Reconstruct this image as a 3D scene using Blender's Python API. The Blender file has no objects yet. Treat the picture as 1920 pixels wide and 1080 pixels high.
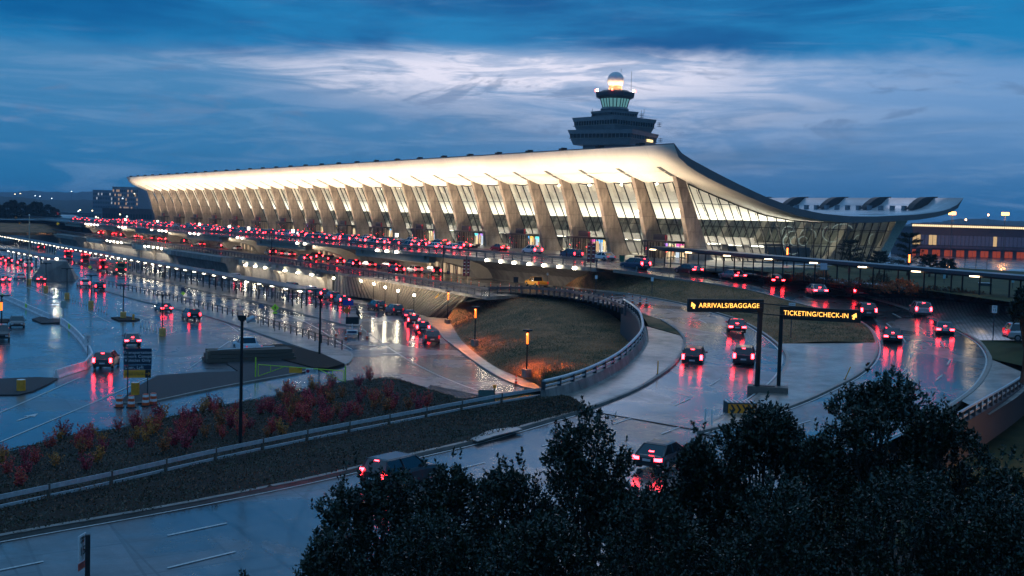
import bpy, bmesh, math, random
import numpy as np
from mathutils import Vector, Matrix
random.seed(7); RNG = np.random.default_rng(11)
scene = bpy.context.scene
COL = scene.collection
pi = math.pi
# ------------------------------------------------------------------ camera
CF, CYAW, CPIT, CROL = 2200.0, -1.02062, -0.05918, 0.02921
CPOS = np.array([163.61552, -137.81803, 6.66925])
def _rot(yaw, p, r):
    cy, sy = math.cos(yaw), math.sin(yaw)
    fwd = np.array([sy*math.cos(p), cy*math.cos(p), math.sin(p)])
    right = np.array([cy, -sy, 0.0]); up = np.cross(right, fwd)
    return np.array([math.cos(r)*right+math.sin(r)*up, -math.sin(r)*right+math.cos(r)*up, fwd])
CR = _rot(CYAW, CPIT, CROL)
def ray(px, py): return CR.T @ np.array([(px-960)/CF, -(py-540)/CF, 1.0])
def G(px, py, z):
    """point of the horizontal plane z seen at a photo pixel"""
    d = ray(px, py); t = (z-CPOS[2])/d[2]; P = CPOS+t*d
    return (float(P[0]), float(P[1]), float(P[2]))
def GX(px, py, X):
    d = ray(px, py); t = (X-CPOS[0])/d[0]; P = CPOS+t*d
    return (float(P[0]), float(P[1]), float(P[2]))
def GD(px, py, D):
    P = CPOS+D*ray(px, py); return (float(P[0]), float(P[1]), float(P[2]))
def depth(P): return float((CR @ (np.array(P)-CPOS))[2])
def PX(P):
    c = CR @ (np.array(P)-CPOS); return 960+CF*c[0]/c[2], 540-CF*c[1]/c[2]
cam = bpy.data.cameras.new("camera"); camo = bpy.data.objects.new("camera", cam); COL.objects.link(camo)
cam.sensor_width = 36.0; cam.lens = CF/1920*36.0; cam.clip_start = 0.5; cam.clip_end = 12000
M = Matrix(((CR[0][0], CR[1][0], -CR[2][0], CPOS[0]), (CR[0][1], CR[1][1], -CR[2][1], CPOS[1]), (CR[0][2], CR[1][2], -CR[2][2], CPOS[2]), (0, 0, 0, 1)))
camo.matrix_world = M; scene.camera = camo
scene.view_settings.view_transform = 'Standard'; scene.view_settings.look = 'None'
scene.view_settings.exposure = 0.12; scene.view_settings.gamma = 1.0
scene.render.engine = 'CYCLES'
cy = scene.cycles
cy.use_denoising = True
try: cy.denoiser = 'OPENIMAGEDENOISE'; cy.denoising_input_passes = 'RGB_ALBEDO_NORMAL'
except Exception: pass
cy.max_bounces = 6; cy.diffuse_bounces = 2; cy.glossy_bounces = 3; cy.transparent_max_bounces = 12; cy.transmission_bounces = 3
cy.sample_clamp_indirect = 4.0; cy.sample_clamp_direct = 0.0; cy.caustics_reflective = False; cy.caustics_refractive = False
cy.use_light_tree = True
try: cy.use_adaptive_sampling = True; cy.adaptive_threshold = 0.02
except Exception: pass
# ------------------------------------------------------------------ materials
MATS = {}
def _nt(name):
    m = bpy.data.materials.new(name); m.use_nodes = True; nt = m.node_tree; nt.nodes.clear()
    out = nt.nodes.new('ShaderNodeOutputMaterial'); return m, nt, out
def N(nt, t, **k):
    n = nt.nodes.new(t)
    for a, v in k.items():
        if a.startswith('_'): n.inputs[a[1:]].default_value = v
        else: setattr(n, a, v)
    return n
def ramp(nt, fac, stops):
    r = nt.nodes.new('ShaderNodeValToRGB'); e = r.color_ramp.elements
    while len(e) > 1: e.remove(e[-1])
    e[0].position = stops[0][0]; e[0].color = (*stops[0][1], 1)
    for p, c in stops[1:]:
        x = e.new(p); x.color = (*c, 1)
    nt.links.new(fac, r.inputs[0]); return r.outputs[0]
def g3(v): return (v, v, v)
def mat(name, col, rough=0.6, var=0.12, scale=3.0, metal=0.0, bump=0.0, bscale=None, rvar=0.0, col2=None, coat=0.0, stretch=None, spec=None, lines=None):
    if name in MATS: return MATS[name]
    m, nt, out = _nt(name); L = nt.links.new
    b = N(nt, 'ShaderNodeBsdfPrincipled'); L(b.outputs[0], out.inputs[0])
    b.inputs['Metallic'].default_value = metal; b.inputs['Roughness'].default_value = rough
    if coat: b.inputs['Coat Weight'].default_value = coat; b.inputs['Coat Roughness'].default_value = 0.08
    if spec is not None: b.inputs['Specular IOR Level'].default_value = spec
    tc = N(nt, 'ShaderNodeTexCoord'); mp = N(nt, 'ShaderNodeMapping')
    L(tc.outputs['Object'], mp.inputs[0])
    if stretch: mp.inputs['Scale'].default_value = stretch
    nz = N(nt, 'ShaderNodeTexNoise', _Scale=scale, _Detail=6.0, _Roughness=0.6); L(mp.outputs[0], nz.inputs['Vector'])
    c2 = col2 if col2 else tuple(max(0, c*(1-var*2)) for c in col)
    c1 = col if col2 else tuple(min(1, c*(1+var)) for c in col)
    L(ramp(nt, nz.outputs[0], [(0.3, c2), (0.7, c1)]), b.inputs['Base Color'])
    if lines:
        src = b.inputs['Base Color'].links[0].from_socket; cur = src; sp = N(nt, 'ShaderNodeSeparateXYZ'); L(tc.outputs['Object'], sp.inputs[0])
        for ax, per, wd, dk in lines:
            md = N(nt, 'ShaderNodeMath', operation='PINGPONG'); L(sp.outputs[ax], md.inputs[0]); md.inputs[1].default_value = per/2
            mm = N(nt, 'ShaderNodeMapRange'); L(md.outputs[0], mm.inputs[0]); mm.inputs[1].default_value = wd*.4; mm.inputs[2].default_value = wd; mm.inputs[3].default_value = dk; mm.inputs[4].default_value = 1.0
            mu = N(nt, 'ShaderNodeMixRGB', blend_type='MULTIPLY'); mu.inputs[0].default_value = 1.0; L(cur, mu.inputs[1]); L(mm.outputs[0], mu.inputs[2]); cur = mu.outputs[0]
        st_ = N(nt, 'ShaderNodeTexNoise', _Scale=1.0, _Detail=6.0, _Roughness=0.7); sm_ = N(nt, 'ShaderNodeMapping'); sm_.inputs['Scale'].default_value = (1.3, 1.3, 0.18); L(tc.outputs['Object'], sm_.inputs[0]); L(sm_.outputs[0], st_.inputs['Vector'])
        mu = N(nt, 'ShaderNodeMixRGB', blend_type='MULTIPLY'); mu.inputs[0].default_value = 0.0 if name == 'roof_white' else 0.8; L(cur, mu.inputs[1]); L(ramp(nt, st_.outputs[0], [(0.32, g3(0.5)), (0.6, g3(1.1))]), mu.inputs[2]); L(mu.outputs[0], b.inputs['Base Color'])
    if rvar:
        nz2 = N(nt, 'ShaderNodeTexNoise', _Scale=scale*0.37, _Detail=4.0); L(mp.outputs[0], nz2.inputs['Vector'])
        mr = N(nt, 'ShaderNodeMapRange'); L(nz2.outputs[0], mr.inputs[0])
        mr.inputs[1].default_value = 0.35; mr.inputs[2].default_value = 0.65
        mr.inputs[3].default_value = max(0.03, rough-rvar); mr.inputs[4].default_value = rough+rvar
        L(mr.outputs[0], b.inputs['Roughness'])
    if bump:
        nb = N(nt, 'ShaderNodeTexNoise', _Scale=(bscale or scale*6), _Detail=4.0); L(mp.outputs[0], nb.inputs['Vector'])
        bp = N(nt, 'ShaderNodeBump', _Strength=bump, _Distance=0.02); L(nb.outputs[0], bp.inputs['Height']); L(bp.outputs[0], b.inputs['Normal'])
    MATS[name] = m; return m
def emis(name, col, strength, base=(0.02, 0.02, 0.02)):
    if name in MATS: return MATS[name]
    m, nt, out = _nt(name); b = N(nt, 'ShaderNodeBsdfPrincipled'); nt.links.new(b.outputs[0], out.inputs[0])
    b.inputs['Base Color'].default_value = (*base, 1); b.inputs['Emission Color'].default_value = (*col, 1)
    b.inputs['Emission Strength'].default_value = strength; b.inputs['Roughness'].default_value = 0.3
    MATS[name] = m; return m
def glass(name, tint=(0.9, 0.95, 0.95), refl=0.12, rough=0.02):
    if name in MATS: return MATS[name]
    m, nt, out = _nt(name); L = nt.links.new
    t = N(nt, 'ShaderNodeBsdfTransparent'); t.inputs[0].default_value = (*tint, 1)
    g = N(nt, 'ShaderNodeBsdfGlossy'); g.inputs[0].default_value = (0.9, 0.95, 1, 1); g.inputs['Roughness'].default_value = rough
    fr = N(nt, 'ShaderNodeFresnel', _IOR=1.5); ad = N(nt, 'ShaderNodeMath', operation='MULTIPLY_ADD')
    L(fr.outputs[0], ad.inputs[0]); ad.inputs[1].default_value = 0.3; ad.inputs[2].default_value = refl*0.3
    mx = N(nt, 'ShaderNodeMixShader'); L(ad.outputs[0], mx.inputs[0]); L(t.outputs[0], mx.inputs[1]); L(g.outputs[0], mx.inputs[2]); L(mx.outputs[0], out.inputs[0])
    MATS[name] = m; return m
def wet(name, col, rough=0.16, joints=0.0, puddle=0.55, tint=None, rmax=0.42, crack=True, sc=1.0, brick=None):
    """wet paving: dark film of water with drier patches, joints and tar seams"""
    if name in MATS: return MATS[name]
    m, nt, out = _nt(name); L = nt.links.new
    b = N(nt, 'ShaderNodeBsdfPrincipled'); L(b.outputs[0], out.inputs[0])
    tc = N(nt, 'ShaderNodeTexCoord'); P = tc.outputs['Object']
    n1 = N(nt, 'ShaderNodeTexNoise', _Scale=0.09*sc, _Detail=7.0, _Roughness=0.62, _Distortion=0.8); L(P, n1.inputs['Vector'])
    n2 = N(nt, 'ShaderNodeTexNoise', _Scale=9.0, _Detail=5.0, _Roughness=0.7); L(P, n2.inputs['Vector'])
    n3 = N(nt, 'ShaderNodeTexNoise', _Scale=0.6*sc, _Detail=5.0, _Roughness=0.6); L(P, n3.inputs['Vector'])
    dark = tuple(c*0.45 for c in col); lite = tuple(min(1, c*1.5) for c in col)
    base = ramp(nt, n3.outputs[0], [(0.3, dark), (0.5, col), (0.72, lite)])
    mixf = N(nt, 'ShaderNodeMixRGB', blend_type='MULTIPLY'); mixf.inputs[0].default_value = 0.5
    L(base, mixf.inputs[1]); L(ramp(nt, n2.outputs[0], [(0.3, g3(0.55)), (0.7, g3(1.3))]), mixf.inputs[2])
    col_out = mixf.outputs[0]
    if crack:
        vo = N(nt, 'ShaderNodeTexVoronoi', feature='DISTANCE_TO_EDGE', _Scale=0.085*sc)
        ds = N(nt, 'ShaderNodeMixRGB', blend_type='ADD'); ds.inputs[0].default_value = 0.9
        L(P, ds.inputs[1]); L(n3.outputs['Color'], ds.inputs[2]); L(ds.outputs[0], vo.inputs['Vector'])
        ck = ramp(nt, vo.outputs[0], [(0.0, g3(0.2)), (0.008, g3(0.3)), (0.016, g3(1.0))])
        m2 = N(nt, 'ShaderNodeMixRGB', blend_type='MULTIPLY'); m2.inputs[0].default_value = 0.85
        L(col_out, m2.inputs[1]); L(ck, m2.inputs[2]); col_out = m2.outputs[0]
        pt = N(nt, 'ShaderNodeTexBrick'); pt.offset = 0.37; pm = N(nt, 'ShaderNodeMapping'); pm.inputs['Rotation'].default_value = (0, 0, 0.06); L(P, pm.inputs[0]); L(pm.outputs[0], pt.inputs['Vector'])
        pt.inputs['Scale'].default_value = 0.055; pt.inputs['Mortar Size'].default_value = 0.004; pt.inputs['Row Height'].default_value = 0.21; pt.inputs['Brick Width'].default_value = 1.1
        pt.inputs['Color1'].default_value = (1.25, 1.25, 1.25, 1); pt.inputs['Color2'].default_value = (0.55, 0.55, 0.57, 1); pt.inputs['Mortar'].default_value = (0.22, 0.22, 0.24, 1)
        m4 = N(nt, 'ShaderNodeMixRGB', blend_type='MULTIPLY'); m4.inputs[0].default_value = 0.8; L(col_out, m4.inputs[1]); L(pt.outputs[0], m4.inputs[2]); col_out = m4.outputs[0]
        wv = N(nt, 'ShaderNodeTexNoise', _Scale=1.0, _Detail=5.0, _Roughness=0.65); wm = N(nt, 'ShaderNodeMapping'); wm.inputs['Scale'].default_value = (0.05, 0.9, 1); wm.inputs['Rotation'].default_value = (0, 0, 0.05); L(P, wm.inputs[0]); L(wm.outputs[0], wv.inputs['Vector'])
        m5 = N(nt, 'ShaderNodeMixRGB', blend_type='MULTIPLY'); m5.inputs[0].default_value = 0.7; L(col_out, m5.inputs[1]); L(ramp(nt, wv.outputs[0], [(0.35, g3(0.5)), (0.65, g3(1.35))]), m5.inputs[2]); col_out = m5.outputs[0]
    if joints or brick:
        br = N(nt, 'ShaderNodeTexBrick'); br.offset = 0.0 if joints else 0.5
        mp = N(nt, 'ShaderNodeMapping'); L(P, mp.inputs[0])
        if joints: mp.inputs['Rotation'].default_value = (0, 0, 0.0)
        else: mp.inputs['Rotation'].default_value = (0, 0, 0.78)
        L(mp.outputs[0], br.inputs['Vector'])
        s = 1.0/(joints or brick)
        br.inputs['Scale'].default_value = s; br.inputs['Mortar Size'].default_value = 0.012 if joints else 0.09
        br.inputs['Brick Width'].default_value = 1.0; br.inputs['Row Height'].default_value = 1.0 if joints else 0.5
        br.inputs['Color1'].default_value = (1, 1, 1, 1); br.inputs['Color2'].default_value = (0.86, 0.86, 0.86, 1); br.inputs['Mortar'].default_value = (0.25, 0.25, 0.25, 1)
        m3 = N(nt, 'ShaderNodeMixRGB', blend_type='MULTIPLY'); m3.inputs[0].default_value = 1.0
        L(col_out, m3.inputs[1]); L(br.outputs[0], m3.inputs[2]); col_out = m3.outputs[0]
    L(col_out, b.inputs['Base Color'])
    mr = N(nt, 'ShaderNodeMapRange'); L(n1.outputs[0], mr.inputs[0])
    mr.inputs[1].default_value = puddle-0.08; mr.inputs[2].default_value = puddle+0.07
    mr.inputs[3].default_value = rough; mr.inputs[4].default_value = rmax
    mr2 = N(nt, 'ShaderNodeMath', operation='MULTIPLY_ADD'); L(wv.outputs[0] if crack else n3.outputs[0], mr2.inputs[0]); mr2.inputs[1].default_value = 0.18; L(mr.outputs[0], mr2.inputs[2])
    L(mr2.outputs[0], b.inputs['Roughness'])
    b.inputs['Specular IOR Level'].default_value = 0.95
    b.inputs['Coat Weight'].default_value = 0.6; b.inputs['Coat Roughness'].default_value = 0.2; b.inputs['Coat IOR'].default_value = 1.5
    bp = N(nt, 'ShaderNodeBump', _Strength=0.22, _Distance=0.03)
    ms = N(nt, 'ShaderNodeMath', operation='MULTIPLY'); L(n2.outputs[0], ms.inputs[0]); L(mr.outputs[0], ms.inputs[1]); L(ms.outputs[0], bp.inputs['Height'])
    bp2 = N(nt, 'ShaderNodeBump', _Strength=0.25, _Distance=0.12); L(n3.outputs[0], bp2.inputs['Height']); L(bp.outputs[0], bp2.inputs['Normal'])
    L(bp2.outputs[0], b.inputs['Normal'])
    MATS[name] = m; return m
# ------------------------------------------------------------------ mesh builder
class MB:
    def __init__(s): s.v = []; s.f = []; s.mi = []; s.m = 0
    def q(s, *pts):
        i = len(s.v); s.v += [tuple(p) for p in pts]; s.f.append(tuple(range(i, i+len(pts)))); s.mi.append(s.m); return s
    def box(s, c, d, rz=0.0, rx=0.0, ry=0.0):
        R = Matrix.Rotation(rz, 3, 'Z') @ Matrix.Rotation(ry, 3, 'Y') @ Matrix.Rotation(rx, 3, 'X')
        P = [tuple(Vector(c)+R @ Vector((x*d[0]/2, y*d[1]/2, z*d[2]/2))) for z in (-1, 1) for x, y in ((-1, -1), (1, -1), (1, 1), (-1, 1))]
        i = len(s.v); s.v += P
        for f in ((3, 2, 1, 0), (4, 5, 6, 7), (0, 1, 5, 4), (1, 2, 6, 5), (2, 3, 7, 6), (3, 0, 4, 7)):
            s.f.append(tuple(i+k for k in f)); s.mi.append(s.m)
        return s
    def rings(s, rings, cap=True, closed=True):
        i = len(s.v); n = len(rings[0])
        for r in rings: s.v += [tuple(p) for p in r]
        for a in range(len(rings)-1):
            for b in range(n if closed else n-1):
                c = (b+1) % n
                s.f.append((i+a*n+b, i+a*n+c, i+(a+1)*n+c, i+(a+1)*n+b)); s.mi.append(s.m)
        if cap:
            s.f.append(tuple(i+k for k in range(n))[::-1]); s.mi.append(s.m)
            j = i+(len(rings)-1)*n; s.f.append(tuple(j+k for k in range(n))); s.mi.append(s.m)
        return s
    def tube(s, path, r, n=6, r2=None):
        P = [Vector(p) for p in path]; rr = []
        for k, p in enumerate(P):
            t = (P[min(k+1, len(P)-1)]-P[max(k-1, 0)]).normalized()
            a = t.cross(Vector((0, 0, 1)));
            if a.length < 1e-3: a = t.cross(Vector((1, 0, 0)))
            a.normalize(); b = t.cross(a); R = r if r2 is None else r+(r2-r)*k/(len(P)-1)
            rr.append([p+a*math.cos(2*pi*j/n)*R+b*math.sin(2*pi*j/n)*R for j in range(n)])
        return s.rings(rr)
    def cyl(s, c, r, h, n=12, r2=None):
        r2 = r if r2 is None else r2
        return s.rings([[(c[0]+R*math.cos(2*pi*j/n), c[1]+R*math.sin(2*pi*j/n), z) for j in range(n)] for R, z in ((r, c[2]), (r2, c[2]+h))])
    def lathe(s, c, prof, n=16):
        return s.rings([[(c[0]+R*math.cos(2*pi*j/n), c[1]+R*math.sin(2*pi*j/n), c[2]+z) for j in range(n)] for R, z in prof])
    def prism(s, poly, z0, z1):
        return s.rings([[(x, y, z0) for x, y in poly], [(x, y, z1) for x, y in poly]])
    def ext(s, poly, axis_vec):
        return s.rings([[tuple(p) for p in poly], [tuple(Vector(p)+Vector(axis_vec)) for p in poly]])
    def build(s, name, mats, parent=None, smooth=False, origin=None, bevel=0.0):
        if not isinstance(mats, (list, tuple)): mats = [mats]
        o0 = Vector(origin) if origin is not None else (parent_world(parent) if parent else Vector((0, 0, 0)))
        me = bpy.data.meshes.new(name)
        me.from_pydata([tuple(Vector(v)-o0) for v in s.v], [], s.f)
        for m in mats: me.materials.append(m)
        me.polygons.foreach_set('material_index', s.mi)
        if smooth: me.polygons.foreach_set('use_smooth', [True]*len(s.f))
        me.update()
        bm = bmesh.new(); bm.from_mesh(me); bmesh.ops.recalc_face_normals(bm, faces=bm.faces); bm.to_mesh(me); bm.free()
        o = bpy.data.objects.new(name, me); COL.objects.link(o)
        if parent: o.parent = parent
        else: o.location = o0
        if bevel:
            bv = o.modifiers.new('bevel', 'BEVEL'); bv.width = bevel; bv.segments = 2; bv.limit_method = 'ANGLE'
        return o
def parent_world(o):
    w = Vector((0, 0, 0))
    while o is not None: w = w+o.location; o = o.parent
    return w
def tag(o, label=None, cat=None, group=None, kind=None):
    if label: o['label'] = label
    if cat: o['category'] = cat
    if group: o['group'] = group
    if kind: o['kind'] = kind
    return o
def thing(name, label, cat, loc=(0, 0, 0), group=None, rz=0.0):
    o = bpy.data.objects.new(name, None); COL.objects.link(o); o.location = loc; o.rotation_euler = (0, 0, rz)
    o.empty_display_size = 0.3
    return tag(o, label, cat, group)
def copytree(o, parent=None, loc=None, rz=None):
    c = o.copy(); COL.objects.link(c)
    if parent is not None: c.parent = parent
    if loc is not None: c.location = loc
    if rz is not None: c.rotation_euler = (0, 0, rz)
    for ch in o.children: copytree(ch, c)
    return c
def resamp(pts, n):
    P = np.array(pts, float); d = np.r_[0, np.cumsum(np.linalg.norm(np.diff(P, axis=0), axis=1))]
    t = np.linspace(0, d[-1], n); return np.stack([np.interp(t, d, P[:, k]) for k in range(P.shape[1])], 1)
def smoothl(pts, it=2):
    P = np.array(pts, float)
    for _ in range(it):
        Q = [P[0]]
        for a, b in zip(P[:-1], P[1:]): Q += [a*0.75+b*0.25, a*0.25+b*0.75]
        Q.append(P[-1]); P = np.array(Q)
    return P
def W(pts, dz=0.0): return [G(x, y, z+dz) if z is not None else None for x, y, z in pts]
def loft(name, A, B, m, n=40, rows=6, bulge=0.0, noise=0.0, skirt=0.0, kind='structure', parent=None, smooth=True, dz=0.0, sm=True):
    """sheet between two edge lines given as world points"""
    if sm: A = smoothl(A); B = smoothl(B)
    a = resamp(A, n); b = resamp(B, n); mb = MB()
    g = np.zeros((rows+1, n, 3))
    for r in range(rows+1):
        t = r/rows; g[r] = a*(1-t)+b*t; g[r, :, 2] += bulge*math.sin(pi*t)+dz
        if noise and 0 < r < rows: g[r, :, 2] += noise*RNG.standard_normal(n)
    mb.v = [tuple(p) for p in g.reshape(-1, 3)]
    for r in range(rows):
        for c in range(n-1):
            mb.f.append((r*n+c, r*n+c+1, (r+1)*n+c+1, (r+1)*n+c)); mb.mi.append(0)
    if skirt:
        loop = [g[0, k] for k in range(n)]+[g[r, n-1] for r in range(1, rows+1)]+[g[rows, k] for k in range(n-2, -1, -1)]+[g[r, 0] for r in range(rows-1, -1, -1)]
        for p, q2 in zip(loop[:-1], loop[1:]):
            mb.q(p, q2, (q2[0], q2[1], min(q2[2], skirt)), (p[0], p[1], min(p[2], skirt)))
    o = mb.build(name, m, parent, smooth=False)
    if smooth: o.data.polygons.foreach_set('use_smooth', [k < rows*(n-1) for k in range(len(o.data.polygons))])
    if kind: tag(o, kind=kind)
    return o
def flat(name, pts, m, thick=0.0, kind='structure', sm=0, kerb=None):
    """flat polygon from world points, optionally a raised slab"""
    P = [tuple(p) for p in (smoothl(list(pts)+[pts[0]], sm)[:-1] if sm else pts)]
    mb = MB()
    if thick: mb.rings([[(x, y, z) for x, y, z in P], [(x, y, z+thick) for x, y, z in P]])
    else: mb.q(*P)
    o = mb.build(name, m)
    bm = bmesh.new(); bm.from_mesh(o.data); bmesh.ops.triangulate(bm, faces=[f for f in bm.faces if len(f.verts) > 4]); bmesh.ops.recalc_face_normals(bm, faces=bm.faces)
    if not thick:
        for f in bm.faces:
            if f.normal.z < 0: f.normal_flip()
    bm.to_mesh(o.data); bm.free()
    if kind: tag(o, kind=kind)
    return o
def strip(mb, pts, w, dz=0.0):
    P = np.array(pts, float)
    for k in range(len(P)-1):
        a, b = P[k], P[k+1]; d = b-a; n = np.array([-d[1], d[0], 0]); n = n/(np.linalg.norm(n)+1e-9)*w/2
        u = np.array([0, 0, dz]); mb.q(a-n+u, b-n+u, b+n+u, a+n+u)
# ------------------------------------------------------------------ colours
m_asph = wet('wet_asphalt', (0.055, 0.062, 0.07), rough=0.07, rmax=0.3)
m_asph2 = wet('wet_asphalt_patched', (0.062, 0.062, 0.064), rough=0.10, rmax=0.38, puddle=0.5)
m_road = wet('wet_concrete_road', (0.075, 0.076, 0.08), rough=0.09, rmax=0.42, joints=5.0)
m_walk = wet('damp_sidewalk', (0.3, 0.245, 0.2), rough=0.3, rmax=0.55, joints=1.6, crack=False)
m_deck = wet('deck_paving', (0.14, 0.13, 0.12), rough=0.16, rmax=0.42, joints=6.0)
m_paver = wet('diagonal_pavers', (0.22, 0.21, 0.2), rough=0.25, rmax=0.45, crack=False, brick=0.75)
m_grass = mat('autumn_grass', (0.46, 0.2, 0.09), 0.9, scale=0.3, col2=(0.05, 0.055, 0.02), bump=1.0, bscale=9, spec=0.2)
m_grass_d = mat('dark_grass', (0.08, 0.08, 0.03), 0.9, scale=0.3, col2=(0.03, 0.042, 0.016), bump=1.0, bscale=8, spec=0.2)
m_soil = mat('dark_soil', (0.035, 0.025, 0.018), 0.95, scale=1.0, bump=1.0, bscale=12, spec=0.2)
m_mulch = mat('dark_mulch', (0.035, 0.022, 0.015), 0.9, scale=8, bump=1.0, bscale=30, spec=0.2)
m_gravel = mat('dark_gravel', (0.035, 0.035, 0.038), 0.85, scale=14, bump=1.0, bscale=40)
m_kerb = mat('kerb_concrete', (0.25, 0.21, 0.18), 0.45, scale=1.2, bump=0.2)
m_conc = mat('concrete', (0.3, 0.28, 0.25), 0.6, var=0.15, scale=0.7, bump=0.3, bscale=8)
m_concd = mat('weathered_concrete', (0.24, 0.22, 0.2), 0.6, var=0.25, scale=0.5, bump=0.4, bscale=6, lines=[(0, 3.2, .04, .5)])
m_concs = mat('streaked_concrete', (0.24, 0.22, 0.2), 0.6, scale=0.8, col2=(0.1, 0.09, 0.09), stretch=(1, 1, 0.12), bump=0.3)
m_col = mat('column_concrete', (0.52, 0.42, 0.34), 0.65, scale=0.5, col2=(0.17, 0.135, 0.11), stretch=(1, 1, 0.6), bump=0.3, bscale=7, lines=[(2, 2.6, .05, .55)])
m_roofw = mat('roof_white', (0.78, 0.75, 0.7), 0.55, var=0.07, scale=0.12, lines=[(0, 12.192, .06, .8), (1, 3.05, .03, .88)])
m_rooftop = mat('roof_membrane', (0.5, 0.54, 0.58), 0.35, var=0.15, scale=0.12, rvar=0.15)
m_fascia = mat('roof_fascia', (0.15, 0.14, 0.15), 0.6, var=0.05, scale=0.4)
m_frame = mat('dark_frame', (0.02, 0.02, 0.02), 0.4, metal=0.5)
m_dark = mat('black_metal', (0.012, 0.012, 0.013), 0.45, metal=0.3)
m_steel = mat('galvanised_steel', (0.55, 0.58, 0.6), 0.4, metal=0.35, scale=5, rvar=0.1)
m_steeld = mat('dark_steel', (0.08, 0.085, 0.09), 0.4, metal=0.7, scale=5)
m_white = mat('white_paint', (0.78, 0.78, 0.76), 0.5, var=0.06, scale=4)
m_mark = mat('road_marking', (0.6, 0.6, 0.58), 0.45, var=0.25, scale=9)
m_yel = mat('yellow_paint', (1.0, 0.35, 0.02), 0.5, var=0.15, scale=4)
m_lime = mat('lime_paint', (0.5, 0.75, 0.04), 0.5)
m_orange = mat('orange_plastic', (0.75, 0.1, 0.02), 0.45)
m_reflw = mat('white_band', (0.85, 0.85, 0.85), 0.35)
m_glass = glass('window_glass', (0.93, 0.96, 0.94), 0.1)
m_rubber = mat('rubber', (0.015, 0.015, 0.015), 0.8)
m_wood = mat('old_timber', (0.1, 0.075, 0.055), 0.7, scale=5, stretch=(0.3, 3, 3), bump=0.4)
m_signy = mat('sign_yellow', (0.8, 0.42, 0.02), 0.4)
m_signw = mat('sign_white', (0.75, 0.77, 0.78), 0.4, var=0.03)
m_ink = mat('sign_ink', (0.012, 0.012, 0.014), 0.5)
m_blue = mat('sign_blue', (0.02, 0.04, 0.1), 0.4)
m_lamp = emis('lamp_white', (1.0, 0.9, 0.72), 35.0)
m_lampS = emis('lamp_flood', (1.0, 0.88, 0.66), 60.0)
m_orl = emis('lamp_sodium', (1.0, 0.13, 0.012), 3.2)
# ------------------------------------------------------------------ sky
world = bpy.data.worlds.new("World"); scene.world = world; world.use_nodes = True
nt = world.node_tree; nt.nodes.clear(); L = nt.links.new
wo = nt.nodes.new('ShaderNodeOutputWorld'); bg = nt.nodes.new('ShaderNodeBackground'); L(bg.outputs[0], wo.inputs[0])
tc = nt.nodes.new('ShaderNodeTexCoord'); vr = nt.nodes.new('ShaderNodeVectorRotate'); vr.rotation_type = 'Z_AXIS'
vr.inputs['Angle'].default_value = -math.radians(58.5); L(tc.outputs['Generated'], vr.inputs['Vector'])
sx = nt.nodes.new('ShaderNodeSeparateXYZ'); L(vr.outputs[0], sx.inputs[0])
def MA(op, a, b=None, c=None, clamp=False):
    n = nt.nodes.new('ShaderNodeMath'); n.operation = op; n.use_clamp = clamp
    for k, v in enumerate((a, b, c)):
        if v is None: continue
        if isinstance(v, (int, float)): n.inputs[k].default_value = v
        else: L(v, n.inputs[k])
    return n.outputs[0]
az = MA('ARCTAN2', sx.outputs[0], sx.outputs[1]); el = MA('ARCSINE', sx.outputs[2])
def noise(su, sv, off=0.0, detail=7.0, rough=0.6, dist=0.0):
    cb = nt.nodes.new('ShaderNodeCombineXYZ'); L(MA('MULTIPLY', az, su), cb.inputs[0]); L(MA('MULTIPLY', el, sv), cb.inputs[1]); cb.inputs[2].default_value = off
    nz = nt.nodes.new('ShaderNodeTexNoise'); nz.inputs['Scale'].default_value = 1.0; nz.inputs['Detail'].default_value = detail
    nz.inputs['Roughness'].default_value = rough; nz.inputs['Distortion'].default_value = dist; L(cb.outputs[0], nz.inputs['Vector']); return nz.outputs[0]
def gauss(x, c, w):
    d = MA('DIVIDE', MA('SUBTRACT', x, c), w); return MA('EXPONENT', MA('MULTIPLY', MA('MULTIPLY', d, d), -1.0))
def sstep(x, a, b):
    mr = nt.nodes.new('ShaderNodeMapRange'); mr.interpolation_type = 'SMOOTHSTEP'; L(x, mr.inputs[0]) if not isinstance(x, float) else None
    mr.inputs[1].default_value = a; mr.inputs[2].default_value = b; return mr.outputs[0]
def mixc(f, a, b):
    n = nt.nodes.new('ShaderNodeMixRGB')
    for k, v in ((0, f), (1, a), (2, b)):
        if isinstance(v, tuple): n.inputs[k].default_value = (*v, 1)
        elif isinstance(v, float): n.inputs[k].default_value = v
        else: L(v, n.inputs[k])
    return n.outputs[0]
nA = noise(3.0, 16.0, 1.3, 8, 0.62, 0.6); nB = noise(7.0, 60.0, 5.1, 8, 0.65, 0.8); nC = noise(1.6, 7.0, 9.0, 5, 0.5, 0.3)
# clear dusk gradient, bluer to the left
left = mixc(sstep(el, 0.0, 0.12), (0.006, 0.15, 0.36), (0.05, 0.215, 0.44))
right = mixc(sstep(el, 0.0, 0.12), (0.004, 0.125, 0.33), (0.14, 0.3, 0.56))
base = mixc(sstep(MA('ADD', az, MA('MULTIPLY', MA('SUBTRACT', nC, 0.5), 0.5)), -0.3, 0.32), left, right)
# broken streaks
e2 = MA('ADD', el, MA('MULTIPLY', MA('SUBTRACT', nA, 0.5), 0.045))
st = sstep(nB, 0.46, 0.66)
base = mixc(MA('MULTIPLY', st, 0.34), base, (0.2, 0.34, 0.56))
st2 = sstep(nA, 0.5, 0.68)
base = mixc(MA('MULTIPLY', MA('MULTIPLY', st2, 0.75), sstep(el, 0.16, 0.02)), base, (0.015, 0.125, 0.29))
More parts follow.
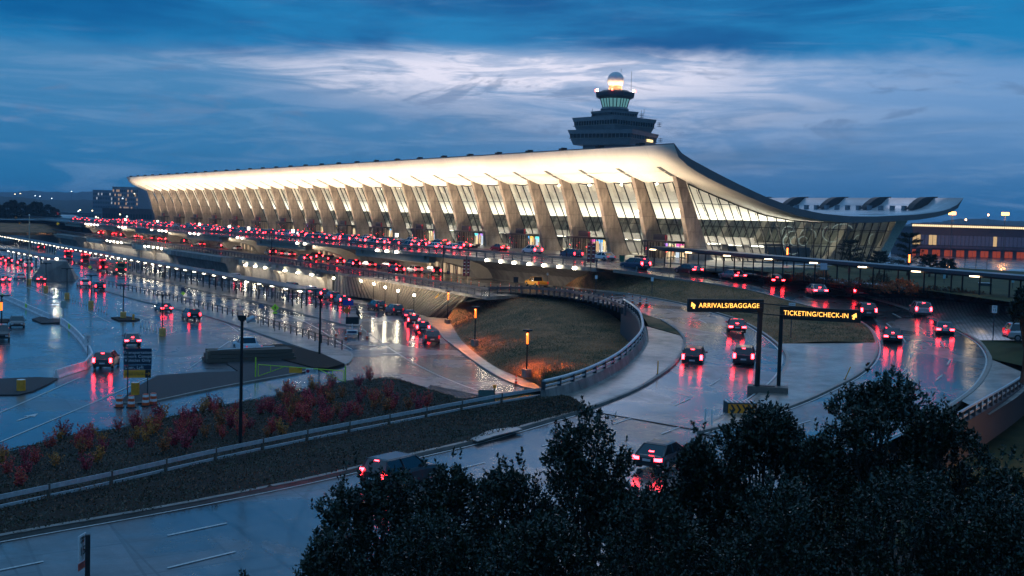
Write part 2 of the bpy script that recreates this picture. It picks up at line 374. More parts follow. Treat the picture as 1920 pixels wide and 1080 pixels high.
# bright break in the clouds
g1 = MA('MULTIPLY', gauss(MA('ADD', az, MA('MULTIPLY', MA('SUBTRACT', nA, 0.5), 0.2)), -0.02, 0.17), gauss(e2, 0.127, 0.019))
g2 = MA('MULTIPLY', gauss(az, 0.11, 0.15), gauss(e2, 0.108, 0.035))
br = MA('MULTIPLY', MA('ADD', g1, MA('MULTIPLY', g2, 0.34)), MA('ADD', 0.42, MA('MULTIPLY', sstep(nB, 0.4, 0.6), 1.0)), None, True)
base = mixc(br, base, (0.74, 0.74, 0.88))
nD = noise(11.0, 42.0, 3.7, 9, 0.6, 1.0); nE = noise(5.0, 26.0, 12.2, 8, 0.6, 0.5)
dk = MA('MULTIPLY', sstep(nD, 0.54, 0.64), MA('MULTIPLY', gauss(el, 0.095, 0.04), 0.62)); base = mixc(dk, base, (0.1, 0.2, 0.38))
wh = MA('MULTIPLY', sstep(nE, 0.56, 0.68), MA('MULTIPLY', gauss(el, 0.075, 0.035), 0.32)); base = mixc(wh, base, (0.34, 0.42, 0.62))
# heavy cloud bank above
bank = sstep(MA('ADD', e2, MA('MULTIPLY', MA('ABSOLUTE', MA('SUBTRACT', az, 0.05)), 0.035)), 0.13, 0.152)
bank = MA('MULTIPLY', bank, MA('SUBTRACT', 1.0, MA('MULTIPLY', sstep(nB, 0.5, 0.75), 0.25)))
bankc = mixc(sstep(MA('ADD', MA('MULTIPLY', nC, 0.5), MA('MULTIPLY', nE, 0.5)), 0.4, 0.6), (0.0, 0.095, 0.29), (0.01, 0.2, 0.46))
base = mixc(bank, base, bankc)
# above the frame the overcast is an even dusk blue
up = mixc(sstep(nA, 0.35, 0.7), (0.04, 0.2, 0.42), (0.26, 0.44, 0.7))
base = mixc(sstep(el, 0.2, 0.5), base, up)
base = mixc(sstep(el, 0.0, -0.03), base, (0.02, 0.04, 0.06))
L(base, bg.inputs[0]); bg.inputs[1].default_value = 1.0
sky = nt.nodes.new('ShaderNodeTexSky'); sky.sky_type = 'NISHITA'; sky.sun_disc = False
SUN_EL, SUN_AZ = math.radians(6), math.radians(-55)
sky.sun_elevation = SUN_EL; sky.sun_rotation = SUN_AZ
bg2 = nt.nodes.new('ShaderNodeBackground'); bg2.inputs[1].default_value = 0.0004; L(sky.outputs[0], bg2.inputs[0])
ads = nt.nodes.new('ShaderNodeAddShader'); L(bg.outputs[0], ads.inputs[0]); L(bg2.outputs[0], ads.inputs[1]); L(ads.outputs[0], wo.inputs[0])
sl = bpy.data.lights.new('sun', 'SUN'); sl.energy = 0.12; sl.angle = math.radians(20); sl.color = (0.9, 0.85, 1.0)
so = bpy.data.objects.new('sun', sl); COL.objects.link(so)
so.rotation_euler = Vector((-math.sin(-SUN_AZ)*1.0*math.cos(SUN_EL+0.4), math.cos(SUN_AZ)*math.cos(SUN_EL+0.4), math.sin(SUN_EL+0.4))).to_track_quat('Z', 'Y').to_euler()
def area(name, loc, size, sizey, power, col, dirv):
    l = bpy.data.lights.new(name, 'AREA'); l.shape = 'RECTANGLE'; l.size = size; l.size_y = sizey; l.energy = power; l.color = col
    o = bpy.data.objects.new(name, l); COL.objects.link(o); o.location = loc
    o.rotation_euler = Vector(dirv).to_track_quat('-Z', 'Y').to_euler(); return o
# ------------------------------------------------------------------ terminal
BAY = 12.192; NB = 30; XE = 8.0; XW = -NB*BAY-8.0
term = thing('airport_terminal', 'long floodlit airport terminal with swooping white roof and slanted concrete columns', 'terminal', (0, 0, 0))
top = [(-11.2, 20.15), (-10.2, 19.1), (-9.0, 18.25), (-6.6, 17.35), (-1.7, 15.6), (3.4, 13.9), (10.3, 11.8), (17.4, 10.1), (24.2, 9.25), (31.2, 8.95), (38.4, 9.05), (49.8, 9.7), (55, 10.25), (58.6, 10.8), (61.6, 11.6), (63.2, 12.6), (64.2, 13.5)]
bot = [(-11.25, 19.95), (-10.9, 18.9), (-9.9, 17.6), (-8.2, 16.6), (-5.0, 15.15), (0.1, 13.45), (5.2, 11.95), (10.4, 10.5), (17.4, 8.8), (24.3, 7.95), (31.3, 7.7), (38.5, 7.85), (46.0, 8.4), (50.6, 8.7), (56, 9.4), (60, 10.2), (62.6, 11.4), (63.8, 12.7), (64.0, 13.3)]
tp = resamp(top, 34); bt = resamp(bot, 34)
mb = MB(); xs = np.linspace(XW, XE, 62)
i0 = len(mb.v)
for x in xs:
    mb.v += [(x, float(p[0]), float(p[1])) for p in tp]+[(x, float(p[0]), float(p[1])) for p in bt]
n = 34
for k in range(len(xs)-1):
    a = k*2*n; b = (k+1)*2*n
    for j in range(n-1):
        mb.f.append((a+j, a+j+1, b+j+1, b+j)); mb.mi.append(1)
        mb.f.append((a+n+j, b+n+j, b+n+j+1, a+n+j+1)); mb.mi.append(0)
    for j in (0, n-1): mb.f.append((a+j, b+j, b+n+j, a+n+j)); mb.mi.append(2)
for a in (0, (len(xs)-1)*2*n):
    for j in range(n-1): mb.f.append((a+j, a+j+1, a+n+j+1, a+n+j)); mb.mi.append(2)
roof = mb.build('roof', [m_roofw, m_rooftop, m_fascia], term, smooth=False)
roof.data.polygons.foreach_set('use_smooth', [mi < 2 for mi in mb.mi])
# gutter outlets along the front eave, boxes on the roof
for k in range(NB+1):
    mb = MB(); mb.box((-k*BAY-2.0, -10.75, 20.3), (1.6, 0.7, 0.35)); mb.box((-k*BAY-1.2, -10.9, 20.32), (0.4, 1.1, 0.5)); mb.build('eave_outlet', m_dark, roof)

m_cowlg = mat('vent_grey', (.16, .2, .24), .5)
for k in range(1, 22):
    mb = MB(); x = -k*3.05+1.5; mb.box((x, 57.9, 11.1), (0.75, 0.8, 0.9)); mb.box((x, 57.9, 11.6), (.9, .9, 0.1)); mb.build('roof_vent', m_cowlg, roof)
# columns
cf = [(-5.6, 17.4), (-4.95, 16.6), (-2.75, 10.3), (-0.95, 3.6), (-0.45, 1.6), (-0.2, -0.1)]
cb = [(-3.1, 16.4), (-2.45, 15.0), (-0.2, 10.3), (1.85, 6.1), (2.9, 3.6), (3.5, 2.0), (4.6, 0.6), (6.2, -0.1)]
gp = resamp(cb[1:7], 14)
mb = MB(); poly = cf+cb[::-1]
def colmesh(poly, w_top, w_bot):
    mb = MB(); zs = [p[1] for p in poly]; z0, z1 = min(zs), max(zs)
    def w(z): t = (z-z0)/(z1-z0); return (w_bot*(1-t)+w_top*t)/2
    mb.rings([[(-w(z), y, z) for y, z in poly], [(w(z), y, z) for y, z in poly]])
    return mb
col0 = colmesh([tuple(p) for p in resamp(cf, 12)]+[tuple(p) for p in resamp(cb[::-1], 16)], 1.0, 1.15).build('column', m_col, term, bevel=0.06)
mbh = MB()
for a in range(3):
    ys = [-8.0, -6.9, -5.8, -4.6][a:a+2]
    zz = [np.interp(y, [p[0] for p in bot], [p[1] for p in bot]) for y in ys]
    mbh.q((-0.65, ys[0], zz[0]-0.04), (0.65, ys[0], zz[0]-0.04), (0.65, ys[1], zz[1]-0.04), (-0.65, ys[1], zz[1]-0.04))
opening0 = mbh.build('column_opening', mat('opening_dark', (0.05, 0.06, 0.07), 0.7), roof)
rb = [(50.2, -0.1), (50.9, 1.2), (53.0, 5.0), (55.4, 9.3), (57, 10.2), (55.2, 10.2), (50.6, 4.0), (48.6, -0.1)]
rcol0 = colmesh([(50.0, -0.1), (51.0, 1.2), (53.6, 5.0), (57.6, 10.0), (53.8, 9.6), (50.9, 5.0), (47.6, 0.8), (46.2, -0.1)], 1.5, 1.7).build('rear_column', mat('interior_column', (0.55, 0.52, 0.44), 0.6), term)
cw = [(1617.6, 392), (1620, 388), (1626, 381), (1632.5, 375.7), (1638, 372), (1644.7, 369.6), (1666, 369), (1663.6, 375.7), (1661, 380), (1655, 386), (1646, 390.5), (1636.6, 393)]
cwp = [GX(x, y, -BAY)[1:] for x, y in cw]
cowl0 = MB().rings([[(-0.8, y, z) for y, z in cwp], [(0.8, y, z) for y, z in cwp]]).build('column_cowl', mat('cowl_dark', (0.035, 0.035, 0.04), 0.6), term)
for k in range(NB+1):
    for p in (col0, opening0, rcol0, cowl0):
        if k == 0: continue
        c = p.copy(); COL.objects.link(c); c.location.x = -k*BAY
# front bays
def gy(z): return float(np.interp(z, gp[::-1, 1], gp[::-1, 0]))
SAG = 0.9
def bay_meshes():
    x0, x1 = -BAY+0.5, -0.5; W_ = x1-x0
    ztop = lambda u: 14.75-SAG*4*u*(1-u)
    gl = MB(); fr = MB(); nz = 9
    U = [0, .25, .5, .75, 1.0]
    for a in range(8):
        u0, u1 = a/8, (a+1)/8
        for r in range(nz):
            z00, z01 = 0.3+(ztop(u0)-0.3)*r/nz, 0.3+(ztop(u0)-0.3)*(r+1)/nz
            z10, z11 = 0.3+(ztop(u1)-0.3)*r/nz, 0.3+(ztop(u1)-0.3)*(r+1)/nz
            gl.q((x0+W_*u0, gy(z00)+.05, z00), (x0+W_*u1, gy(z10)+.05, z10), (x0+W_*u1, gy(z11)+.05, z11), (x0+W_*u0, gy(z01)+.05, z01))
    for u in U:
        x = x0+W_*u; t = 0.16 if u in (0, 1) else 0.09
        P = [(gy(z), z) for z in np.linspace(0.3, ztop(u), 12)]
        for (ya, za), (yb, zb) in zip(P[:-1], P[1:]):
            fr.rings([[(x-t/2, ya-.12, za), (x+t/2, ya-.12, za), (x+t/2, ya+.12, za), (x-t/2, ya+.12, za)], [(x-t/2, yb-.12, zb), (x+t/2, yb-.12, zb), (x+t/2, yb+.12, zb), (x-t/2, yb+.12, zb)]])
    for z in (3.1, 6.4, 10.4): fr.box(((x0+x1)/2, gy(z), z), (W_, 0.14, 0.11))
    fr.box(((x0+x1)/2, gy(0.3), 0.15), (W_, 0.5, 0.3))
    for a in range(10):
        u0, u1 = a/10, (a+1)/10; za, zb = ztop(u0), ztop(u1)
        fr.rings([[(x0+W_*u0, gy(za)-.1, za), (x0+W_*u0, gy(za)+.1, za), (x0+W_*u0, gy(za)+.1, za+.2), (x0+W_*u0, gy(za)-.1, za+.2)],
                  [(x0+W_*u1, gy(zb)-.1, zb), (x0+W_*u1, gy(zb)+.1, zb), (x0+W_*u1, gy(zb)+.1, zb+.2), (x0+W_*u1, gy(zb)-.1, zb+.2)]])
    so_ = MB()
    for a in range(10):
        for r in range(4):
            def P(u, t):
                zt = ztop(u)+.2; return (x0-.5+(W_+1.0)*u, -6.5+(gy(zt)+6.5)*t, (15.72*(1-t)+zt*t)-0.35*math.sin(pi*t)*4*u*(1-u))
            u0, u1, t0, t1 = a/10, (a+1)/10, r/4, (r+1)/4
            so_.q(P(u0, t0), P(u1, t0), P(u1, t1), P(u0, t1))
    return gl, fr, so_
gl, fr, sof = bay_meshes()
gl0 = gl.build('window_glass', m_glass, term, smooth=True); fr0 = fr.build('window_frame', m_frame, term); so0 = sof.build('soffit', m_roofw, term, smooth=True)
gl0.parent = fr0
dl = MB()
for k in range(6):
    u = (k+0.7)/6.4; dl.cyl((-BAY+0.68+(BAY-1.36)*u, -4.3+0.4*4*(u*(1-u)), 15.05-0.3*4*u*(1-u)-.2), 0.11, 0.06, 8)
dl0 = dl.build('soffit_lamp', emis('soffit_lamp', (1, .85, .6), 2.0), so0)
for k in range(1, NB):
    c = fr0.copy(); COL.objects.link(c); c.location.x = -k*BAY; g = gl0.copy(); COL.objects.link(g); g.parent = c
    c = so0.copy(); COL.objects.link(c); c.location.x = -k*BAY
    if k < 14: g = dl0.copy(); COL.objects.link(g); g.parent = c
# inside: floor, mezzanine, rear wall, west end wall
MB().box((-NB*BAY/2, 24, -0.25), (NB*BAY, 54, 0.5)).build('floor', mat('hall_floor', (0.35, 0.33, 0.3), 0.3), term)
mb = MB(); mb.box((-NB*BAY/2, 26, 3.0), (NB*BAY-8, 14, 0.5)); mb.box((-NB*BAY/2, 19.1, 3.8), (NB*BAY-8, 0.12, 1.0))
for k in range(NB): mb.box((-k*BAY-6, 26, 1.4), (8, 12, 2.7))
mb.build('mezzanine', mat('mezzanine_dark', (0.12, 0.11, 0.1), 0.5), term)
mb = MB()
for k in range(NB*2): mb.box((-k*BAY/2-3, 18.85, 2.75), (3.6, 0.2, 0.22))
mb.build('strip_lamp', emis('strip_lamp', (1.0, .95, .8), 5.0), term)
def rwy(z): return 50.3+(z/8.6)*4.2
rw = MB(); rw.q((XW+8, rwy(0), 0), (0, rwy(0), 0), (0, rwy(8.9), 8.9), (XW+8, rwy(8.9), 8.9))
rw.build('rear_window', mat('rear_glass_dusk', (0.26, 0.29, 0.25), 0.25, var=0.3, scale=0.3, stretch=(1, 1, .2)), term)
mb = MB()
for k in range(NB*6):
    x = -k*BAY/6; t = 0.1
    mb.rings([[(x-t/2, rwy(0)-.2, 0), (x+t/2, rwy(0)-.2, 0), (x+t/2, rwy(0)-.02, 0), (x-t/2, rwy(0)-.02, 0)], [(x-t/2, rwy(8.9)-.2, 8.9), (x+t/2, rwy(8.9)-.2, 8.9), (x+t/2, rwy(8.9)-.02, 8.9), (x-t/2, rwy(8.9)-.02, 8.9)]])
for z in (3.2, 6.0): mb.box((-NB*BAY/2, rwy(z)-.12, z), (NB*BAY, .1, .12))
mb.build('rear_window_frame', m_frame, term)
# end walls with fanned mullions
def under(y): return float(np.interp(y, [p[0] for p in bot], [p[1] for p in bot]))-0.08
def endwall(X, detail=True):
    gl = MB(); fr = MB(); nn = 24
    tops = np.linspace(-1.2, 54.5, nn); bots = np.linspace(6.4, 50.0, nn)
    for a in range(nn-1):
        gl.q((X, bots[a], 0.1), (X, bots[a+1], 0.1), (X, tops[a+1], under(tops[a+1])), (X, tops[a], under(tops[a])))
    for a in range(nn):
        y0, y1 = bots[a], tops[a]; z1 = under(y1); t = 0.11
        fr.rings([[(X-.1, y0-t/2, 0), (X+.1, y0-t/2, 0), (X+.1, y0+t/2, 0), (X-.1, y0+t/2, 0)], [(X-.1, y1-t/2, z1), (X+.1, y1-t/2, z1), (X+.1, y1+t/2, z1), (X-.1, y1+t/2, z1)]])
        if a % 2 == 1 and detail:      # lattice wind brace inside
            off = 0.75
            for d in (0.0, off):
                fr.tube([(X-.4, y0+d*.4-.2, 0), (X-.4-.0, (y0+y1)/2+d, z1/2), (X-.4, y1+d*.5-.1, z1-.2)], 0.055, 4)
            for q in range(9):
                t0, t1 = q/9, (q+1)/9
                f = lambda t, s: (X-.4, y0+(y1-y0)*t+(math.sin(pi*t)*off*.9 if s else 0)-.1, z1*t)
                fr.tube([f(t0, q % 2), f(t1, (q+1) % 2)], 0.035, 3)
    for z in (3.0, 6.35, 10.35):
        ya = [y for y in np.linspace(-3, 56, 200) if under(y) > z]
        fa = 6.4+(-1.2-6.4)*(z/15); 
        if z < 7: yb = 50+4.5*(z/8.6)
        else: yb = [y for y in np.linspace(0, 30, 300) if under(y) > z][-1]
        fr.box((X, (fa+yb)/2, z), (.16, yb-fa, .11))
    P = [(X, y, under(y)) for y in np.linspace(-1.2, 54.5, 40)]
    for p, q in zip(P[:-1], P[1:]): fr.tube([p, q], 0.14, 4)
    return gl, fr
for X in (0.0, -NB*BAY):
    gl, fr = endwall(X, X == 0.0)
    f = fr.build('end_window_frame', m_frame, term); gl.build('end_window_glass', m_glass, f)
# entrances in every second bay, coloured counters in the others
m_warm = emis('entrance_glow', (1.0, 0.74, 0.42), 1.1, (0.3, 0.25, 0.2))
m_red = mat('banner_red', (0.45, 0.02, 0.03), 0.5)
def mk_entrance():
    e = MB(); x0, x1, y0, y1, h = -10.9, -1.4, -2.6, 2.6, 3.1
    for k in range(12): e.box((x0+(x1-x0)*k/11, y0, h/2), (0.1, 0.12, h))
    for k in range(5): e.box((x1, y0+(y1-y0)*k/4, h/2), (0.1, 0.1, h)); e.box((x0, y0+(y1-y0)*k/4, h/2), (0.1, 0.1, h))
    e.box(((x0+x1)/2, (y0+y1)/2, h+.15), (x1-x0+.4, y1-y0+.4, 0.3)); e.box(((x0+x1)/2, y0, 2.4), (x1-x0, .1, .08)); e.box(((x0+x1)/2, y0, .05), (x1-x0, .1, .1))
    ent = e.build('entrance', m_frame, term)
    g = MB(); g.q((x0, y0+.03, 0), (x1, y0+.03, 0), (x1, y0+.03, h), (x0, y0+.03, h)); g.q((x1-.03, y0, 0), (x1-.03, y1, 0), (x1-.03, y1, h), (x1-.03, y0, h))
    g.build('door_glass', m_glass, ent)
    w = MB()
    for k in range(7):
        w.m = k % 3; w.box((x0+.8+(x1-x0)*k/7.2, y1+.6, 1.3+.2*(k % 2)), (0.9, 0.1, 2.1))
    w.build('lobby_glow_panel', [m_warm, emis('entrance_glow2', (1, .6, .3), .7, (.3, .2, .15)), emis('entrance_glow3', (.75, .85, 1.0), .9, (.2, .2, .2))], ent)  # upright glowing panels stand in for the lit lobby
    s = MB(); s.box(((x0+x1)/2-.6, y0+.9, h+.95), (3.6, .25, 1.1)); s.build('entrance_sign', m_ink, ent)
    b = MB(); b.box(((x0+x1)/2+1.5, y0+.7, h+.8), (0.4, .3, 1.1)); b.build('banner', m_red, ent)
    return ent
ent0 = mk_entrance()
for k in range(2, NB, 2): copytree(ent0, term, (-k*BAY, 0, 0))
DC = [(1, .55, .05), (.1, .45, 1), (1, .1, .45), (.9, .8, .5), (.5, .2, .9), (.1, .8, .9)]
for k in range(1, NB, 2):
    for j in range(4):
        c = DC[(k*2+j) % 6]; mb = MB(); x = -k*BAY-2.2-j*2.5
        mb.box((x, 9.5, 2.0), (2.1, .2, 1.3)); mb.build('counter_display', emis('display_%d' % ((k*2+j) % 6), c, 1.6), term)
# luminous loops hung inside the end wall
m_loop = emis('holiday_light', (.75, .95, .9), .55)
random.seed(3)
for (px, py, rx, rz, a0, a1) in ((1487, 455, 2.6, 3.0, 80, 300), (1478, 436, 1.6, 1.6, 20, 200), (1515, 443, 2.2, 2.0, -10, 170), (1475, 452, 1.0, 1.2, 0, 360), (1490, 452, 1.1, 1.2, 0, 330), (1506, 452, 1.2, 1.2, 30, 360), (1560, 438, 2.6, 2.2, 120, 330), (1580, 430, 2.8, 1.4, 10, 170), (1610, 452, 1.3, 1.6, 90, 240), (1637, 450, 1.2, 1.6, 90, 220)):
    c = GX(px, py, -1.6); mb = MB()
    mb.tube([(-1.6, c[1]+rx*math.cos(math.radians(a)), c[2]+rz*.75*math.sin(math.radians(a))) for a in np.linspace(a0, a1, 14)], 0.035, 4)
    mb.build('light_loop', m_loop, term)
# uplights in open tubs between the columns, and the hall lighting
tub = MB()
for a, b, c, d in ((0, .75, 1.7, .08), (0, -.75, 1.7, .08)): tub.box((a, b, .3), (c, d, .6))
for s in (-.85, .85): tub.box((s, 0, .3), (.08, 1.5, .6))
tub.box((0, 0, .04), (1.7, 1.5, .08))
for k in range(NB):
    x = -k*BAY-BAY/2
    if k == 0: tb0 = tub.build('uplight', m_dark, term); tb0.location = (x, -6.5, 0.02)
    else: c = tb0.copy(); COL.objects.link(c); c.location.x = x
    area('facade_light', (x, -6.5, 0.25), 1.2, 1.2, 1450, (1.0, 0.76, 0.5), (0, -0.08, 1))
    c = tb0.copy(); COL.objects.link(c); c.location = (x, -14.0, .17)
    area('facade_light', (x, -14.0, 0.42), 1.2, 1.2, 3300, (1.0, 0.77, 0.52), (0, 0.12, 1))
area('facade_light', (4.2, -5.5, 0.25), 1.2, 1.2, 900, (1.0, 0.74, 0.47), (0, 0.0, 1))
for k in range(10):
    area('hall_light', (-k*BAY*3-BAY*1.5, 26, 3.6), 32, 22, 12000, (1.0, 0.93, 0.74), (0, -0.1, 1))
    area('hall_light', (-k*BAY*3-BAY*1.5, 10.5, 5.6), 30, 0.5, 7000, (1.0, 0.93, 0.76), (0, 0.35, -1))
# ------------------------------------------------------------------ control tower
TX, TY = -150.0, 92.0
tower = thing('control_tower', 'dark stepped airport control tower with glowing round radome rising behind the terminal roof', 'tower', (TX, TY, -4.9))
TD = depth((TX, TY, 6)); PPM = CF/TD
def tz(py): return (PX((TX, TY, 6.67))[1]-py)/PPM+6.67
va = math.radians(143.77)
m_tw = mat('tower_cladding', (0.17, 0.19, 0.21), 0.4, var=0.12, scale=0.4)
m_twd = mat('tower_band', (0.015, 0.02, 0.025), 0.25)
m_twl = mat('tower_ledge', (0.2, 0.2, 0.19), 0.5)
def sq(s, z, rot):
    return [(TX+s/2*math.sqrt(2)*math.cos(rot+k*pi/2), TY+s/2*math.sqrt(2)*math.sin(rot+k*pi/2), z) for k in range(4)]
def tier(name, s, y0, y1, corner, flare=0.9):
    rot = va+pi+corner; z0, z1 = tz(y0), tz(y1); h = z1-z0; mb = MB()
    mb.m = 0; mb.rings([sq(s*flare, z0, rot), sq(s*0.965, z0+h*.42, rot)])
    mb.m = 2; mb.rings([sq(s*1.0, z0+h*.42, rot), sq(s*1.0, z0+h*.46, rot)])
    mb.m = 1; mb.rings([sq(s*.97, z0+h*.46, rot), sq(s*.985, z0+h*.74, rot)])
    mb.m = 0; mb.rings([sq(s*1.0, z0+h*.74, rot), sq(s*1.03, z1, rot)])
    o = mb.build(name, [m_tw, m_twd, m_twl], tower); f = MB()
    for k in range(4):
        a = Vector(sq(s*.99, z0+h*.6, rot)[k]); b = Vector(sq(s*.99, z0+h*.6, rot)[(k+1) % 4])
        for j in range(1, 16): p = a.lerp(b, j/16); f.box(p, (.14, .14, h*.28), rz=rot+pi/4)
    f.build('window_post', m_tw, o)
    return o, rot
t3, r3 = tier('lower_tier', 22.0, 276, 249, math.radians(21))
lw = MB()
a = Vector(sq(22*.995, tz(263.5), r3)[0]); b = Vector(sq(22*.995, tz(263.5), r3)[3]); c4 = Vector(sq(22*.995, tz(263.5), r3)[1])
right = max((b, c4), key=lambda v: PX(v)[0])
for t in (.62, .66, .7, .74, .78): p = a.lerp(right, t); lw.box(p+Vector((0, 0, 0)), (0.62, .62, .75), rz=r3+pi/4)
lw.build('lit_window', emis('lit_window', (1, .72, .3), 1.8), t3)
MB().rings([sq(15, tz(300), r3), sq(15, tz(250), r3)]).build('shaft', m_tw, tower)
MB().rings([sq(9, -4.9, r3), sq(9, tz(300), r3)]).build('stem', m_tw, tower)
t2, r2 = tier('middle_tier', 19.0, 252, 224, math.radians(1), 0.88)
t1, r1 = tier('upper_tier', 10.9, 227, 211, math.radians(-8), 0.9)
MB().rings([sq(13, tz(253), r2), sq(13, tz(222), r2)]).build('core', m_twd, tower)
P1 = 1/PPM
cab = MB()
def ring8(r, y, n=8): return [(TX+r*P1*math.cos(va+pi+(k+.5)*2*pi/n), TY+r*P1*math.sin(va+pi+(k+.5)*2*pi/n), tz(y)) for k in range(n)]
cab.rings([ring8(24, 212), ring8(28.5, 207.5), ring8(24.5, 203.5)]); cab.build('cab_base', m_tw, tower)
c2 = MB(); c2.rings([ring8(24, 203.4), ring8(28.5, 188)]); cg = c2.build('cab_window', emis('cab_glass', (.16, .42, .45), .55, (.02, .05, .05)), tower)
c2b = MB()
for k in range(8):
    for t in (0, .33, .66):
        A0, A1 = Vector(ring8(24.3, 203.4)[k]), Vector(ring8(24.3, 203.4)[(k+1) % 8]); B0, B1 = Vector(ring8(28.9, 188)[k]), Vector(ring8(28.9, 188)[(k+1) % 8])
        c2b.tube([A0.lerp(A1, t), B0.lerp(B1, t)], .16, 4)
c2b.build('mullion', m_dark, cg)
c3 = MB(); c3.rings([ring8(28.8, 188), ring8(38, 183.5), ring8(38.7, 176.5), ring8(37, 176)]); c3.build('cab_roof', mat('cab_roof', (.05, .045, .055), .5), tower)
c4_ = MB(); c4_.rings([ring8(30, 176, 16), ring8(24, 172, 16), ring8(12, 170.6, 16)]); c4_.build('dome_skirt', m_steeld, tower)
rd = MB(); rd.lathe((TX, TY, tz(173)), [(12.3*P1, 0), (12.3*P1, 9.2*P1), (11*P1, 9.4*P1)], 20); rd.build('radome_ring', mat('ring_brown', (.25, .15, .1), .6), tower)
sp = MB(); sp.lathe((TX, TY, tz(152.5)), [(max(.02, 15.4*P1*math.sin(t)), -15.4*P1*math.cos(t)) for t in np.linspace(0.5, pi-.01, 18)], 28)
sp.build('radome', mat('radome_white', (.7, .7, .72), .85, var=.02), tower, smooth=True)
for k in range(6):
    a = va+pi/6+k*pi/3; l = bpy.data.lights.new('radome_light', 'SPOT'); l.energy = 1500; l.color = (1, .6, .28); l.spot_size = 1.7; l.spot_blend = .8; l.shadow_soft_size = .2
    o = bpy.data.objects.new('radome_light', l); COL.objects.link(o); o.location = (TX+23*P1*math.cos(a), TY+23*P1*math.sin(a), tz(171.2))
    o.rotation_euler = (Vector((TX, TY, tz(158)))-o.location).to_track_quat('-Z', 'Y').to_euler()
ol = emis('obstruction_red', (1, .05, .03), 25)
for k, a in enumerate((-1.35, -.15, 1.35)):
    p = (TX+37.5*P1*math.cos(va+pi+a), TY+37.5*P1*math.sin(va+pi+a), tz(175.5)); MB().lathe(p, [(.05, 0), (.28, .25), (.28, .6), (.05, .8)], 8).build('obstruction_lamp', ol, tower)
for k, a in enumerate((-1.1, 1.1)):
    p = (TX+37*P1*math.cos(va+pi+a), TY+37*P1*math.sin(va+pi+a), tz(175.5)); MB().lathe(p, [(.05, 0), (.25, .25), (.25, .6), (.05, .8)], 8).build('roof_lamp', m_lamp, tower)
an = MB(); cr = Vector((math.sin(va), -math.cos(va), 0))
for px, ya, yb in ((1155, 138, 131), (1174.5, 172, 136), (1104, 222, 206), (1200, 215, 205), (1195, 212, 207)):
    o_ = (px-PX((TX, TY, 6.67))[0])*P1; p = Vector((TX, TY, 0))+cr*o_; an.tube([(p.x, p.y, tz(ya)), (p.x, p.y, tz(yb))], .07, 4)
an.build('antenna', m_steeld, tower)
for (px, y) in ((1106, 219), (1196, 217), (1076, 236), (1229, 233), (1069, 263), (1232, 262)):
    o_ = (px-PX((TX, TY, 6.67))[0])*P1; p = Vector((TX, TY, 0))+cr*o_; b_ = MB()
    for j in range(3): b_.box((p.x, p.y, tz(y+j*3-3)), (1.0, 1.0, .12))
    b_.tube([(p.x, p.y, tz(y+4)), (p.x, p.y, tz(y-4))], .06, 4); b_.build('equipment_rack', m_dark, tower)
# ------------------------------------------------------------------ ground, decks, roads
g1 = MB(); ZL, ZH = -10.15, -5.2
g1.q((-1500, -1500, ZL), (1200, -1500, ZL), (1200, -41, ZL), (-1500, -41, ZL)); g1.q((30, -41, ZL), (1200, -41, ZL), (1200, 60, ZL), (30, 60, ZL))
g1.q((-1500, -41, ZL), (30, -41, ZL), (30, -41, ZH), (-1500, -41, ZH)); g1.q((30, -41, ZL), (30, 60, ZL), (30, 60, ZH), (30, -41, ZH)); g1.q((30, 60, ZL), (1200, 60, ZL), (1200, 60, ZH), (30, 60, ZH))
g1.q((-1500, -41, ZH), (30, -41, ZH), (30, 60, ZH), (-1500, 60, ZH)); g1.q((-1500, 60, ZH), (1200, 60, ZH), (1200, 7000, ZH), (-1500, 7000, ZH))
g1.q((-9000, -1500, ZH), (-1500, -1500, ZH), (-1500, 7000, ZH), (-9000, 7000, ZH)); g1.q((-1500, -1500, ZL), (-1500, -41, ZL), (-1500, -41, ZH), (-1500, -1500, ZH)); g1.q((1200, -1500, ZH), (4000, -1500, ZH), (4000, 7000, ZH), (1200, 7000, ZH))
tag(g1.build('ground', m_grass_d), kind='structure')
flat('apron', [(-700, 55, -5.15), (420, 55, -5.15), (420, 900, -5.15), (-700, 900, -5.15)], wet('apron_concrete', (0.11, 0.11, 0.115), rough=0.12, rmax=0.34, joints=8.0))
ZC = -9.7
flat('parking_lot', [(-700, -300, ZC), (140, -300, ZC), (64, -62, ZC), (-2, -41.5, ZC), (-700, -41.5, ZC)], m_asph)
# upper roadway (departures)
BYo = [(-760, -38), (-240, -40), (27, -40.5)]
def deck(name, poly, z, th, m, side):
    mb = MB(); n = len(poly); mb.m = 0; i = len(mb.v)
    mb.q(*[(x, y, z) for x, y in poly]); mb.m = 1; mb.q(*[(x, y, z-th) for x, y in poly][::-1])
    for k in range(n):
        a, b = poly[k], poly[(k+1) % n]; mb.q((a[0], a[1], z-th), (b[0], b[1], z-th), (b[0], b[1], z), (a[0], a[1], z))
    return tag(mb.build(name, [m, side]), kind='structure')
deck('upper_road', [(-760, -40), (27, -40), (27, -14.6), (-760, -14.6)], 0.0, 0.6, m_deck, m_concd)
deck('upper_sidewalk', [(-760, -14.6), (27, -14.6), (27, 6.8), (-760, 6.8)], 0.15, 0.75, m_walk, m_conc)
bo = [(14, -50.3), (-35, -46.4), (-110, -43.2), (-230, -42), (-760, -42)]
deck('arrivals_road', bo+[(-760, -21), (2, -21)], -5.0, 0.5, m_deck, m_concd)
deck('arrivals_sidewalk', [(-760, -24.2), (-8, -24.2), (-8, -21), (-760, -21)], -4.86, 0.14, m_walk, m_conc)
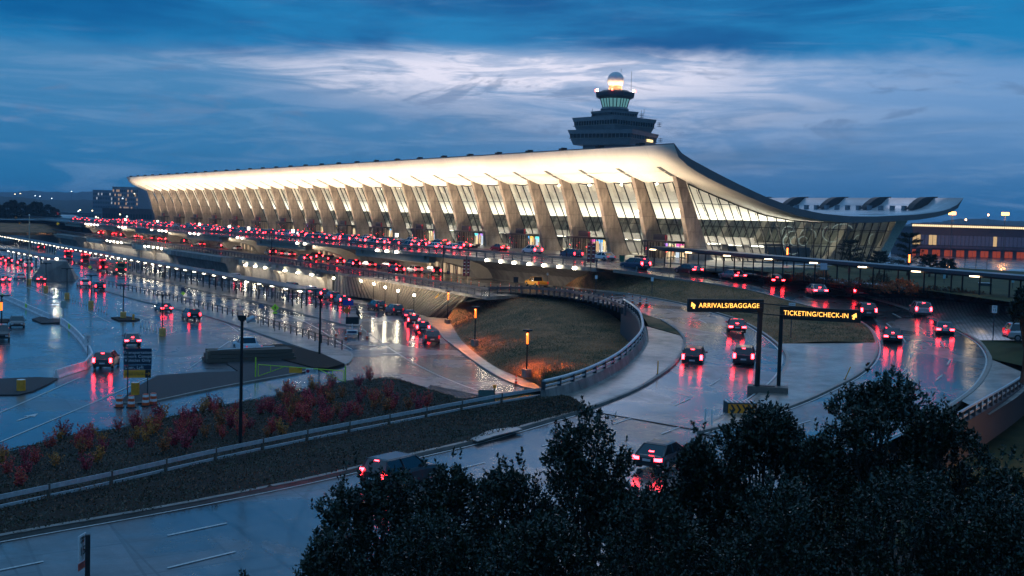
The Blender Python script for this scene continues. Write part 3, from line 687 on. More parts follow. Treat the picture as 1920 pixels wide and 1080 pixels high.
# --- loop roads
Lk = [(905, 547, -5), (1000, 550, -4.6), (1090, 560, -4.0), (1180, 580, -3.95), (1240, 601, -4.3), (1268, 618, -4.6), (1283, 633, -4.9), (1284, 646, -5.1), (1278, 665, -5.5), (1264, 685, -5.9), (1245, 700, -6.15), (1195, 732, -6.7), (1145, 752, -7.05), (1100, 769, -7.35)]
Rk = [(1052, 537, -5), (1085, 541, -4.3), (1120, 545, -3.3), (1160, 549.5, -3.15), (1200, 555, -3.25), (1240, 562, -3.4), (1290, 572, -3.65), (1352, 590, -4.1), (1390, 602, -4.5), (1427, 622, -4.95), (1460, 647, -5.5), (1476, 665, -5.85), (1477, 682, -6.1), (1466, 705, -6.45), (1450, 722, -6.7), (1410, 752, -7.0), (1370, 778, -7.2), (1310, 806, -7.35)]
LkW = W(Lk); RkW = W(Rk)
loft('arrivals_ramp', LkW, RkW, m_road, 90, 4)
Tl = [(1150, 507, -.2), (1200, 513, -.55), (1240, 520, -.9), (1320, 531, -1.3), (1415, 546, -1.95), (1500, 572, -2.9), (1560, 585, -3.4), (1615, 604, -4.1), (1636, 622, -4.7), (1645, 645, -5.2), (1642, 668, -5.7), (1630, 687, -6.0), (1600, 710, -6.4), (1565, 727, -6.65), (1520, 749, -6.9), (1460, 772, -7.1), (1400, 790, -7.25), (1310, 812, -7.35)]
Tr = [(1300, 503.5, -.5), (1420, 514, -.8), (1500, 528, -1.2), (1560, 540, -1.6), (1640, 560, -2.2), (1700, 578, -2.8), (1740, 592, -3.2), (1802, 622, -4.0), (1835, 640, -4.6), (1850, 657, -5.1), (1858, 675, -5.6), (1852, 697, -6.0), (1832, 728, -6.4), (1800, 752, -6.7), (1740, 790, -6.95), (1680, 822, -7.2), (1600, 855, -7.4)]
TlW = [(27, -40, 0)]+W(Tl)
TrW = [(27, -14.6, 0)]+W(Tr)
loft('ticketing_ramp', TlW, TrW, m_road, 110, 5)
# foreground road: left kerb goes on from the arrivals ramp
Fl = [(1100, 769, -7.4), (982, 803, -7.6), (890, 830, -7.8), (765, 858, -8.0), (610, 896, -8.2), (480, 923, -8.35), (325, 953, -8.45), (212, 973, -8.5), (62, 999, -8.6), (-60, 1022, -8.7), (-260, 1055, -8.8)]
FlW = W(Fl)
FrW = [TrW[-1], (122, -98, -7.7), (124.5, -114, -8.2), (129, -128, -8.6), (136, -146, -8.8)]
loft('entry_road', FlW, FrW, m_road, 70, 6, skirt=-10.3)
# closing wedge between the three roads
wq = MB(); A_ = LkW[-1]; B_ = RkW[-1]; C_ = TlW[-1]; D_ = TrW[-1]
wq.q((A_[0], A_[1], A_[2]-.01), (D_[0], D_[1], D_[2]-.01), (C_[0], C_[1], C_[2]-.01), (B_[0], B_[1], B_[2]-.01)); tag(wq.build('road_junction', m_road), kind='structure')
# grass median between the two ramps, concrete gore below it
med_lo = smoothl(RkW[:11]); med_hi = smoothl([(12, -27, -.4), (24, -39, -.05)]+TlW[1:11])
loft('grass_median', [tuple(p) for p in med_lo], [tuple(p) for p in med_hi], m_grass, 70, 10, bulge=0.25, sm=False, dz=0.07)
gl_ = smoothl(RkW[10:]); gr_ = smoothl(TlW[10:])
loft('concrete_gore', gl_, gr_, m_walk, 40, 4, bulge=0.03, sm=False, dz=0.14, skirt=-7.6)
# concrete apron left of the arrivals ramp and the little grass wedge
Ab = [(1030, 750, -7.15), (1070, 740, -7.0), (1120, 722, -6.75), (1170, 695, -6.2), (1200, 667, -5.6), (1216, 645, -5.2), (1216, 628, -4.9), (1212, 612, -4.6)]
AbW = W(Ab)
loft('concrete_apron', AbW, W([(1092, 772, -7.35), (1145, 752, -7.05), (1195, 732, -6.7), (1245, 700, -6.15), (1264, 685, -5.9), (1278, 665, -5.5), (1284, 646, -5.1), (1277, 630, -4.85)]), m_walk, 40, 3, dz=0.02, skirt=-10.3)
flat('grass_wedge', [(p[0], p[1], p[2]+.06) for p in W([(1190, 583, -4.0), (1240, 601, -4.3), (1268, 618, -4.6), (1282, 631, -4.85), (1216, 612, -4.6), (1208, 598, -4.3)])], m_grass)
# infield grass slope down to the lower sidewalk
slo = [(840, 597, ZC), (848, 612, ZC), (865, 640, ZC), (900, 670, ZC), (935, 692, ZC), (970, 706, ZC), (1003, 718, ZC), (1016, 728, ZC)]
shi = [(880, 566, -5.6), (905, 560, -5.5), (1000, 558, -5.3), (1060, 563, -5.0), (1100, 571, -5.1), (1150, 590, -5.8), (1172, 612, -6.6), (1190, 640, -7.4), (1192, 664, -7.6), (1160, 690, -7.8), (1100, 722, -7.8), (1030, 744, -7.6)]
loft('grass_slope', W(slo, .12), W(shi), m_grass, 60, 14, bulge=0.9, noise=0.03)
# lower level sidewalks
S1 = W([(672, 592, ZC), (678, 604, ZC), (672, 613, ZC), (655, 612, ZC), (600, 598, ZC), (520, 575, ZC), (420, 554, ZC), (300, 527, ZC), (235, 511, ZC)])+[(-330, -69, ZC), (-330, -60.5, ZC), (-16, -60.5, ZC)]
flat('canopy_sidewalk', S1, m_walk, 0.14)
S2 = W([(641, 657, ZC), (655, 660, ZC), (662, 668, ZC), (657, 679, ZC), (647, 686, ZC), (600, 664, ZC), (515, 636, ZC), (440, 609, ZC), (380, 591, ZC), (300, 573, ZC), (252, 562, ZC), (190, 544, ZC), (150, 532, ZC), (150, 526, ZC), (215, 537, ZC), (300, 556, ZC), (460, 597, ZC), (560, 628, ZC)])
flat('fence_sidewalk', S2, m_walk, 0.14)
S3 = W([(802, 596, ZC), (840, 598, ZC), (865, 640, ZC), (900, 670, ZC), (935, 692, ZC), (1003, 718, ZC), (1020, 735, ZC), (985, 728, ZC), (940, 712, ZC), (880, 673, ZC), (850, 648, ZC), (832, 636, ZC), (822, 620, ZC), (800, 606, ZC), (760, 590, ZC), (700, 575, ZC), (655, 567, ZC), (655, 556, ZC), (700, 562, ZC)])
flat('lower_sidewalk', S3, m_walk, 0.13)
flat('lower_sidewalk', [(-330, -42, ZC), (-40, -42, ZC), (-33, -47, ZC), (-330, -47, ZC)], m_walk, 0.13)
# islands
I1 = W([(230, 757, ZC), (262, 757, ZC), (297, 752, ZC), (375, 735, ZC), (480, 715, ZC), (560, 701, ZC), (590, 696, ZC), (615, 693, ZC), (647, 687, ZC), (600, 664, ZC), (530, 650, ZC), (385, 672, ZC), (375, 700, ZC), (295, 706, ZC), (262, 722, ZC)])
I1a = W([(222, 757, ZC), (262, 758, ZC), (297, 753, ZC), (375, 735, ZC), (480, 715, ZC), (590, 696, ZC), (600, 680, ZC), (440, 672, ZC), (425, 683, ZC), (447, 698, ZC), (375, 700, ZC), (295, 706, ZC), (255, 728, ZC)])
flat('gravel_island', I1a, m_gravel, 0.12)
flat('mulch_bed', W([(490, 652, ZC), (530, 648, ZC), (600, 665, ZC), (646, 686, ZC), (615, 694, ZC), (588, 693, ZC), (540, 680, ZC), (480, 668, ZC)]), m_mulch, 0.25)
flat('gravel_island', W([(-60, 712, ZC), (0, 712, ZC), (70, 709, ZC), (108, 711, ZC), (92, 721, ZC), (60, 736, ZC), (35, 742, ZC), (-60, 743, ZC)]), m_gravel, 0.12)
flat('rubble_island', W([(60, 600, ZC), (75, 596, ZC), (112, 601, ZC), (115, 607, ZC), (78, 608, ZC)]), m_gravel, 0.2)
flat('brick_island', W([(208, 597, ZC), (240, 595, ZC), (262, 600, ZC), (255, 603, ZC), (222, 603, ZC)]), m_mulch, 0.18)
flat('brick_island', W([(-40, 600, ZC), (18, 600, ZC), (14, 607, ZC), (-40, 607, ZC)]), m_mulch, 0.18)
# planted bank between the lot and the entry road
btop = W([(-200, 905, ZC), (-60, 868, ZC), (0, 850, ZC), (75, 832, ZC), (115, 817, ZC), (175, 810, ZC), (232, 801, ZC), (287, 787, ZC), (375, 770, ZC), (447, 755, ZC), (550, 738, ZC), (600, 724, ZC), (650, 716, ZC), (712, 709, ZC), (740, 712, ZC), (770, 724, ZC), (810, 745, ZC), (860, 766, ZC), (900, 768, ZC)])
bbot = [(p[0], p[1], p[2]+.02) for p in W([(-260, 1050, -8.65), (-60, 1019, -8.55), (62, 996, -8.45), (212, 970, -8.35), (325, 950, -8.3), (480, 920, -8.2), (610, 893, -8.05), (765, 855, -7.85), (890, 827, -7.65), (982, 800, -7.45), (1100, 767, -7.25)])]
# top edge continues on to the apron corner
btop2 = btop+W([(940, 762, -8.8), (985, 752, -8.0), (1030, 751, -7.3), (1065, 758, -7.3)])
BANK_A = resamp(smoothl(btop2), 120); BANK_B = resamp(smoothl(bbot), 120)
def bank(u, t):
    k = u*119; i = min(118, int(k)); f = k-i
    a = BANK_A[i]*(1-f)+BANK_A[i+1]*f; b = BANK_B[i]*(1-f)+BANK_B[i+1]*f
    p = a*(1-t)+b*t; hump = 0.55*math.sin(pi*min(1, t*1.6))*(t < .625)
    return np.array([p[0], p[1], p[2]+hump*math.exp(-((u-.68)/.3)**2)+.25*math.sin(pi*t)])
mb = MB(); nu, ntt = 150, 14
mb.v = [tuple(bank(u, t)+np.array([0, 0, RNG.normal()*.02])) for t in np.linspace(0, 1, ntt) for u in np.linspace(0, 1, nu)]
for r in range(ntt-1):
    for c in range(nu-1): mb.f.append((r*nu+c, r*nu+c+1, (r+1)*nu+c+1, (r+1)*nu+c)); mb.mi.append(0)
tag(mb.build('planted_bank', m_soil, smooth=True), kind='structure')
# kerbs
def kerb(name, pts, w=.3, h=.16, m=m_kerb, off=0.0, sm=True):
    P = smoothl(pts) if sm else np.array(pts, float); mb = MB(); r = []
    for k in range(len(P)):
        d = P[min(k+1, len(P)-1)]-P[max(k-1, 0)]; n = np.array([-d[1], d[0]]); n = n/(np.linalg.norm(n)+1e-9)
        x, y, z = P[k]; r.append([(x+n[0]*s, y+n[1]*s, z+q) for s, q in ((off-w/2, -.3), (off+w/2, -.3), (off+w/2, h), (off-w/2, h))])
    mb.rings(r); return tag(mb.build(name, m), kind='structure')
kerb('kerb', FlW, .35, .2); kerb('kerb', LkW[4:], .3, .17, m_concd); kerb('kerb', RkW, .3, .15, m_kerb); kerb('kerb', TlW[1:], .3, .17, m_kerb); kerb('kerb', TrW[2:-2], .35, .15, m_kerb)
for pts in (I1a[:8], S1[:9], S2[:14], S3[7:17]): kerb('kerb', [(p[0], p[1], p[2]+.0) for p in pts], .25, .15, m_kerb)
# right-hand grass, pavers and lawn around the end of the terminal
flat('lawn', [(8, -14.5, .02), (27, -14.5, .02), (62, -20, -.3), (98, -31, -.9), (150, -45, -1.6), (150, 62, -.6), (8, 62, -.6)], m_grass_d)
CANL = [G(1236, 502, -.12), G(1400, 515, -.25), G(1560, 533, -.5), G(1760, 555, -.95), G(2010, 582, -1.5)]
loft('planting_strip', smoothl(TrW[:6]+[G(1730, 561, -1.75), G(1830, 570, -1.8), G(1935, 580, -1.9), G(2010, 590, -2.0)]), [(27, -13, .03)]+CANL, m_soil, 60, 5, sm=False, dz=.03, bulge=.15)
loft('paver_plaza', smoothl(TrW[5:10]), [G(1645, 552, -1.7), G(1730, 561, -1.7), G(1830, 570, -1.7), G(1935, 580, -1.8), G(2010, 600, -2.2), G(2010, 640, -3.6)], m_paver, 40, 6, sm=False, dz=.05)
loft('grass_verge', smoothl(TrW[9:12]), [G(1935, 640, -3.9), G(1960, 645, -4.1), G(2020, 690, -5), G(1990, 705, -5.8)], m_grass_d, 20, 4, sm=False, dz=.12)
loft('concrete_verge', smoothl(TrW[11:15]), [G(1935, 707, -5.9), G(1935, 722, -6.1), G(1905, 748, -6.3), G(1855, 780, -6.6)], m_walk, 20, 4, sm=False, dz=.08)
loft('hillside', [(122, -98, -7.8), (124.5, -114, -8.3), (129, -128, -8.7), (136, -146, -8.9)], [(150, -92, -5.5), (156, -110, -4), (160, -130, -3.0), (168, -150, -3)], m_soil, 20, 6)
# underpass behind the right-hand parapet, lit orange
flat('underpass_road', [(112, -62, -10.05), (150, -74, -10.05), (150, -40, -10.05), (104, -44, -10.05)], m_conc)

loft('grass_field', [(150, 62, -.6), (150, 10, -1.1), (150, -45, -1.62), G(2010, 592, -2.0), G(2012, 600, -2.3), G(2014, 640, -3.7), G(2022, 690, -5.1)], [(330, 62, -7), (330, 10, -8), (320, -30, -9), (280, -50, -10), (240, -56, -10.1), (200, -58, -10.1), (170, -58, -10.12)], m_grass_d, 30, 5, skirt=-10.2)
loft('grass_field', [(30.2, 62.5, -.6), (90, 62.5, -.6), (150, 62.5, -.6), (330, 62.5, -7)], [(30.2, 66, -5.18), (90, 66, -5.18), (150, 66, -5.18), (330, 66, -9)], m_grass_d, 20, 3)
# ------------------------------------------------------------------ walls and piers under the decks
def GY(px, py, Y):
    d = ray(px, py); t = (Y-CPOS[1])/d[1]; P = CPOS+t*d; return (float(P[0]), float(P[1]), float(P[2]))
ORD = ['first', 'second', 'third', 'fourth', 'fifth', 'sixth', 'seventh', 'eighth', 'ninth', 'tenth', 'eleventh', 'twelfth', 'thirteenth', 'fourteenth', 'fifteenth', 'sixteenth', 'seventeenth', 'eighteenth', 'nineteenth', 'twentieth']
TENS = {2: 'twenty', 3: 'thirty', 4: 'forty', 5: 'fifty', 6: 'sixty', 7: 'seventy'}
def ordw(n):
    if n < 20: return ORD[n]
    t, u = divmod(n+1, 10)
    if u == 0: return {2: 'twentieth', 3: 'thirtieth', 4: 'fortieth', 5: 'fiftieth', 6: 'sixtieth', 7: 'seventieth'}[t]
    return TENS[t]+'-'+ORD[u-1]
m_pier = mat('pier_concrete', (0.5, 0.45, 0.38), 0.6, var=0.1, scale=0.5)
m_door = emis('doorway_glow', (1.0, .7, .4), .5, (.2, .18, .15))
def curved_wall(name, label, x0, x1, prof, m, nx=2, loc=None):
    r = [[(x, y, z) for y, z in prof] for x in (x0, x1)]
    back = [(y+0.6, z) for y, z in prof[::-1]]
    mb = MB(); mb.rings([[(x, y, z) for y, z in list(prof)+back] for x in (x0, x1)])
    o = mb.build(name, m, origin=((x0+x1)/2, prof[0][0], prof[0][1])); return tag(o, label, 'retaining wall', 'curved retaining walls under the decks')
pA = [(-24.2, -4.9), (-24.6, -4.0), (-25.4, -3.0), (-27.2, -2.1), (-30.5, -1.1), (-32.5, -.62)]
pC = [(-41.5, -9.6), (-41.2, -8.4), (-41.3, -7.3), (-42.0, -6.3), (-43.2, -5.52)]
def pier(label, xl, xr, z1, z0, yo, yi, glow):
    """pair of cantilever brackets carrying a beam, with the doorway recess between them"""
    t = thing('deck_pier', label, 'pier', ((xl+xr)/2, yi, z0), 'bracketed concrete piers under the decks')
    for x in (xl, xr):
        mb = MB(); pr_ = [(yo+.4, z1), (yo+.4, z1-.7), (yo+2.5, z1-1.0), (yo+(yi-yo)*.45, z1-1.5), (yo+(yi-yo)*.68, z1-2.4), (yo+(yi-yo)*.8, z0), (yi+.8, z0), (yi+.8, z1)]
        mb.rings([[(x-1.3, y, z) for y, z in pr_], [(x+1.3, y, z) for y, z in pr_]]); mb.build('bracket', m_pier, t, bevel=.08)
    mb = MB(); mb.box(((xl+xr)/2, yo+1.6, z1-.65), (xr-xl+5, 1.4, 1.3)); mb.build('beam', m_pier, t)
    mb = MB(); mb.box(((xl+xr)/2, yi+.9, (z0+z1)/2), (xr-xl-2.6, .3, z1-z0-.02)); w = mb.build('recess_wall', m_conc, t)
    if glow:
        mb = MB()
        n = max(2, int((xr-xl)/3.5))
        for k in range(n): mb.box((xl+2.5+(xr-xl-5)*k/(n-1), yi+.7, z0+1.25), (2.0, .08, 2.2))
        mb.build('doorway', m_door, t)
        f = MB()
        for k in range(n*2): f.box((xl+2+(xr-xl-4)*k/(2*n-1), yi+.6, z0+1.3), (.12, .12, 2.6))
        f.build('door_frame', m_frame, t)
    return t
AO = [(-30-61*k, -58-61*k) for k in range(6)]
prev = 14.0
for k, (xr, xl) in enumerate(AO):
    curved_wall('retaining_wall', 'curved grey retaining wall under the upper deck, %s from its near end' % ordw(k), xr+1.3, prev, [(y, z) for y, z in pA], m_concs)
    pier('bracketed concrete pier and lit doorway under upper deck, %s from near end' % ordw(k), xl, xr, -.61, -4.85, -39.5, -24.6, True)
    prev = xl-1.3
curved_wall('retaining_wall', 'farthest curved retaining wall under the upper departures deck', -700, prev, pA, m_concs)
# wing wall at the end of the upper deck
wg = MB(); a0 = G(1112, 509, -1.0)
wg.rings([[(14, -24.5, -5.2), (14, -33, -.62), (14, -24.5, -.62)], [(14.6, -24.5, -5.2), (14.6, -33, -.62), (14.6, -24.5, -.62)]]); 
tag(wg.build('wing_wall', m_conc, origin=(14, -25, -5)), 'sloping concrete wing wall at near end of upper deck beside grass', 'wall')
# lower level: ribbed wall, lit bays, dark abutments
foot = np.array(W([(628, 553, ZC), (700, 561.5, ZC), (760, 582, ZC), (800, 595, ZC), (842, 596, ZC)]))
foot = resamp(foot, 60)
topl = resamp([(-56, -44.6, -5.52), (-35, -45.6, -5.52), (-5, -47.7, -5.52), (5.5, -48.8, -5.52)], 60)
rw_ = thing('ribbed_retaining_wall', 'ribbed concrete retaining wall lit by six lamps below the arrivals road', 'retaining wall', tuple(foot[30]))
mb = MB()
for k in range(59): mb.q(foot[k], foot[k+1], topl[k+1], topl[k])
mb.build('wall_panel', m_concd, rw_)
m_rib = mat('rib_concrete', (.5, .43, .34), .6, var=.15); f44 = resamp(foot, 46); t44 = resamp(topl, 46)  # ribs paler than the panel behind: groove shade is put into the colour
for k in range(46):
    mb = MB(); a = f44[k]; b = t44[k]
    mb.rings([[(a[0]-.3, a[1]+.1, a[2]), (a[0]+.1, a[1]-.35, a[2]), (a[0]+.3, a[1]+.1, a[2])], [(b[0]-.3, b[1]+.1, b[2]), (b[0]+.1, b[1]-.35, b[2]), (b[0]+.3, b[1]+.1, b[2])]]); mb.build('rib', m_rib, rw_)
for k, (px, py) in enumerate([(632, 527), (663, 532), (697, 537), (732, 543), (770, 549), (810, 554)]):
    i = int(3+k*10.2); p = foot[min(59, i)]+np.array([0.3, -2.2, 0]); z = -6.3
    h = z-ZC; mb = MB(); mb.tube([(p[0], p[1], ZC), (p[0], p[1], z)], .06, 5); l = mb.build('lamp_post', m_dark, rw_)
    MB().lathe((p[0], p[1], z), [(.05, -.05), (.2, .1), (.2, .25), (.05, .35)], 8).build('lamp', m_lampS, l)
def abut(label, x0, x1, y0=-47.5):
    mb = MB(); prof = [(y0, -5.0), (y0, -6.2), (y0+2.5, ZC), (-40.5, ZC), (-40.5, -5.92), (y0+1, -5.92)]
    mb.rings([[(x, y, z) for y, z in [(y0, -5.02), (y0, -6.3), (y0+1.2, -6.6), (y0+2.5, ZC), (-40.5, ZC), (-40.5, -5.52), (y0+3.5, -5.52), (y0+3.5, -5.02)]] for x in (x0, x1)])
    return tag(mb.build('abutment', m_concd, origin=((x0+x1)/2, y0, ZC)), label, 'abutment', 'projecting concrete abutments of the arrivals road')
abut('grey concrete abutment projecting from arrivals road, nearest the bus lane end', -167, -122)
abut('grey concrete abutment projecting from arrivals road, behind the red buses', -336, -303)
for k, (xl, xr) in enumerate([(-94, -70), (-118, -99), (-188, -172), (-226, -208), (-296, -277), (-362, -341)]):
    pier('bracketed concrete pier and recess under the arrivals road, %s from near end' % ordw(k), xl, xr, -5.51, -9.56, -44.3, -41.0, k > 1)
tag(MB().box((-383, -41.25, -7.6), (634, .3, 4.15)).build('retaining_wall', m_conc, origin=(-383, -40.8, -9.7)), 'plain concrete back wall behind the piers of the arrivals road', 'retaining wall')
prev = -66
for k, (x1, x0) in enumerate([(-66.5, -68.5), (-95.5, -97.5), (-189.5, -206.5), (-227.5, -275.5), (-297.5, -303), (-363.5, -700)]):
    curved_wall('retaining_wall', 'curved concrete wall under the arrivals road, %s from its near end' % ordw(k), x0, x1, pC, m_concs)
# ------------------------------------------------------------------ railings
def along(path, sp):
    P = np.array(path, float); d = np.r_[0, np.cumsum(np.linalg.norm(np.diff(P, axis=0), axis=1))]; out = []
    n = max(2, int(round(d[-1]/sp))+1)
    for s in np.linspace(0, d[-1], n):
        p = np.array([np.interp(s, d, P[:, k]) for k in range(3)]); q = np.array([np.interp(min(d[-1], s+.05), d, P[:, k]) for k in range(3)]); q0 = np.array([np.interp(max(0, s-.05), d, P[:, k]) for k in range(3)])
        out.append((p, math.atan2(q[1]-q0[1], q[0]-q0[0])))
    return out
def sweep(mb, path, prof):
    """sweep a closed (offset, height) profile along a path"""
    P = np.array(path, float); r = []
    for k in range(len(P)):
        d = P[min(k+1, len(P)-1)]-P[max(k-1, 0)]; n = np.array([-d[1], d[0]]); n = n/(np.linalg.norm(n)+1e-9)
        r.append([(P[k][0]+n[0]*o, P[k][1]+n[1]*o, P[k][2]+z) for o, z in prof])
    mb.rings(r)
def railing(name, label, cat, path, sp, post_d, rails, m_post, m_rail, maxpost=100):
    P0 = path[len(path)//2]; t = thing(name, label, cat, tuple(float(v) for v in P0)); mb = MB()
    for prof in rails: sweep(mb, path, prof)
    mb.build('rail', m_rail, t)
    st = sorted(along(path, sp), key=lambda a: depth(a[0])); w, d_, h = post_d
    mb = MB(); mb.box((0, 0, h/2), (w, d_, h)); p0 = None; rest = MB()
    for k, (p, a) in enumerate(st):
        if k < maxpost:
            if p0 is None:
                mb2 = MB(); mb2.box((0, 0, h/2), (w, d_, h)); p0 = mb2.build('post', m_post, None, origin=(0, 0, 0)); p0.parent = t; c = p0
            else: c = p0.copy(); COL.objects.link(c)
            c.location = Vector(p)-Vector(t.location); c.rotation_euler = (0, 0, a)
        else: rest.box((p[0], p[1], p[2]+h/2), (w, d_, h), rz=a)
    if rest.v: tag(rest.build('post', m_post, t), kind='stuff')
    return t
def rect(o, z, w, h): return [(o-w/2, z-h/2), (o+w/2, z-h/2), (o+w/2, z+h/2), (o-w/2, z+h/2)]
m_rail = mat('parapet_blue_grey', (.07, .08, .095), .4, metal=.3, var=.1)
rA = railing('deck_railing', 'dark steel parapet railing with floodlamps along the upper departures deck', 'railing', [(-700, -39.6, 0.02), (-200, -39.6, .02), (26.5, -39.6, .02)], 2.9, (.16, .16, 1.0), [rect(0, 1.0, .34, .38), rect(0, .62, .08, .1), rect(0, .34, .08, .1)], m_rail, m_rail)
boR = [(x, y+.35, -4.98) for x, y in bo]
rB = railing('deck_railing', 'dark steel parapet railing along the arrivals road above the ribbed wall', 'railing', [tuple(p) for p in resamp(boR, 60)], 2.6, (.16, .16, 1.05), [rect(0, 1.05, .34, .38), rect(0, .66, .08, .1), rect(0, .36, .08, .1)], m_rail, m_rail)
for px in (912, 938, 963, 991, 1019, 1047.6, 1076.7, 706, 723.7, 742, 556, 570, 444, 453, 355, 363, 371, 283, 297, 303, 310, 222, 228, 234, 160, 165, 170, 176, 182):
    p = GY(px, 480, -40.25); x = p[0]; MB().box((x, -40.2, -.35), (.34, .3, .34)).build('flood_lamp', m_lampS if px > 430 else m_lamp, rA)
for px in (201, 207, 214, 221, 228, 274, 281, 290, 298, 305, 30, 35, 46, 51, 62, 152):
    p = GY(px, 460, -43.2); x = p[0]; MB().box((x, -43.3-(.3 if px > 250 else 0), -5.4), (.4, .3, .4)).build('flood_lamp', m_lampS if px > 200 else m_lamp, rB)
for x in (-72, -80, -88, -101, -108, -115, -345, -350, -356): MB().box((x, -43.6, -6.6), (.5, .5, .25)).build('bay_lamp', m_lampS, rB)
# post-and-beam guard rail round the infield, then the curved parapet
gp_ = W([(908, 552, -5), (960, 551.5, -4.85), (1000, 553, -4.65), (1060, 558, -4.2), (1100, 566, -4.05), (1130, 573, -4.05), (1155, 583, -4.15), (1172, 592, -4.25)])
railing('guard_rail', 'dark box-beam guard rail on posts along the top of the grass slope', 'guard rail', [tuple(p) for p in resamp(smoothl(gp_), 30)], 2.0, (.18, .22, 1.35), [rect(0, 1.0, .3, .3)], m_rail, m_rail)
pp = W([(1030, 750, -7.15), (1070, 740, -7.0), (1120, 722, -6.75), (1170, 695, -6.2), (1200, 667, -5.6), (1216, 645, -5.2), (1216, 628, -4.9), (1210, 608, -4.55), (1196, 594, -4.35), (1178, 583, -4.2)])
pp = [tuple(p) for p in resamp(smoothl(pp), 44)]
par = thing('curved_parapet', 'curved concrete parapet with pale steel handrail around the arrivals ramp', 'parapet', pp[20])
mb = MB(); sweep(mb, pp, [(.0, -.1), (.25, .0), (.42, .75), (.85, .75), (.85, -4.5), (0, -4.5)])
mb.build('wall', m_concd, par)
mb = MB(); sweep(mb, pp, [(.87, .55), (.9, .55), (.9, -4.4), (.87, -4.4)]); mb.build('outer_panel', mat('dark_panel', (.05, .05, .06), .6), par)
mb = MB(); sweep(mb, [(p[0], p[1], p[2]) for p in pp], [(.62+.13*math.cos(a), 1.38+.13*math.sin(a)) for a in np.linspace(0, 2*pi, 9)[:-1]]); sweep(mb, pp, rect(.55, 1.02, .1, .14)); mb.build('handrail', m_steel, par)
for p, a in along(pp, 2.1):
    mb = MB(); mb.box((0, .62, 1.05), (.16, .3, .62)); o = mb.build('post', m_steeld, None, origin=(0, 0, 0)); o.parent = par; o.location = Vector(p)-Vector(par.location); o.rotation_euler = (0, 0, a)
# W-beam guard rail in front of the planted bank
wb = W([(-200, 990, -8.7), (-60, 966, -8.6), (0, 953, -8.5), (120, 927, -8.42), (240, 901, -8.35), (370, 870, -8.28), (500, 842, -8.2), (630, 815, -8.08), (750, 792, -7.95), (870, 768, -7.8), (940, 755, -7.5), (1022, 742, -7.1)])
wb = [(p[0], p[1], p[2]) for p in resamp(smoothl(wb), 60)]
wprof = [(-.04, .0), (.05, .04), (-.02, .1), (-.02, .14), (.07, .2), (-.02, .27), (-.06, .27), (-.06, .0)]
gr = railing('guard_rail', 'pale galvanised steel guard rail running in front of the red shrub bank', 'guard rail', wb, 3.8, (.12, .16, .75), [[(o*1.3, z*.9+.46) for o, z in wprof], [(o*.8+.12, z*.5+.06) for o, z in rect(0, 0, .1, .3)]], m_wood, m_steel)
# right-hand bridge parapet
br_ = W([(1990, 672, -6.2), (1920, 728, -6.2), (1890, 748, -6.25), (1860, 766, -6.3), (1840, 778, -6.4), (1810, 796, -6.5), (1770, 822, -6.7)])
br_ = [tuple(p) for p in resamp(smoothl(br_), 26)]
bp_ = thing('bridge_parapet', 'curved bridge parapet with steel rails above the orange lit underpass', 'parapet', br_[12])
mb = MB(); sweep(mb, br_, [(0, .15), (-.4, .15), (-.4, -2.4), (0, -2.4)]); mb.build('wall', mat('dark_ribbed_wall', (.05, .04, .045), .6, stretch=(8, 8, .2)), bp_)
mb = MB(); sweep(mb, br_, [(-.2+.1*math.cos(a), .95+.1*math.sin(a)) for a in np.linspace(0, 2*pi, 9)[:-1]]); sweep(mb, br_, rect(-.2, .5, .1, .14)); mb.build('handrail', m_steel, bp_)
for p, a in along(br_, 1.7):
    mb = MB(); mb.box((0, -.2, .5), (.26, .24, .8)); o = mb.build('post', m_steeld, None, origin=(0, 0, 0)); o.parent = bp_; o.location = Vector(p)-Vector(bp_.location); o.rotation_euler = (0, 0, a)
# far concrete barrier of the ticketing ramp and the pale barrier segments
tb = [tuple(p) for p in resamp(smoothl([(p[0], p[1], p[2]+.05) for p in TrW[:6]]), 40)][8:]
tbt = thing('ramp_barrier', 'low concrete barrier wall along far side of the ticketing ramp', 'barrier', tb[10])
mb = MB(); sweep(mb, tb, [(.3, 0), (.5, 0), (.45, .85), (.3, .85)]); mb.build('wall', m_concd, tbt)
for k in range(0, len(tb), 3): MB().box((tb[k][0], tb[k][1]-.02+.3, tb[k][2]+.45), (.2, .25, .95)).build('post', m_conc, tbt)
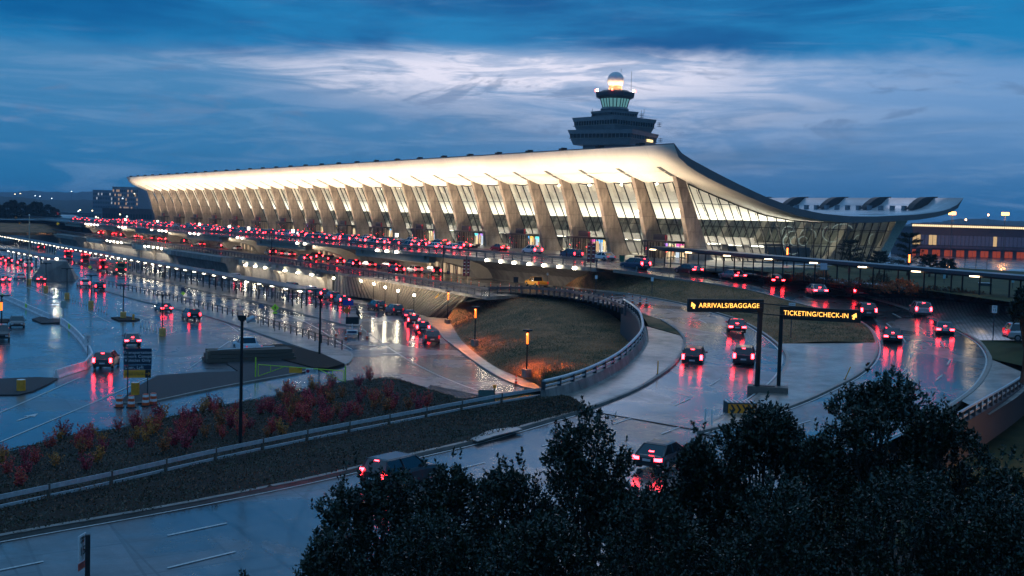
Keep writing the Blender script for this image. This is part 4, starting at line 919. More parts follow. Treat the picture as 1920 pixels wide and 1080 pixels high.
# ------------------------------------------------------------------ canopies
def canopy(label, path, zr, w, th, sp, lamps, npost2=True, ml=m_lamp, posth=None, mr=None):
    P0 = path[len(path)//2]; t = thing('walkway_canopy', label, 'canopy', tuple(float(v) for v in P0)); mb = MB()
    sweep(mb, path, rect(0, zr+th/2, w, th)); mb.build('canopy_roof', mr or m_steeld, t)
    mb = MB(); sweep(mb, path, rect(-w*.3, zr-.12, .14, .2)); sweep(mb, path, rect(w*.3, zr-.12, .14, .2)); mb.build('beam', m_dark, t)
    st = sorted(along(path, sp), key=lambda a: depth(a[0])); p0 = None; rest = MB()
    cnt = 0
    for p, a in st:
        n = np.array([-math.sin(a), math.cos(a), 0])
        for s in ((-.3, .3) if npost2 else (-.3,)):
            q = p+n*w*s
            if cnt < 100:
                if p0 is None: p0 = MB().cyl((0, 0, 0), .1, zr, 8).build('post', m_dark, None, origin=(0, 0, 0)); p0.parent = t; c = p0
                else: c = p0.copy(); COL.objects.link(c)
                c.location = Vector(q)-Vector(t.location); cnt += 1
            else: rest.box((q[0], q[1], q[2]+zr/2), (.14, .14, zr))
    if rest.v: tag(rest.build('post', m_dark, t), kind='stuff')
    l0 = None; st = sorted(along(path, lamps), key=lambda a: depth(a[0]))[:100]
    for p, a in st:
        if l0 is None: l0 = MB().box((0, 0, 0), (1.1, .3, .12)).build('lamp', ml, None, origin=(0, 0, 0)); l0.parent = t; c = l0
        else: c = l0.copy(); COL.objects.link(c)
        c.location = Vector(p+np.array([0, -w*.38, zr-.12]))-Vector(t.location); c.rotation_euler = (0, 0, a)
    return t
m_canl = emis('canopy_lamp', (1, .88, .66), 15)
canopy('long dark walkway canopy with lit underside lamps beside the bus lane', [(-500, -64.5, ZC+.14), (-200, -63.5, ZC+.14), (-24, -63.2, ZC+.14)], 3.0, 4.2, .28, 4.3, 6.8, ml=m_canl)
canopy('short dark canopy with lamps behind the concrete bunker at left', [G(-40, 487, ZC), G(25, 490, ZC), G(118, 511, ZC)], 3.1, 4.5, .35, 6, 7, ml=m_canl)
cr0 = [G(1236, 500, -.1), G(1400, 513, -.2), G(1560, 530, -.4), G(1760, 551, -.8), G(1960, 573, -1.2)]
canopy('dark covered walkway running right from the terminal entrance behind the shrubs', [tuple(p) for p in resamp([cr0[0], cr0[-1]], 12)], 2.75, 3.6, .38, 3.7, 7.5, ml=emis('canopy_lamp_warm', (1, .7, .4), 9), mr=mat('canopy_blue', (.05, .06, .075), .35))
# pedestrian fences
f1 = W([(190, 536, ZC), (215, 541, ZC), (300, 559, ZC), (380, 580, ZC), (460, 601, ZC), (560, 632, ZC), (641, 658, ZC)])
rl = [rect(0, 1.1, .1, .1), rect(0, .6, .07, .07)]
railing('pedestrian_fence', 'dark pedestrian fence with thin posts beside the pickup and mulch bed', 'fence', [(p[0], p[1], p[2]+.13) for p in f1], 2.45, (.12, .12, 1.12), rl, m_dark, m_dark)
f2 = [(-330, -60.7, ZC+.13), (-120, -60.7, ZC+.13), (-30, -60.7, ZC+.13), (-12, -61.2, ZC+.13)]+[(p[0], p[1], p[2]+.13) for p in W([(668, 589, ZC), (674, 600, ZC)])]
railing('pedestrian_fence', 'dark pedestrian fence along far kerb behind the long bus canopy', 'fence', f2, 2.45, (.12, .12, 1.12), rl, m_dark, m_dark)

for k in range(9):
    area('deck_light', (-8-42*k, -36.2, -.75), 34, .4, 1500, (1.0, .85, .66), (0, 1, -.55))
for k in range(7):
    area('deck_light', (-80-42*k, -43.3, -7.2), 34, .3, 480 if k else 800, (1.0, .86, .66), (0, 1, -.8))
area('deck_light', (-18, -49.6, -6.1), 50, .3, 1500, (1.0, .8, .55), (.12, 1, -.5))
# ------------------------------------------------------------------ vehicles
def paint(name, c, metal=.3): return mat('paint_'+name, c, .28, var=.02, scale=1, metal=metal, coat=.6)
PAINT = {'black': paint('black', (.012, .012, .014)), 'dark grey': paint('dark_grey', (.05, .052, .058)), 'silver': paint('silver', (.42, .43, .45), .6), 'white': paint('white', (.75, .76, .78), 0),
         'dark red': paint('dark_red', (.2, .015, .02)), 'dark blue': paint('dark_blue', (.02, .04, .1)), 'grey': paint('grey', (.17, .175, .185)), 'yellow': paint('yellow', (.75, .36, .02), 0), 'red': paint('red', (.5, .02, .02), 0), 'green': paint('green', (.03, .22, .09), 0)}
m_cglass = mat('car_glass', (.012, .016, .02), .06, var=0, coat=1.0)
m_tyre = m_rubber; m_rim = mat('rim', (.3, .3, .32), .3, metal=.9)
m_tail = emis('tail_bright', (1, .02, .03), 34, (.2, .0, .0)); m_taild = emis('tail_dim', (1, .02, .03), 14, (.2, 0, 0)); m_tailo = emis('tail_off', (1, .02, .02), .6, (.25, .01, .01))
m_head = emis('headlight_on', (1, .92, .8), 22, (.6, .6, .6)); m_heado = mat('headlight_off', (.5, .52, .55), .15)
m_plate = mat('plate', (.6, .6, .6), .5); m_trim = mat('black_trim', (.015, .015, .016), .6)
def car_proto(kind):
    spec = {'sedan': (4.75, 1.84, 1.45, .92), 'SUV': (4.75, 1.92, 1.74, 1.08), 'minivan': (5.1, 2.0, 1.78, 1.08), 'hatchback': (4.3, 1.8, 1.52, .98)}[kind]
    Lc, Wd, H, belt = spec; h = Wd/2; t = thing('car', None, 'car', (0, 0, 0))
    st = {'sedan': [(-.5, .55, .8, .86), (-.47, .3, .95, .96), (-.3, .24, 1.0, 1.0), (0, .22, 1.0, 1.0), (.22, .22, 1.0, .99), (.4, .25, .96, .86), (.48, .32, .86, .72), (.5, .42, .74, .6)]}.get(kind,
          [(-.5, .5, .86, .95), (-.485, .3, .96, 1.0), (-.3, .25, 1.0, 1.0), (0, .24, 1.0, 1.0), (.22, .24, 1.0, 1.0), (.4, .27, .97, .92), (.48, .34, .88, .82), (.5, .45, .76, .66)])
    mb = MB(); r = []
    for fx, zb, fw, fz in st:
        x = fx*Lc; w = h*fw; zt = belt*fz
        r.append([(x, -w*.86, zb), (x, -w, zb+.12), (x, -w, zt-.22), (x, -w*.93, zt-.03), (x, -w*.6, zt), (x, w*.6, zt), (x, w*.93, zt-.03), (x, w, zt-.22), (x, w, zb+.12), (x, w*.86, zb)])
    mb.rings(r)
    g = {'sedan': (-.42, -.25, .04, .24), 'SUV': (-.485, -.42, .06, .24), 'minivan': (-.485, -.43, .12, .33), 'hatchback': (-.47, -.36, .06, .27)}[kind]
    x0, x1, x2, x3 = [v*Lc for v in g]; wr = h*.74; wb = h*.93
    mb.rings([[(x1-.05, -wr, H-.06), (x2+.05, -wr, H-.06), (x2+.05, wr, H-.06), (x1-.05, wr, H-.06)], [(x1+.12, -wr+.1, H), (x2-.1, -wr+.1, H), (x2-.1, wr-.1, H), (x1+.12, wr-.1, H)]])
    for s in (-1, 1):      # pillars
        for xa, xb in ((x0, x1), (x3, x2), ((x0+x3)/2-.1, (x1+x2)/2-.08)): mb.tube([(xa, s*(wb+.01), belt-.05), (xb, s*(wr+.015), H-.05)], .055, 4)
        mb.box((x3-.35, s*(h+.1), belt+.06), (.14, .2, .14))
    body = mb.build('body', PAINT['grey'], t, smooth=False, bevel=.03)
    gb = MB(); gb.rings([[(x0, -wb, belt-.06), (x3, -wb, belt-.06), (x3, wb, belt-.06), (x0, wb, belt-.06)], [(x1, -wr, H-.05), (x2, -wr, H-.05), (x2, wr, H-.05), (x1, wr, H-.05)]]); gb.build('window', m_cglass, t)
    bm_ = MB(); bm_.box((-.5*Lc+.06, 0, .42), (.2, Wd*.86, .2)); bm_.box((.5*Lc-.07, 0, .42), (.2, Wd*.8, .22))
    for s in (-1, 1): bm_.box((0, s*h*.97, .3), (Lc*.52, .06, .14))
    bm_.build('bumper', m_trim, t)
    for fx in (-.31, .31):
        for s in (-1, 1):
            w = MB(); w.rings([[(fx*Lc+.34*math.cos(a), s*(h-.2), .34+.34*math.sin(a)) for a in np.linspace(0, 2*pi, 17)[:-1]], [(fx*Lc+.34*math.cos(a), s*(h+.015), .34+.34*math.sin(a)) for a in np.linspace(0, 2*pi, 17)[:-1]]])
            wo_ = w.build('wheel', m_tyre, t)
            w = MB(); w.rings([[(fx*Lc+.2*math.cos(a), s*(h+.0), .34+.2*math.sin(a)) for a in np.linspace(0, 2*pi, 11)[:-1]], [(fx*Lc+.2*math.cos(a), s*(h+.03), .34+.2*math.sin(a)) for a in np.linspace(0, 2*pi, 11)[:-1]]]); w.build('rim', m_rim, wo_)
    zt = belt-.2
    for s in (-1, 1):
        if kind == 'sedan': MB().box((-.5*Lc+.09, s*h*.74, zt), (.2, .42, .17)).build('tail_light', m_tail, t)
        else: MB().box((-.5*Lc+.07, s*h*.84, zt+.08), (.2, .22, .42)).build('tail_light', m_tail, t)
        MB().box((.5*Lc-.12, s*h*.66, .62), (.26, .34, .16)).build('headlight', m_heado, t)
    MB().box((x1-.02 if kind != 'sedan' else x0+.3, 0, H-.1 if kind != 'sedan' else belt+.14), (.08, .3, .05)).build('brake_light', m_tail, t)
    MB().box((-.5*Lc-.005, 0, .66), (.04, .5, .14)).build('number_plate', m_plate, t)
    return t
def pickup_proto():
    t = thing('pickup_truck', None, 'pickup truck', (0, 0, 0)); Lc, h = 5.6, .97; mb = MB(); r = []
    for x, zb, w, zt in [(-2.8, .5, .94, 1.02), (-2.75, .42, .97, 1.06), (-.75, .4, .97, 1.06)]: r.append([(x, -w, zb), (x, -w, zt), (x, w, zt), (x, w, zb)])
    mb.box((-1.78, -h+.06, .78), (2.05, .12, .62)); mb.box((-1.78, h-.06, .78), (2.05, .12, .62)); mb.box((-2.74, 0, .78), (.1, 1.82, .62)); mb.box((-1.7, 0, .55), (2.2, 1.84, .14))
    r = []
    for x, zb, w, zt in [(-.78, .4, h, 1.08), (.95, .4, h, 1.08), (1.2, .4, h, 1.06), (2.5, .42, h*.97, .98), (2.78, .5, h*.88, .82)]: r.append([(x, -w, zb), (x, -w, zt-.1), (x, -w*.9, zt), (x, w*.9, zt), (x, w, zt-.1), (x, w, zb)])
    mb.rings(r)
    mb.rings([[(-.6, -.72, 1.72), (.5, -.72, 1.72), (.5, .72, 1.72), (-.6, .72, 1.72)], [(-.5, -.64, 1.79), (.4, -.64, 1.79), (.4, .64, 1.79), (-.5, .64, 1.79)]])
    for s in (-1, 1):
        for a, b in ((-.74, -.62), (1.05, .52), (.12, .0)): mb.tube([(a, s*.9, 1.05), (b, s*.75, 1.74)], .055, 4)
        mb.box((.9, s*1.08, 1.2), (.14, .22, .2))
    mb.build('body', PAINT['white'], t, bevel=.03)
    gb = MB(); gb.rings([[(-.72, -.9, 1.05), (1.08, -.9, 1.05), (1.08, .9, 1.05), (-.72, .9, 1.05)], [(-.6, -.73, 1.73), (.5, -.73, 1.73), (.5, .73, 1.73), (-.6, .73, 1.73)]]); gb.build('window', m_cglass, t)
    MB().box((-2.86, 0, .5), (.14, 1.8, .2)).build('bumper', m_rim, t); MB().box((2.82, 0, .55), (.16, 1.7, .3)).build('bumper', m_trim, t)
    for fx in (-1.75, 1.8):
        for s in (-1, 1):
            w = MB(); w.rings([[(fx+.39*math.cos(a), s*yy, .39+.39*math.sin(a)) for a in np.linspace(0, 2*pi, 17)[:-1]] for yy in (h-.2, h+.03)]); wo_ = w.build('wheel', m_tyre, t)
            w = MB(); w.rings([[(fx+.22*math.cos(a), s*yy, .39+.22*math.sin(a)) for a in np.linspace(0, 2*pi, 11)[:-1]] for yy in (h, h+.045)]); w.build('rim', m_rim, wo_)
    for s in (-1, 1): MB().box((-2.8, s*.88, .86), (.1, .16, .32)).build('tail_light', m_tailo, t); MB().box((2.66, s*.7, .76), (.22, .34, .18)).build('headlight', m_heado, t)
    return t
def bus_proto():
    t = thing('bus', None, 'bus', (0, 0, 0)); L2, h, H = 5.6, 1.28, 3.05; mb = MB()
    mb.rings([[(x, -h*f, .45), (x, -h*f, 2.8), (x, -h*f*.9, H), (x, h*f*.9, H), (x, h*f, 2.8), (x, h*f, .45)] for x, f in ((-L2, .96), (-L2+.15, 1), (L2-.2, 1), (L2, .94))]); mb.box((-2, 0, H+.14), (3.2, 1.7, .28))
    mb.build('body', PAINT['red'], t, bevel=.05)
    for s in (-1, 1):
        w = MB()
        for k in range(6): w.box((-4.3+k*1.6, s*(h+.005), 1.95), (1.42, .05, .95))
        w.build('window', m_cglass, t)
    MB().box((-L2-.01, 0, 2.15), (.05, 1.7, .85)).build('rear_window', m_cglass, t); MB().box((L2+.01, 0, 1.9), (.05, 2.1, 1.5)).build('windscreen', m_cglass, t)
    MB().box((-L2-.01, 0, 1.1), (.05, 1.6, .7)).build('engine_grille', m_trim, t); MB().box((-L2-.08, 0, .55), (.2, 2.4, .22)).build('bumper', m_trim, t)
    for s in (-1, 1):
        for z in (1.15, 2.85): MB().box((-L2-.03, s*1.08, z), (.08, .2, .34 if z < 2 else .12)).build('tail_light', m_tail, t)
        MB().box((L2-.02, s*.95, .9), (.1, .3, .2)).build('headlight', m_heado, t)
        for fx in (-3.2, 3.4):
            w = MB(); w.rings([[(fx+.48*math.cos(a), s*yy, .48+.48*math.sin(a)) for a in np.linspace(0, 2*pi, 17)[:-1]] for yy in (h-.25, h+.02)]); w.build('wheel', m_tyre, t)
    MB().box((-L2-.03, 0, 2.88), (.08, .6, .1)).build('brake_light', m_tail, t)
    return t
PROTO = {k: car_proto(k) for k in ('sedan', 'SUV', 'minivan', 'hatchback')}; PROTO['pickup'] = pickup_proto(); PROTO['bus'] = bus_proto(); USED = set()
def put(kind, P, rz, colour, label, group, lights='dim', head=False):
    src = PROTO[kind]
    if kind in USED: o = copytree(src)
    else: o = src; USED.add(kind)
    o.location = P; o.rotation_euler = (0, 0, rz); tag(o, label, None, group)
    tm = {'brake': m_tail, 'dim': m_taild, 'off': m_tailo}[lights]
    for c in o.children:
        nm = c.name.split('.')[0]; mm = None
        if nm == 'body': mm = PAINT[colour]
        elif nm == 'tail_light': mm = tm
        elif nm == 'brake_light': mm = m_tail if lights == 'brake' else m_tailo
        elif nm == 'headlight' and head: mm = m_head
        if mm: c.material_slots[0].link = 'OBJECT'; c.material_slots[0].material = mm
    return o
random.seed(21); cols = ['black', 'dark grey', 'silver', 'white', 'dark red', 'dark blue', 'grey', 'black', 'white', 'dark grey']; kinds = ['sedan', 'SUV', 'sedan', 'SUV', 'minivan', 'hatchback']
lanes = [('kerb', -18.2), ('second', -22.6), ('third', -28.5), ('outer', -34.5)]
for ln, y in lanes:
    x = {'kerb': -52, 'second': -46, 'third': -30, 'outer': -44}[ln]; n = 0
    while x > -372 and n < 40:
        if random.random() < .82:
            k = random.choice(kinds); c = random.choice(cols)
            put(k, (x, y+random.uniform(-.3, .3), .02), pi+random.uniform(-.03, .03), c, '%s %s in the %s lane of the upper deck, %s from the near end' % (c, k, ln, ordw(n)), 'cars queuing on the upper departures deck', random.choice(['brake', 'brake', 'dim', 'brake'])); n += 1
        x -= random.uniform(6.6, 9.5)
# a few picked out one by one at the near end
for (px, py, k, c, li, d) in [(997, 476.5, 'SUV', 'white', 'brake', 'white SUV braking alone on the upper deck beside the blue counter display'), (1070, 485, 'SUV', 'dark blue', 'dim', 'dark blue SUV stopped by the red banner sign on upper deck'), (1131, 488.5, 'sedan', 'white', 'off', 'white sedan parked at the kerb before the last entrance'), (936, 470, 'sedan', 'dark red', 'brake', 'dark red sedan with glaring brake lights on the open part of upper deck')]:
    put(k, G(px, py, .02), pi, c, d, 'cars at the near end of the upper deck', li)
for i, (px, py, k, c, li) in enumerate([(809, 515, 'SUV', 'dark grey', 'dim'), (776, 511.5, 'hatchback', 'white', 'dim'), (741, 512.5, 'SUV', 'dark red', 'brake'), (727, 504, 'SUV', 'dark blue', 'dim'), (690, 501, 'sedan', 'silver', 'dim'), (660, 501, 'SUV', 'black', 'brake'), (631, 496.5, 'SUV', 'dark red', 'brake'), (614, 491, 'SUV', 'black', 'dim'), (592, 486.5, 'minivan', 'black', 'brake'), (570, 490, 'SUV', 'dark grey', 'brake'), (542, 481, 'sedan', 'silver', 'dim'), (527, 479.5, 'sedan', 'dark red', 'dim'), (506, 477.5, 'SUV', 'dark grey', 'dim'), (444, 469, 'sedan', 'white', 'off'), (415, 465, 'SUV', 'black', 'brake'), (375, 461, 'sedan', 'grey', 'dim'), (360, 458, 'SUV', 'dark red', 'brake'), (346, 456, 'SUV', 'dark blue', 'dim'), (311, 452.5, 'SUV', 'black', 'brake'), (297, 451, 'sedan', 'grey', 'brake'), (285, 450, 'sedan', 'dark red', 'dim'), (266, 447, 'sedan', 'silver', 'brake'), (254, 446, 'sedan', 'white', 'brake'), (240, 442.5, 'SUV', 'dark red', 'brake'), (228, 444, 'SUV', 'dark grey', 'brake'), (212, 441, 'sedan', 'red', 'brake'), (200, 438, 'SUV', 'black', 'dim'), (187, 440, 'minivan', 'red', 'brake'), (175, 436, 'SUV', 'dark grey', 'brake'), (162, 434, 'sedan', 'white', 'brake'), (147, 433, 'SUV', 'red', 'brake')]):
    put(k, G(px, py, -4.97), pi, c, '%s %s waiting on the arrivals road, %s from the yellow pickup' % (c, k, ordw(i)), 'cars waiting on the arrivals road', li)
put('pickup', G(1005, 538, -4.95), pi-.12, 'yellow', 'yellow pickup truck driving along the arrivals road beside the orange posts', None, 'off')
def head(px, py, z, dx, dy):
    a = G(px, py, z); b = G(px+dx, py+dy, z); return math.atan2(b[1]-a[1], b[0]-a[0])
for i, (px, py, k, c, li, dx, dy) in enumerate([(808, 642, 'minivan', 'dark grey', 'off', -14, -22), (791, 623, 'SUV', 'dark grey', 'brake', -12, -18), (775, 609, 'SUV', 'dark red', 'brake', -4, -14), (766, 597, 'sedan', 'dark blue', 'dim', -14, -10), (739, 589, 'SUV', 'dark grey', 'off', -24, -7), (705, 581, 'SUV', 'black', 'off', -30, -7), (640, 570, 'SUV', 'dark grey', 'brake', -20, -6), (622, 563, 'SUV', 'dark red', 'dim', -20, -5), (601, 557, 'SUV', 'dark grey', 'brake', -20, -4), (580, 552, 'SUV', 'white', 'dim', -20, -4), (545, 545, 'minivan', 'black', 'off', -20, -4), (500, 537, 'sedan', 'silver', 'off', -20, -4), (440, 526, 'SUV', 'white', 'dim', -20, -4), (395, 518, 'SUV', 'dark grey', 'off', -20, -4), (300, 500, 'SUV', 'silver', 'off', -20, -4), (275, 496, 'sedan', 'dark blue', 'off', -20, -4)]):
    put(k, G(px, py, ZC+.02), head(px, py, ZC, dx, dy), c, '%s %s in the lower road queue below the ribbed wall, %s from its tail' % (c, k, ordw(i)), 'cars queuing on the lower road', li)
LOT = [(32, 613, 'sedan', 'black', 'off', 0, 30, False, 'black sedan facing the camera beside the white barrier'), (306, 584, 'sedan', 'dark grey', 'brake', -30, -10, True, 'dark grey sedan braking beside lamp post near the fence'), (358, 599, 'SUV', 'black', 'dim', -30, -12, False, 'black SUV turning near the fence with dim tail lights'),
       (156, 538, 'SUV', 'white', 'dim', -28, -9, True, 'white SUV beside black car near the grey concrete bunker'), (183, 544, 'SUV', 'black', 'dim', -28, -9, False, 'black SUV passing the bunker beside the bus lane fence'), (37, 524, 'sedan', 'white', 'off', -28, -9, False, 'white sedan driving away left of the tall yellow based pole'),
       (75, 528, 'sedan', 'dark red', 'brake', -20, -8, False, 'dark red sedan in front of the concrete bunker with glaring lights'), (51, 503, 'SUV', 'white', 'dim', -28, -9, False, 'white SUV behind the tall pole left of the bunker'), (37, 498, 'SUV', 'dark grey', 'brake', -28, -9, False, 'dark grey SUV with amber glow left of the bunker'),
       (14, 494, 'SUV', 'black', 'brake', -28, -9, False, 'black SUV at far left edge with red tail lights'), (4, 489, 'sedan', 'dark red', 'brake', -28, -9, False, 'dark red sedan at the far left edge behind other cars'), (6, 529, 'sedan', 'silver', 'brake', -28, -6, True, 'silver sedan at left frame edge with bright lights'),
       (247, 646, 'sedan', 'grey', 'brake', -12, -24, False, 'grey sedan driving up the middle of the lot behind the blue sign'), (200, 688, 'SUV', 'dark grey', 'brake', 26, -17, False, 'dark grey SUV turning past the white barrier end'), (2, 636, 'SUV', 'black', 'off', 0, 30, False, 'black SUV cut by the left frame edge below the orange lamp')]
for (px, py, k, c, li, dx, dy, hd, lb) in LOT: put(k, G(px, py, ZC+.02), head(px, py, ZC, dx, dy), c, lb, 'cars in the lower lot', li, hd)
put('pickup', G(463, 660, ZC+.02), head(463, 660, ZC, -26, -10), 'white', 'white pickup truck parked behind the stacked timber', None, 'off')
for i, (px, py, c) in enumerate([(216, 512, 'green'), (186, 507, 'red'), (152, 494.5, 'red'), (121, 487, 'red'), (72, 468, 'red')]):
    put('bus', G(px, py, ZC+.02), pi+.02, c, ['green city bus at the front of the row beside the canopy', 'red bus right behind the green bus', 'red bus with dark rear window ahead of the first red bus', 'orange red bus parked farther up the bus lane', 'farthest red bus beyond the short canopy'][i], 'buses in the bus lane', 'brake' if i else 'dim')
RL = [(1190, 505, -.3, 'SUV', 'dark blue', 'dark blue SUV leaving the deck end toward the ticketing ramp', -20, -1.5), (1290, 513, -.6, 'sedan', 'black', 'black sedan entering the deck beside the covered walkway', -20, -1.8), (1372, 524, -1.1, 'sedan', 'grey', 'grey sedan on far lane above the arrivals sign', -20, -2.2), (1450, 533, -1.5, 'sedan', 'dark red', 'dark red sedan on ticketing ramp left of the red bushes', -20, -4),
      (1530, 553, -2.1, 'sedan', 'silver', 'silver sedan on ticketing ramp above the ticketing sign', -20, -5), (1605, 556, -2.2, 'minivan', 'red', 'red van by the far barrier of the ticketing ramp', -20, -5), (1622, 594, -3.7, 'SUV', 'dark grey', 'dark grey SUV rounding the bend right of the ticketing sign', -20, -9), (1725, 592, -3.4, 'SUV', 'silver', 'silver SUV on outer lane near the diagonal pavers', -20, -9),
      (1672, 640, -5.1, 'sedan', 'black', 'black sedan nearest the gore on the ticketing ramp', -10, -20), (1768, 627, -4.5, 'sedan', 'grey', 'grey sedan on the outer lane left of the speed sign', -16, -14)]
for (px, py, z, k, c, lb, dx, dy) in RL: put(k, G(px, py, z+.05), head(px, py, z, dx, dy), c, lb, 'cars on the ticketing ramp', 'brake')
for (px, py, z, k, c, lb, dx, dy) in [(1380, 622, -4.9, 'sedan', 'dark red', 'dark red sedan on the arrivals ramp just behind the lit sign', -10, -16), (1395, 682, -6.2, 'SUV', 'dark grey', 'dark grey SUV beside the sign posts on the arrivals ramp', 6, -20), (1301, 684, -6.3, 'SUV', 'black', 'black SUV climbing the arrivals ramp beside concrete apron', 14, -20)]:
    put(k, G(px, py, z+.06), head(px, py, z, dx, dy), c, lb, 'cars on the arrivals ramp', 'brake')
put('SUV', G(752, 908, -8.2), head(752, 908, -8.2, 20, -5), 'black', 'black SUV on the entry road mostly hidden by the big shrub', None, 'brake')
put('sedan', G(1243, 871, -7.6), head(1243, 871, -7.6, 20, -8), 'black', 'black sedan between the dark shrubs at the ramp junction', None, 'brake')
put('SUV', G(1932, 640, -3.8), 0.9, 'silver', 'silver SUV at right frame edge behind dark tree', None, 'off')
# apron vehicles and aircraft
put('pickup', G(1742, 461, -5.1), .3, 'grey', 'grey service pickup by the far pier at the right of the terminal', 'airport service vehicles', 'off')
# ------------------------------------------------------------------ people
def person(label, P, rz, top, legs, skin=(.45, .3, .22)):
    v = [(0, 0, .95), (0, 0, 1.2), (0, 0, 1.42), (0, 0, 1.52), (.02, 0, 1.66), (0, .18, 1.42), (.03, .26, 1.15), (.14, .26, .95), (.2, .25, .87), (0, -.18, 1.42), (.0, -.27, 1.15), (.08, -.28, .93), (.12, -.28, .84), (0, .1, .88), (.05, .11, .5), (-.02, .12, .09), (.14, .12, .04), (0, -.1, .88), (-.04, -.11, .5), (-.12, -.12, .09), (.04, -.12, .04)]
    e = [(0, 1), (1, 2), (2, 3), (3, 4), (2, 5), (5, 6), (6, 7), (7, 8), (2, 9), (9, 10), (10, 11), (11, 12), (0, 13), (13, 14), (14, 15), (15, 16), (0, 17), (17, 18), (18, 19), (19, 20)]
    rad = [.16, .16, .17, .065, .11, .075, .055, .045, .04, .075, .055, .045, .04, .11, .075, .06, .05, .11, .075, .06, .05]
    me = bpy.data.meshes.new('person'); me.from_pydata(v, e, []); o = bpy.data.objects.new('person', me); COL.objects.link(o)
    sk = o.modifiers.new('skin', 'SKIN')
    for k, r in enumerate(rad): me.skin_vertices[0].data[k].radius = (r, r*(1.25 if k in (1, 2) else 1))
    me.skin_vertices[0].data[0].use_root = True
    ss = o.modifiers.new('sub', 'SUBSURF'); ss.levels = 1; ss.render_levels = 1
    dg = bpy.context.evaluated_depsgraph_get(); nm = bpy.data.meshes.new_from_object(o.evaluated_get(dg)); o.modifiers.clear(); o.data = nm
    nm.materials.clear()
    for m in (mat('cloth_'+top[0], top[1], .8), mat('cloth_'+legs[0], legs[1], .85), mat('skin', skin, .6), mat('hair', (.03, .02, .015), .7)): nm.materials.append(m)
    for p in nm.polygons:
        c = p.center; p.use_smooth = True
        p.material_index = 1 if c.z < .93 and abs(c.y) < .2 else (2 if (c.z > 1.5 and not (c.z > 1.68 or c.x < -.03)) or (c.z < .92) else (3 if c.z > 1.5 else 0))
    o.location = P; o.rotation_euler = (0, 0, rz); return tag(o, label, 'person')
person('person in bright yellow safety vest standing under the lit arrivals deck', G(584, 537, ZC+.02), -1.2, ('vest', (.6, .8, .05)), ('navy', (.02, .025, .04)))
person('person in blue clothes walking past the black SUVs on the lower road', G(710, 587, ZC+.02), -2.0, ('blue', (.04, .1, .18)), ('blue2', (.03, .07, .12)))
person('person in dark coat with luggage on the arrivals sidewalk by the red banners', G(855, 506, -4.84), 2.0, ('dark', (.02, .03, .05)), ('black', (.015, .015, .015)))
person('person waiting between the grey car and entrance on upper deck kerb', G(1084, 486, .17), 1.2, ('grey', (.2, .16, .14)), ('black', (.015, .015, .015)))
person('person in yellow jacket standing by the canopy posts behind the green bus', G(244, 505, ZC+.16), 0.5, ('amber', (.7, .35, .05)), ('navy', (.02, .025, .04)))
person('person in dark jacket standing ahead of the red bus by the kerb', G(168, 500, ZC+.03), .5, ('blue', (.04, .1, .18)), ('navy', (.02, .025, .04)))
# ------------------------------------------------------------------ lamp posts, signs and street furniture
def face(P): return math.atan2(CPOS[1]-P[1], CPOS[0]-P[0])+pi/2
def text(parent, s, size, loc, m, ax='CENTER', rz=0.0, xs=1.0):
    c = bpy.data.curves.new('lettering', 'FONT'); c.body = s; c.size = size; c.align_x = ax; c.align_y = 'CENTER'; c.extrude = .004; c.offset = 0.0; c.space_character = 1.06
    c.space_line = .95; tmp = bpy.data.objects.new('lettering', c); COL.objects.link(tmp); bpy.context.view_layer.update()
    me = bpy.data.meshes.new_from_object(tmp.evaluated_get(bpy.context.evaluated_depsgraph_get())); bpy.data.objects.remove(tmp); me.materials.clear(); me.materials.append(m)
    o = bpy.data.objects.new('lettering', me); COL.objects.link(o); o.parent = parent; o.location = loc; o.rotation_euler = (pi/2, 0, rz); o.scale = (xs, 1, 1); return o
def Z(P, py): return CPOS[2] if False else P[2]+(PX(P)[1]-py)*depth(P)/CF
# dark lamp posts with a T shaped head
def tpost(px, pb, pt, z, label, base=None, head=(1.9, .3, .14), lit=False, group='dark lamp posts in the lower lot', r=.09, basec=None):
    P = G(px, pb, z); h = Z(P, pt)-P[2]; t = thing('lamp_post', label, 'lamp post', P, group); rz = face(P)
    MB().cyl((0, 0, 0), r, h, 10, r*.75).build('pole', m_dark, t, origin=(0, 0, 0)); 
    b = MB(); b.box((0, 0, h+.05), head); b.box((0, 0, h-.08), (.3, .3, .2)); hd = b.build('lamp_head', m_dark, t, origin=(0, 0, 0)); hd.rotation_euler = (0, 0, rz)
    if base == 'yellow': MB().lathe((0, 0, 0), [(.42, 0), (.42, .95), (.36, 1.05), (.05, 1.05)], 14).build('base', m_yelb, t, origin=(0, 0, 0))
    elif base == 'block': MB().box((0, 0, .35), (.7, .7, .8)).build('base', m_concd, t, origin=(0, 0, 0), bevel=.04)
    if lit:
        MB().cyl((0, 0, h-1.3), r*1.25, 1.2, 10).build('lamp', m_orl if lit == 1 else emis('lamp_red_orange', (1, .12, .02), 10), t, origin=(0, 0, 0))
        if lit == 1:
            l = bpy.data.lights.new('post_light', 'SPOT'); l.energy = 5200; l.color = (1, .28, .06); l.spot_size = 2.7; l.spot_blend = .9; l.shadow_soft_size = .1
            o = bpy.data.objects.new('post_light', l); COL.objects.link(o); o.location = (P[0], P[1]-.15, P[2]+h-.2)
    return t
m_yelb = mat('worn_yellow_concrete', (.95, .42, .1), .6, var=.2, scale=3, bump=.3)
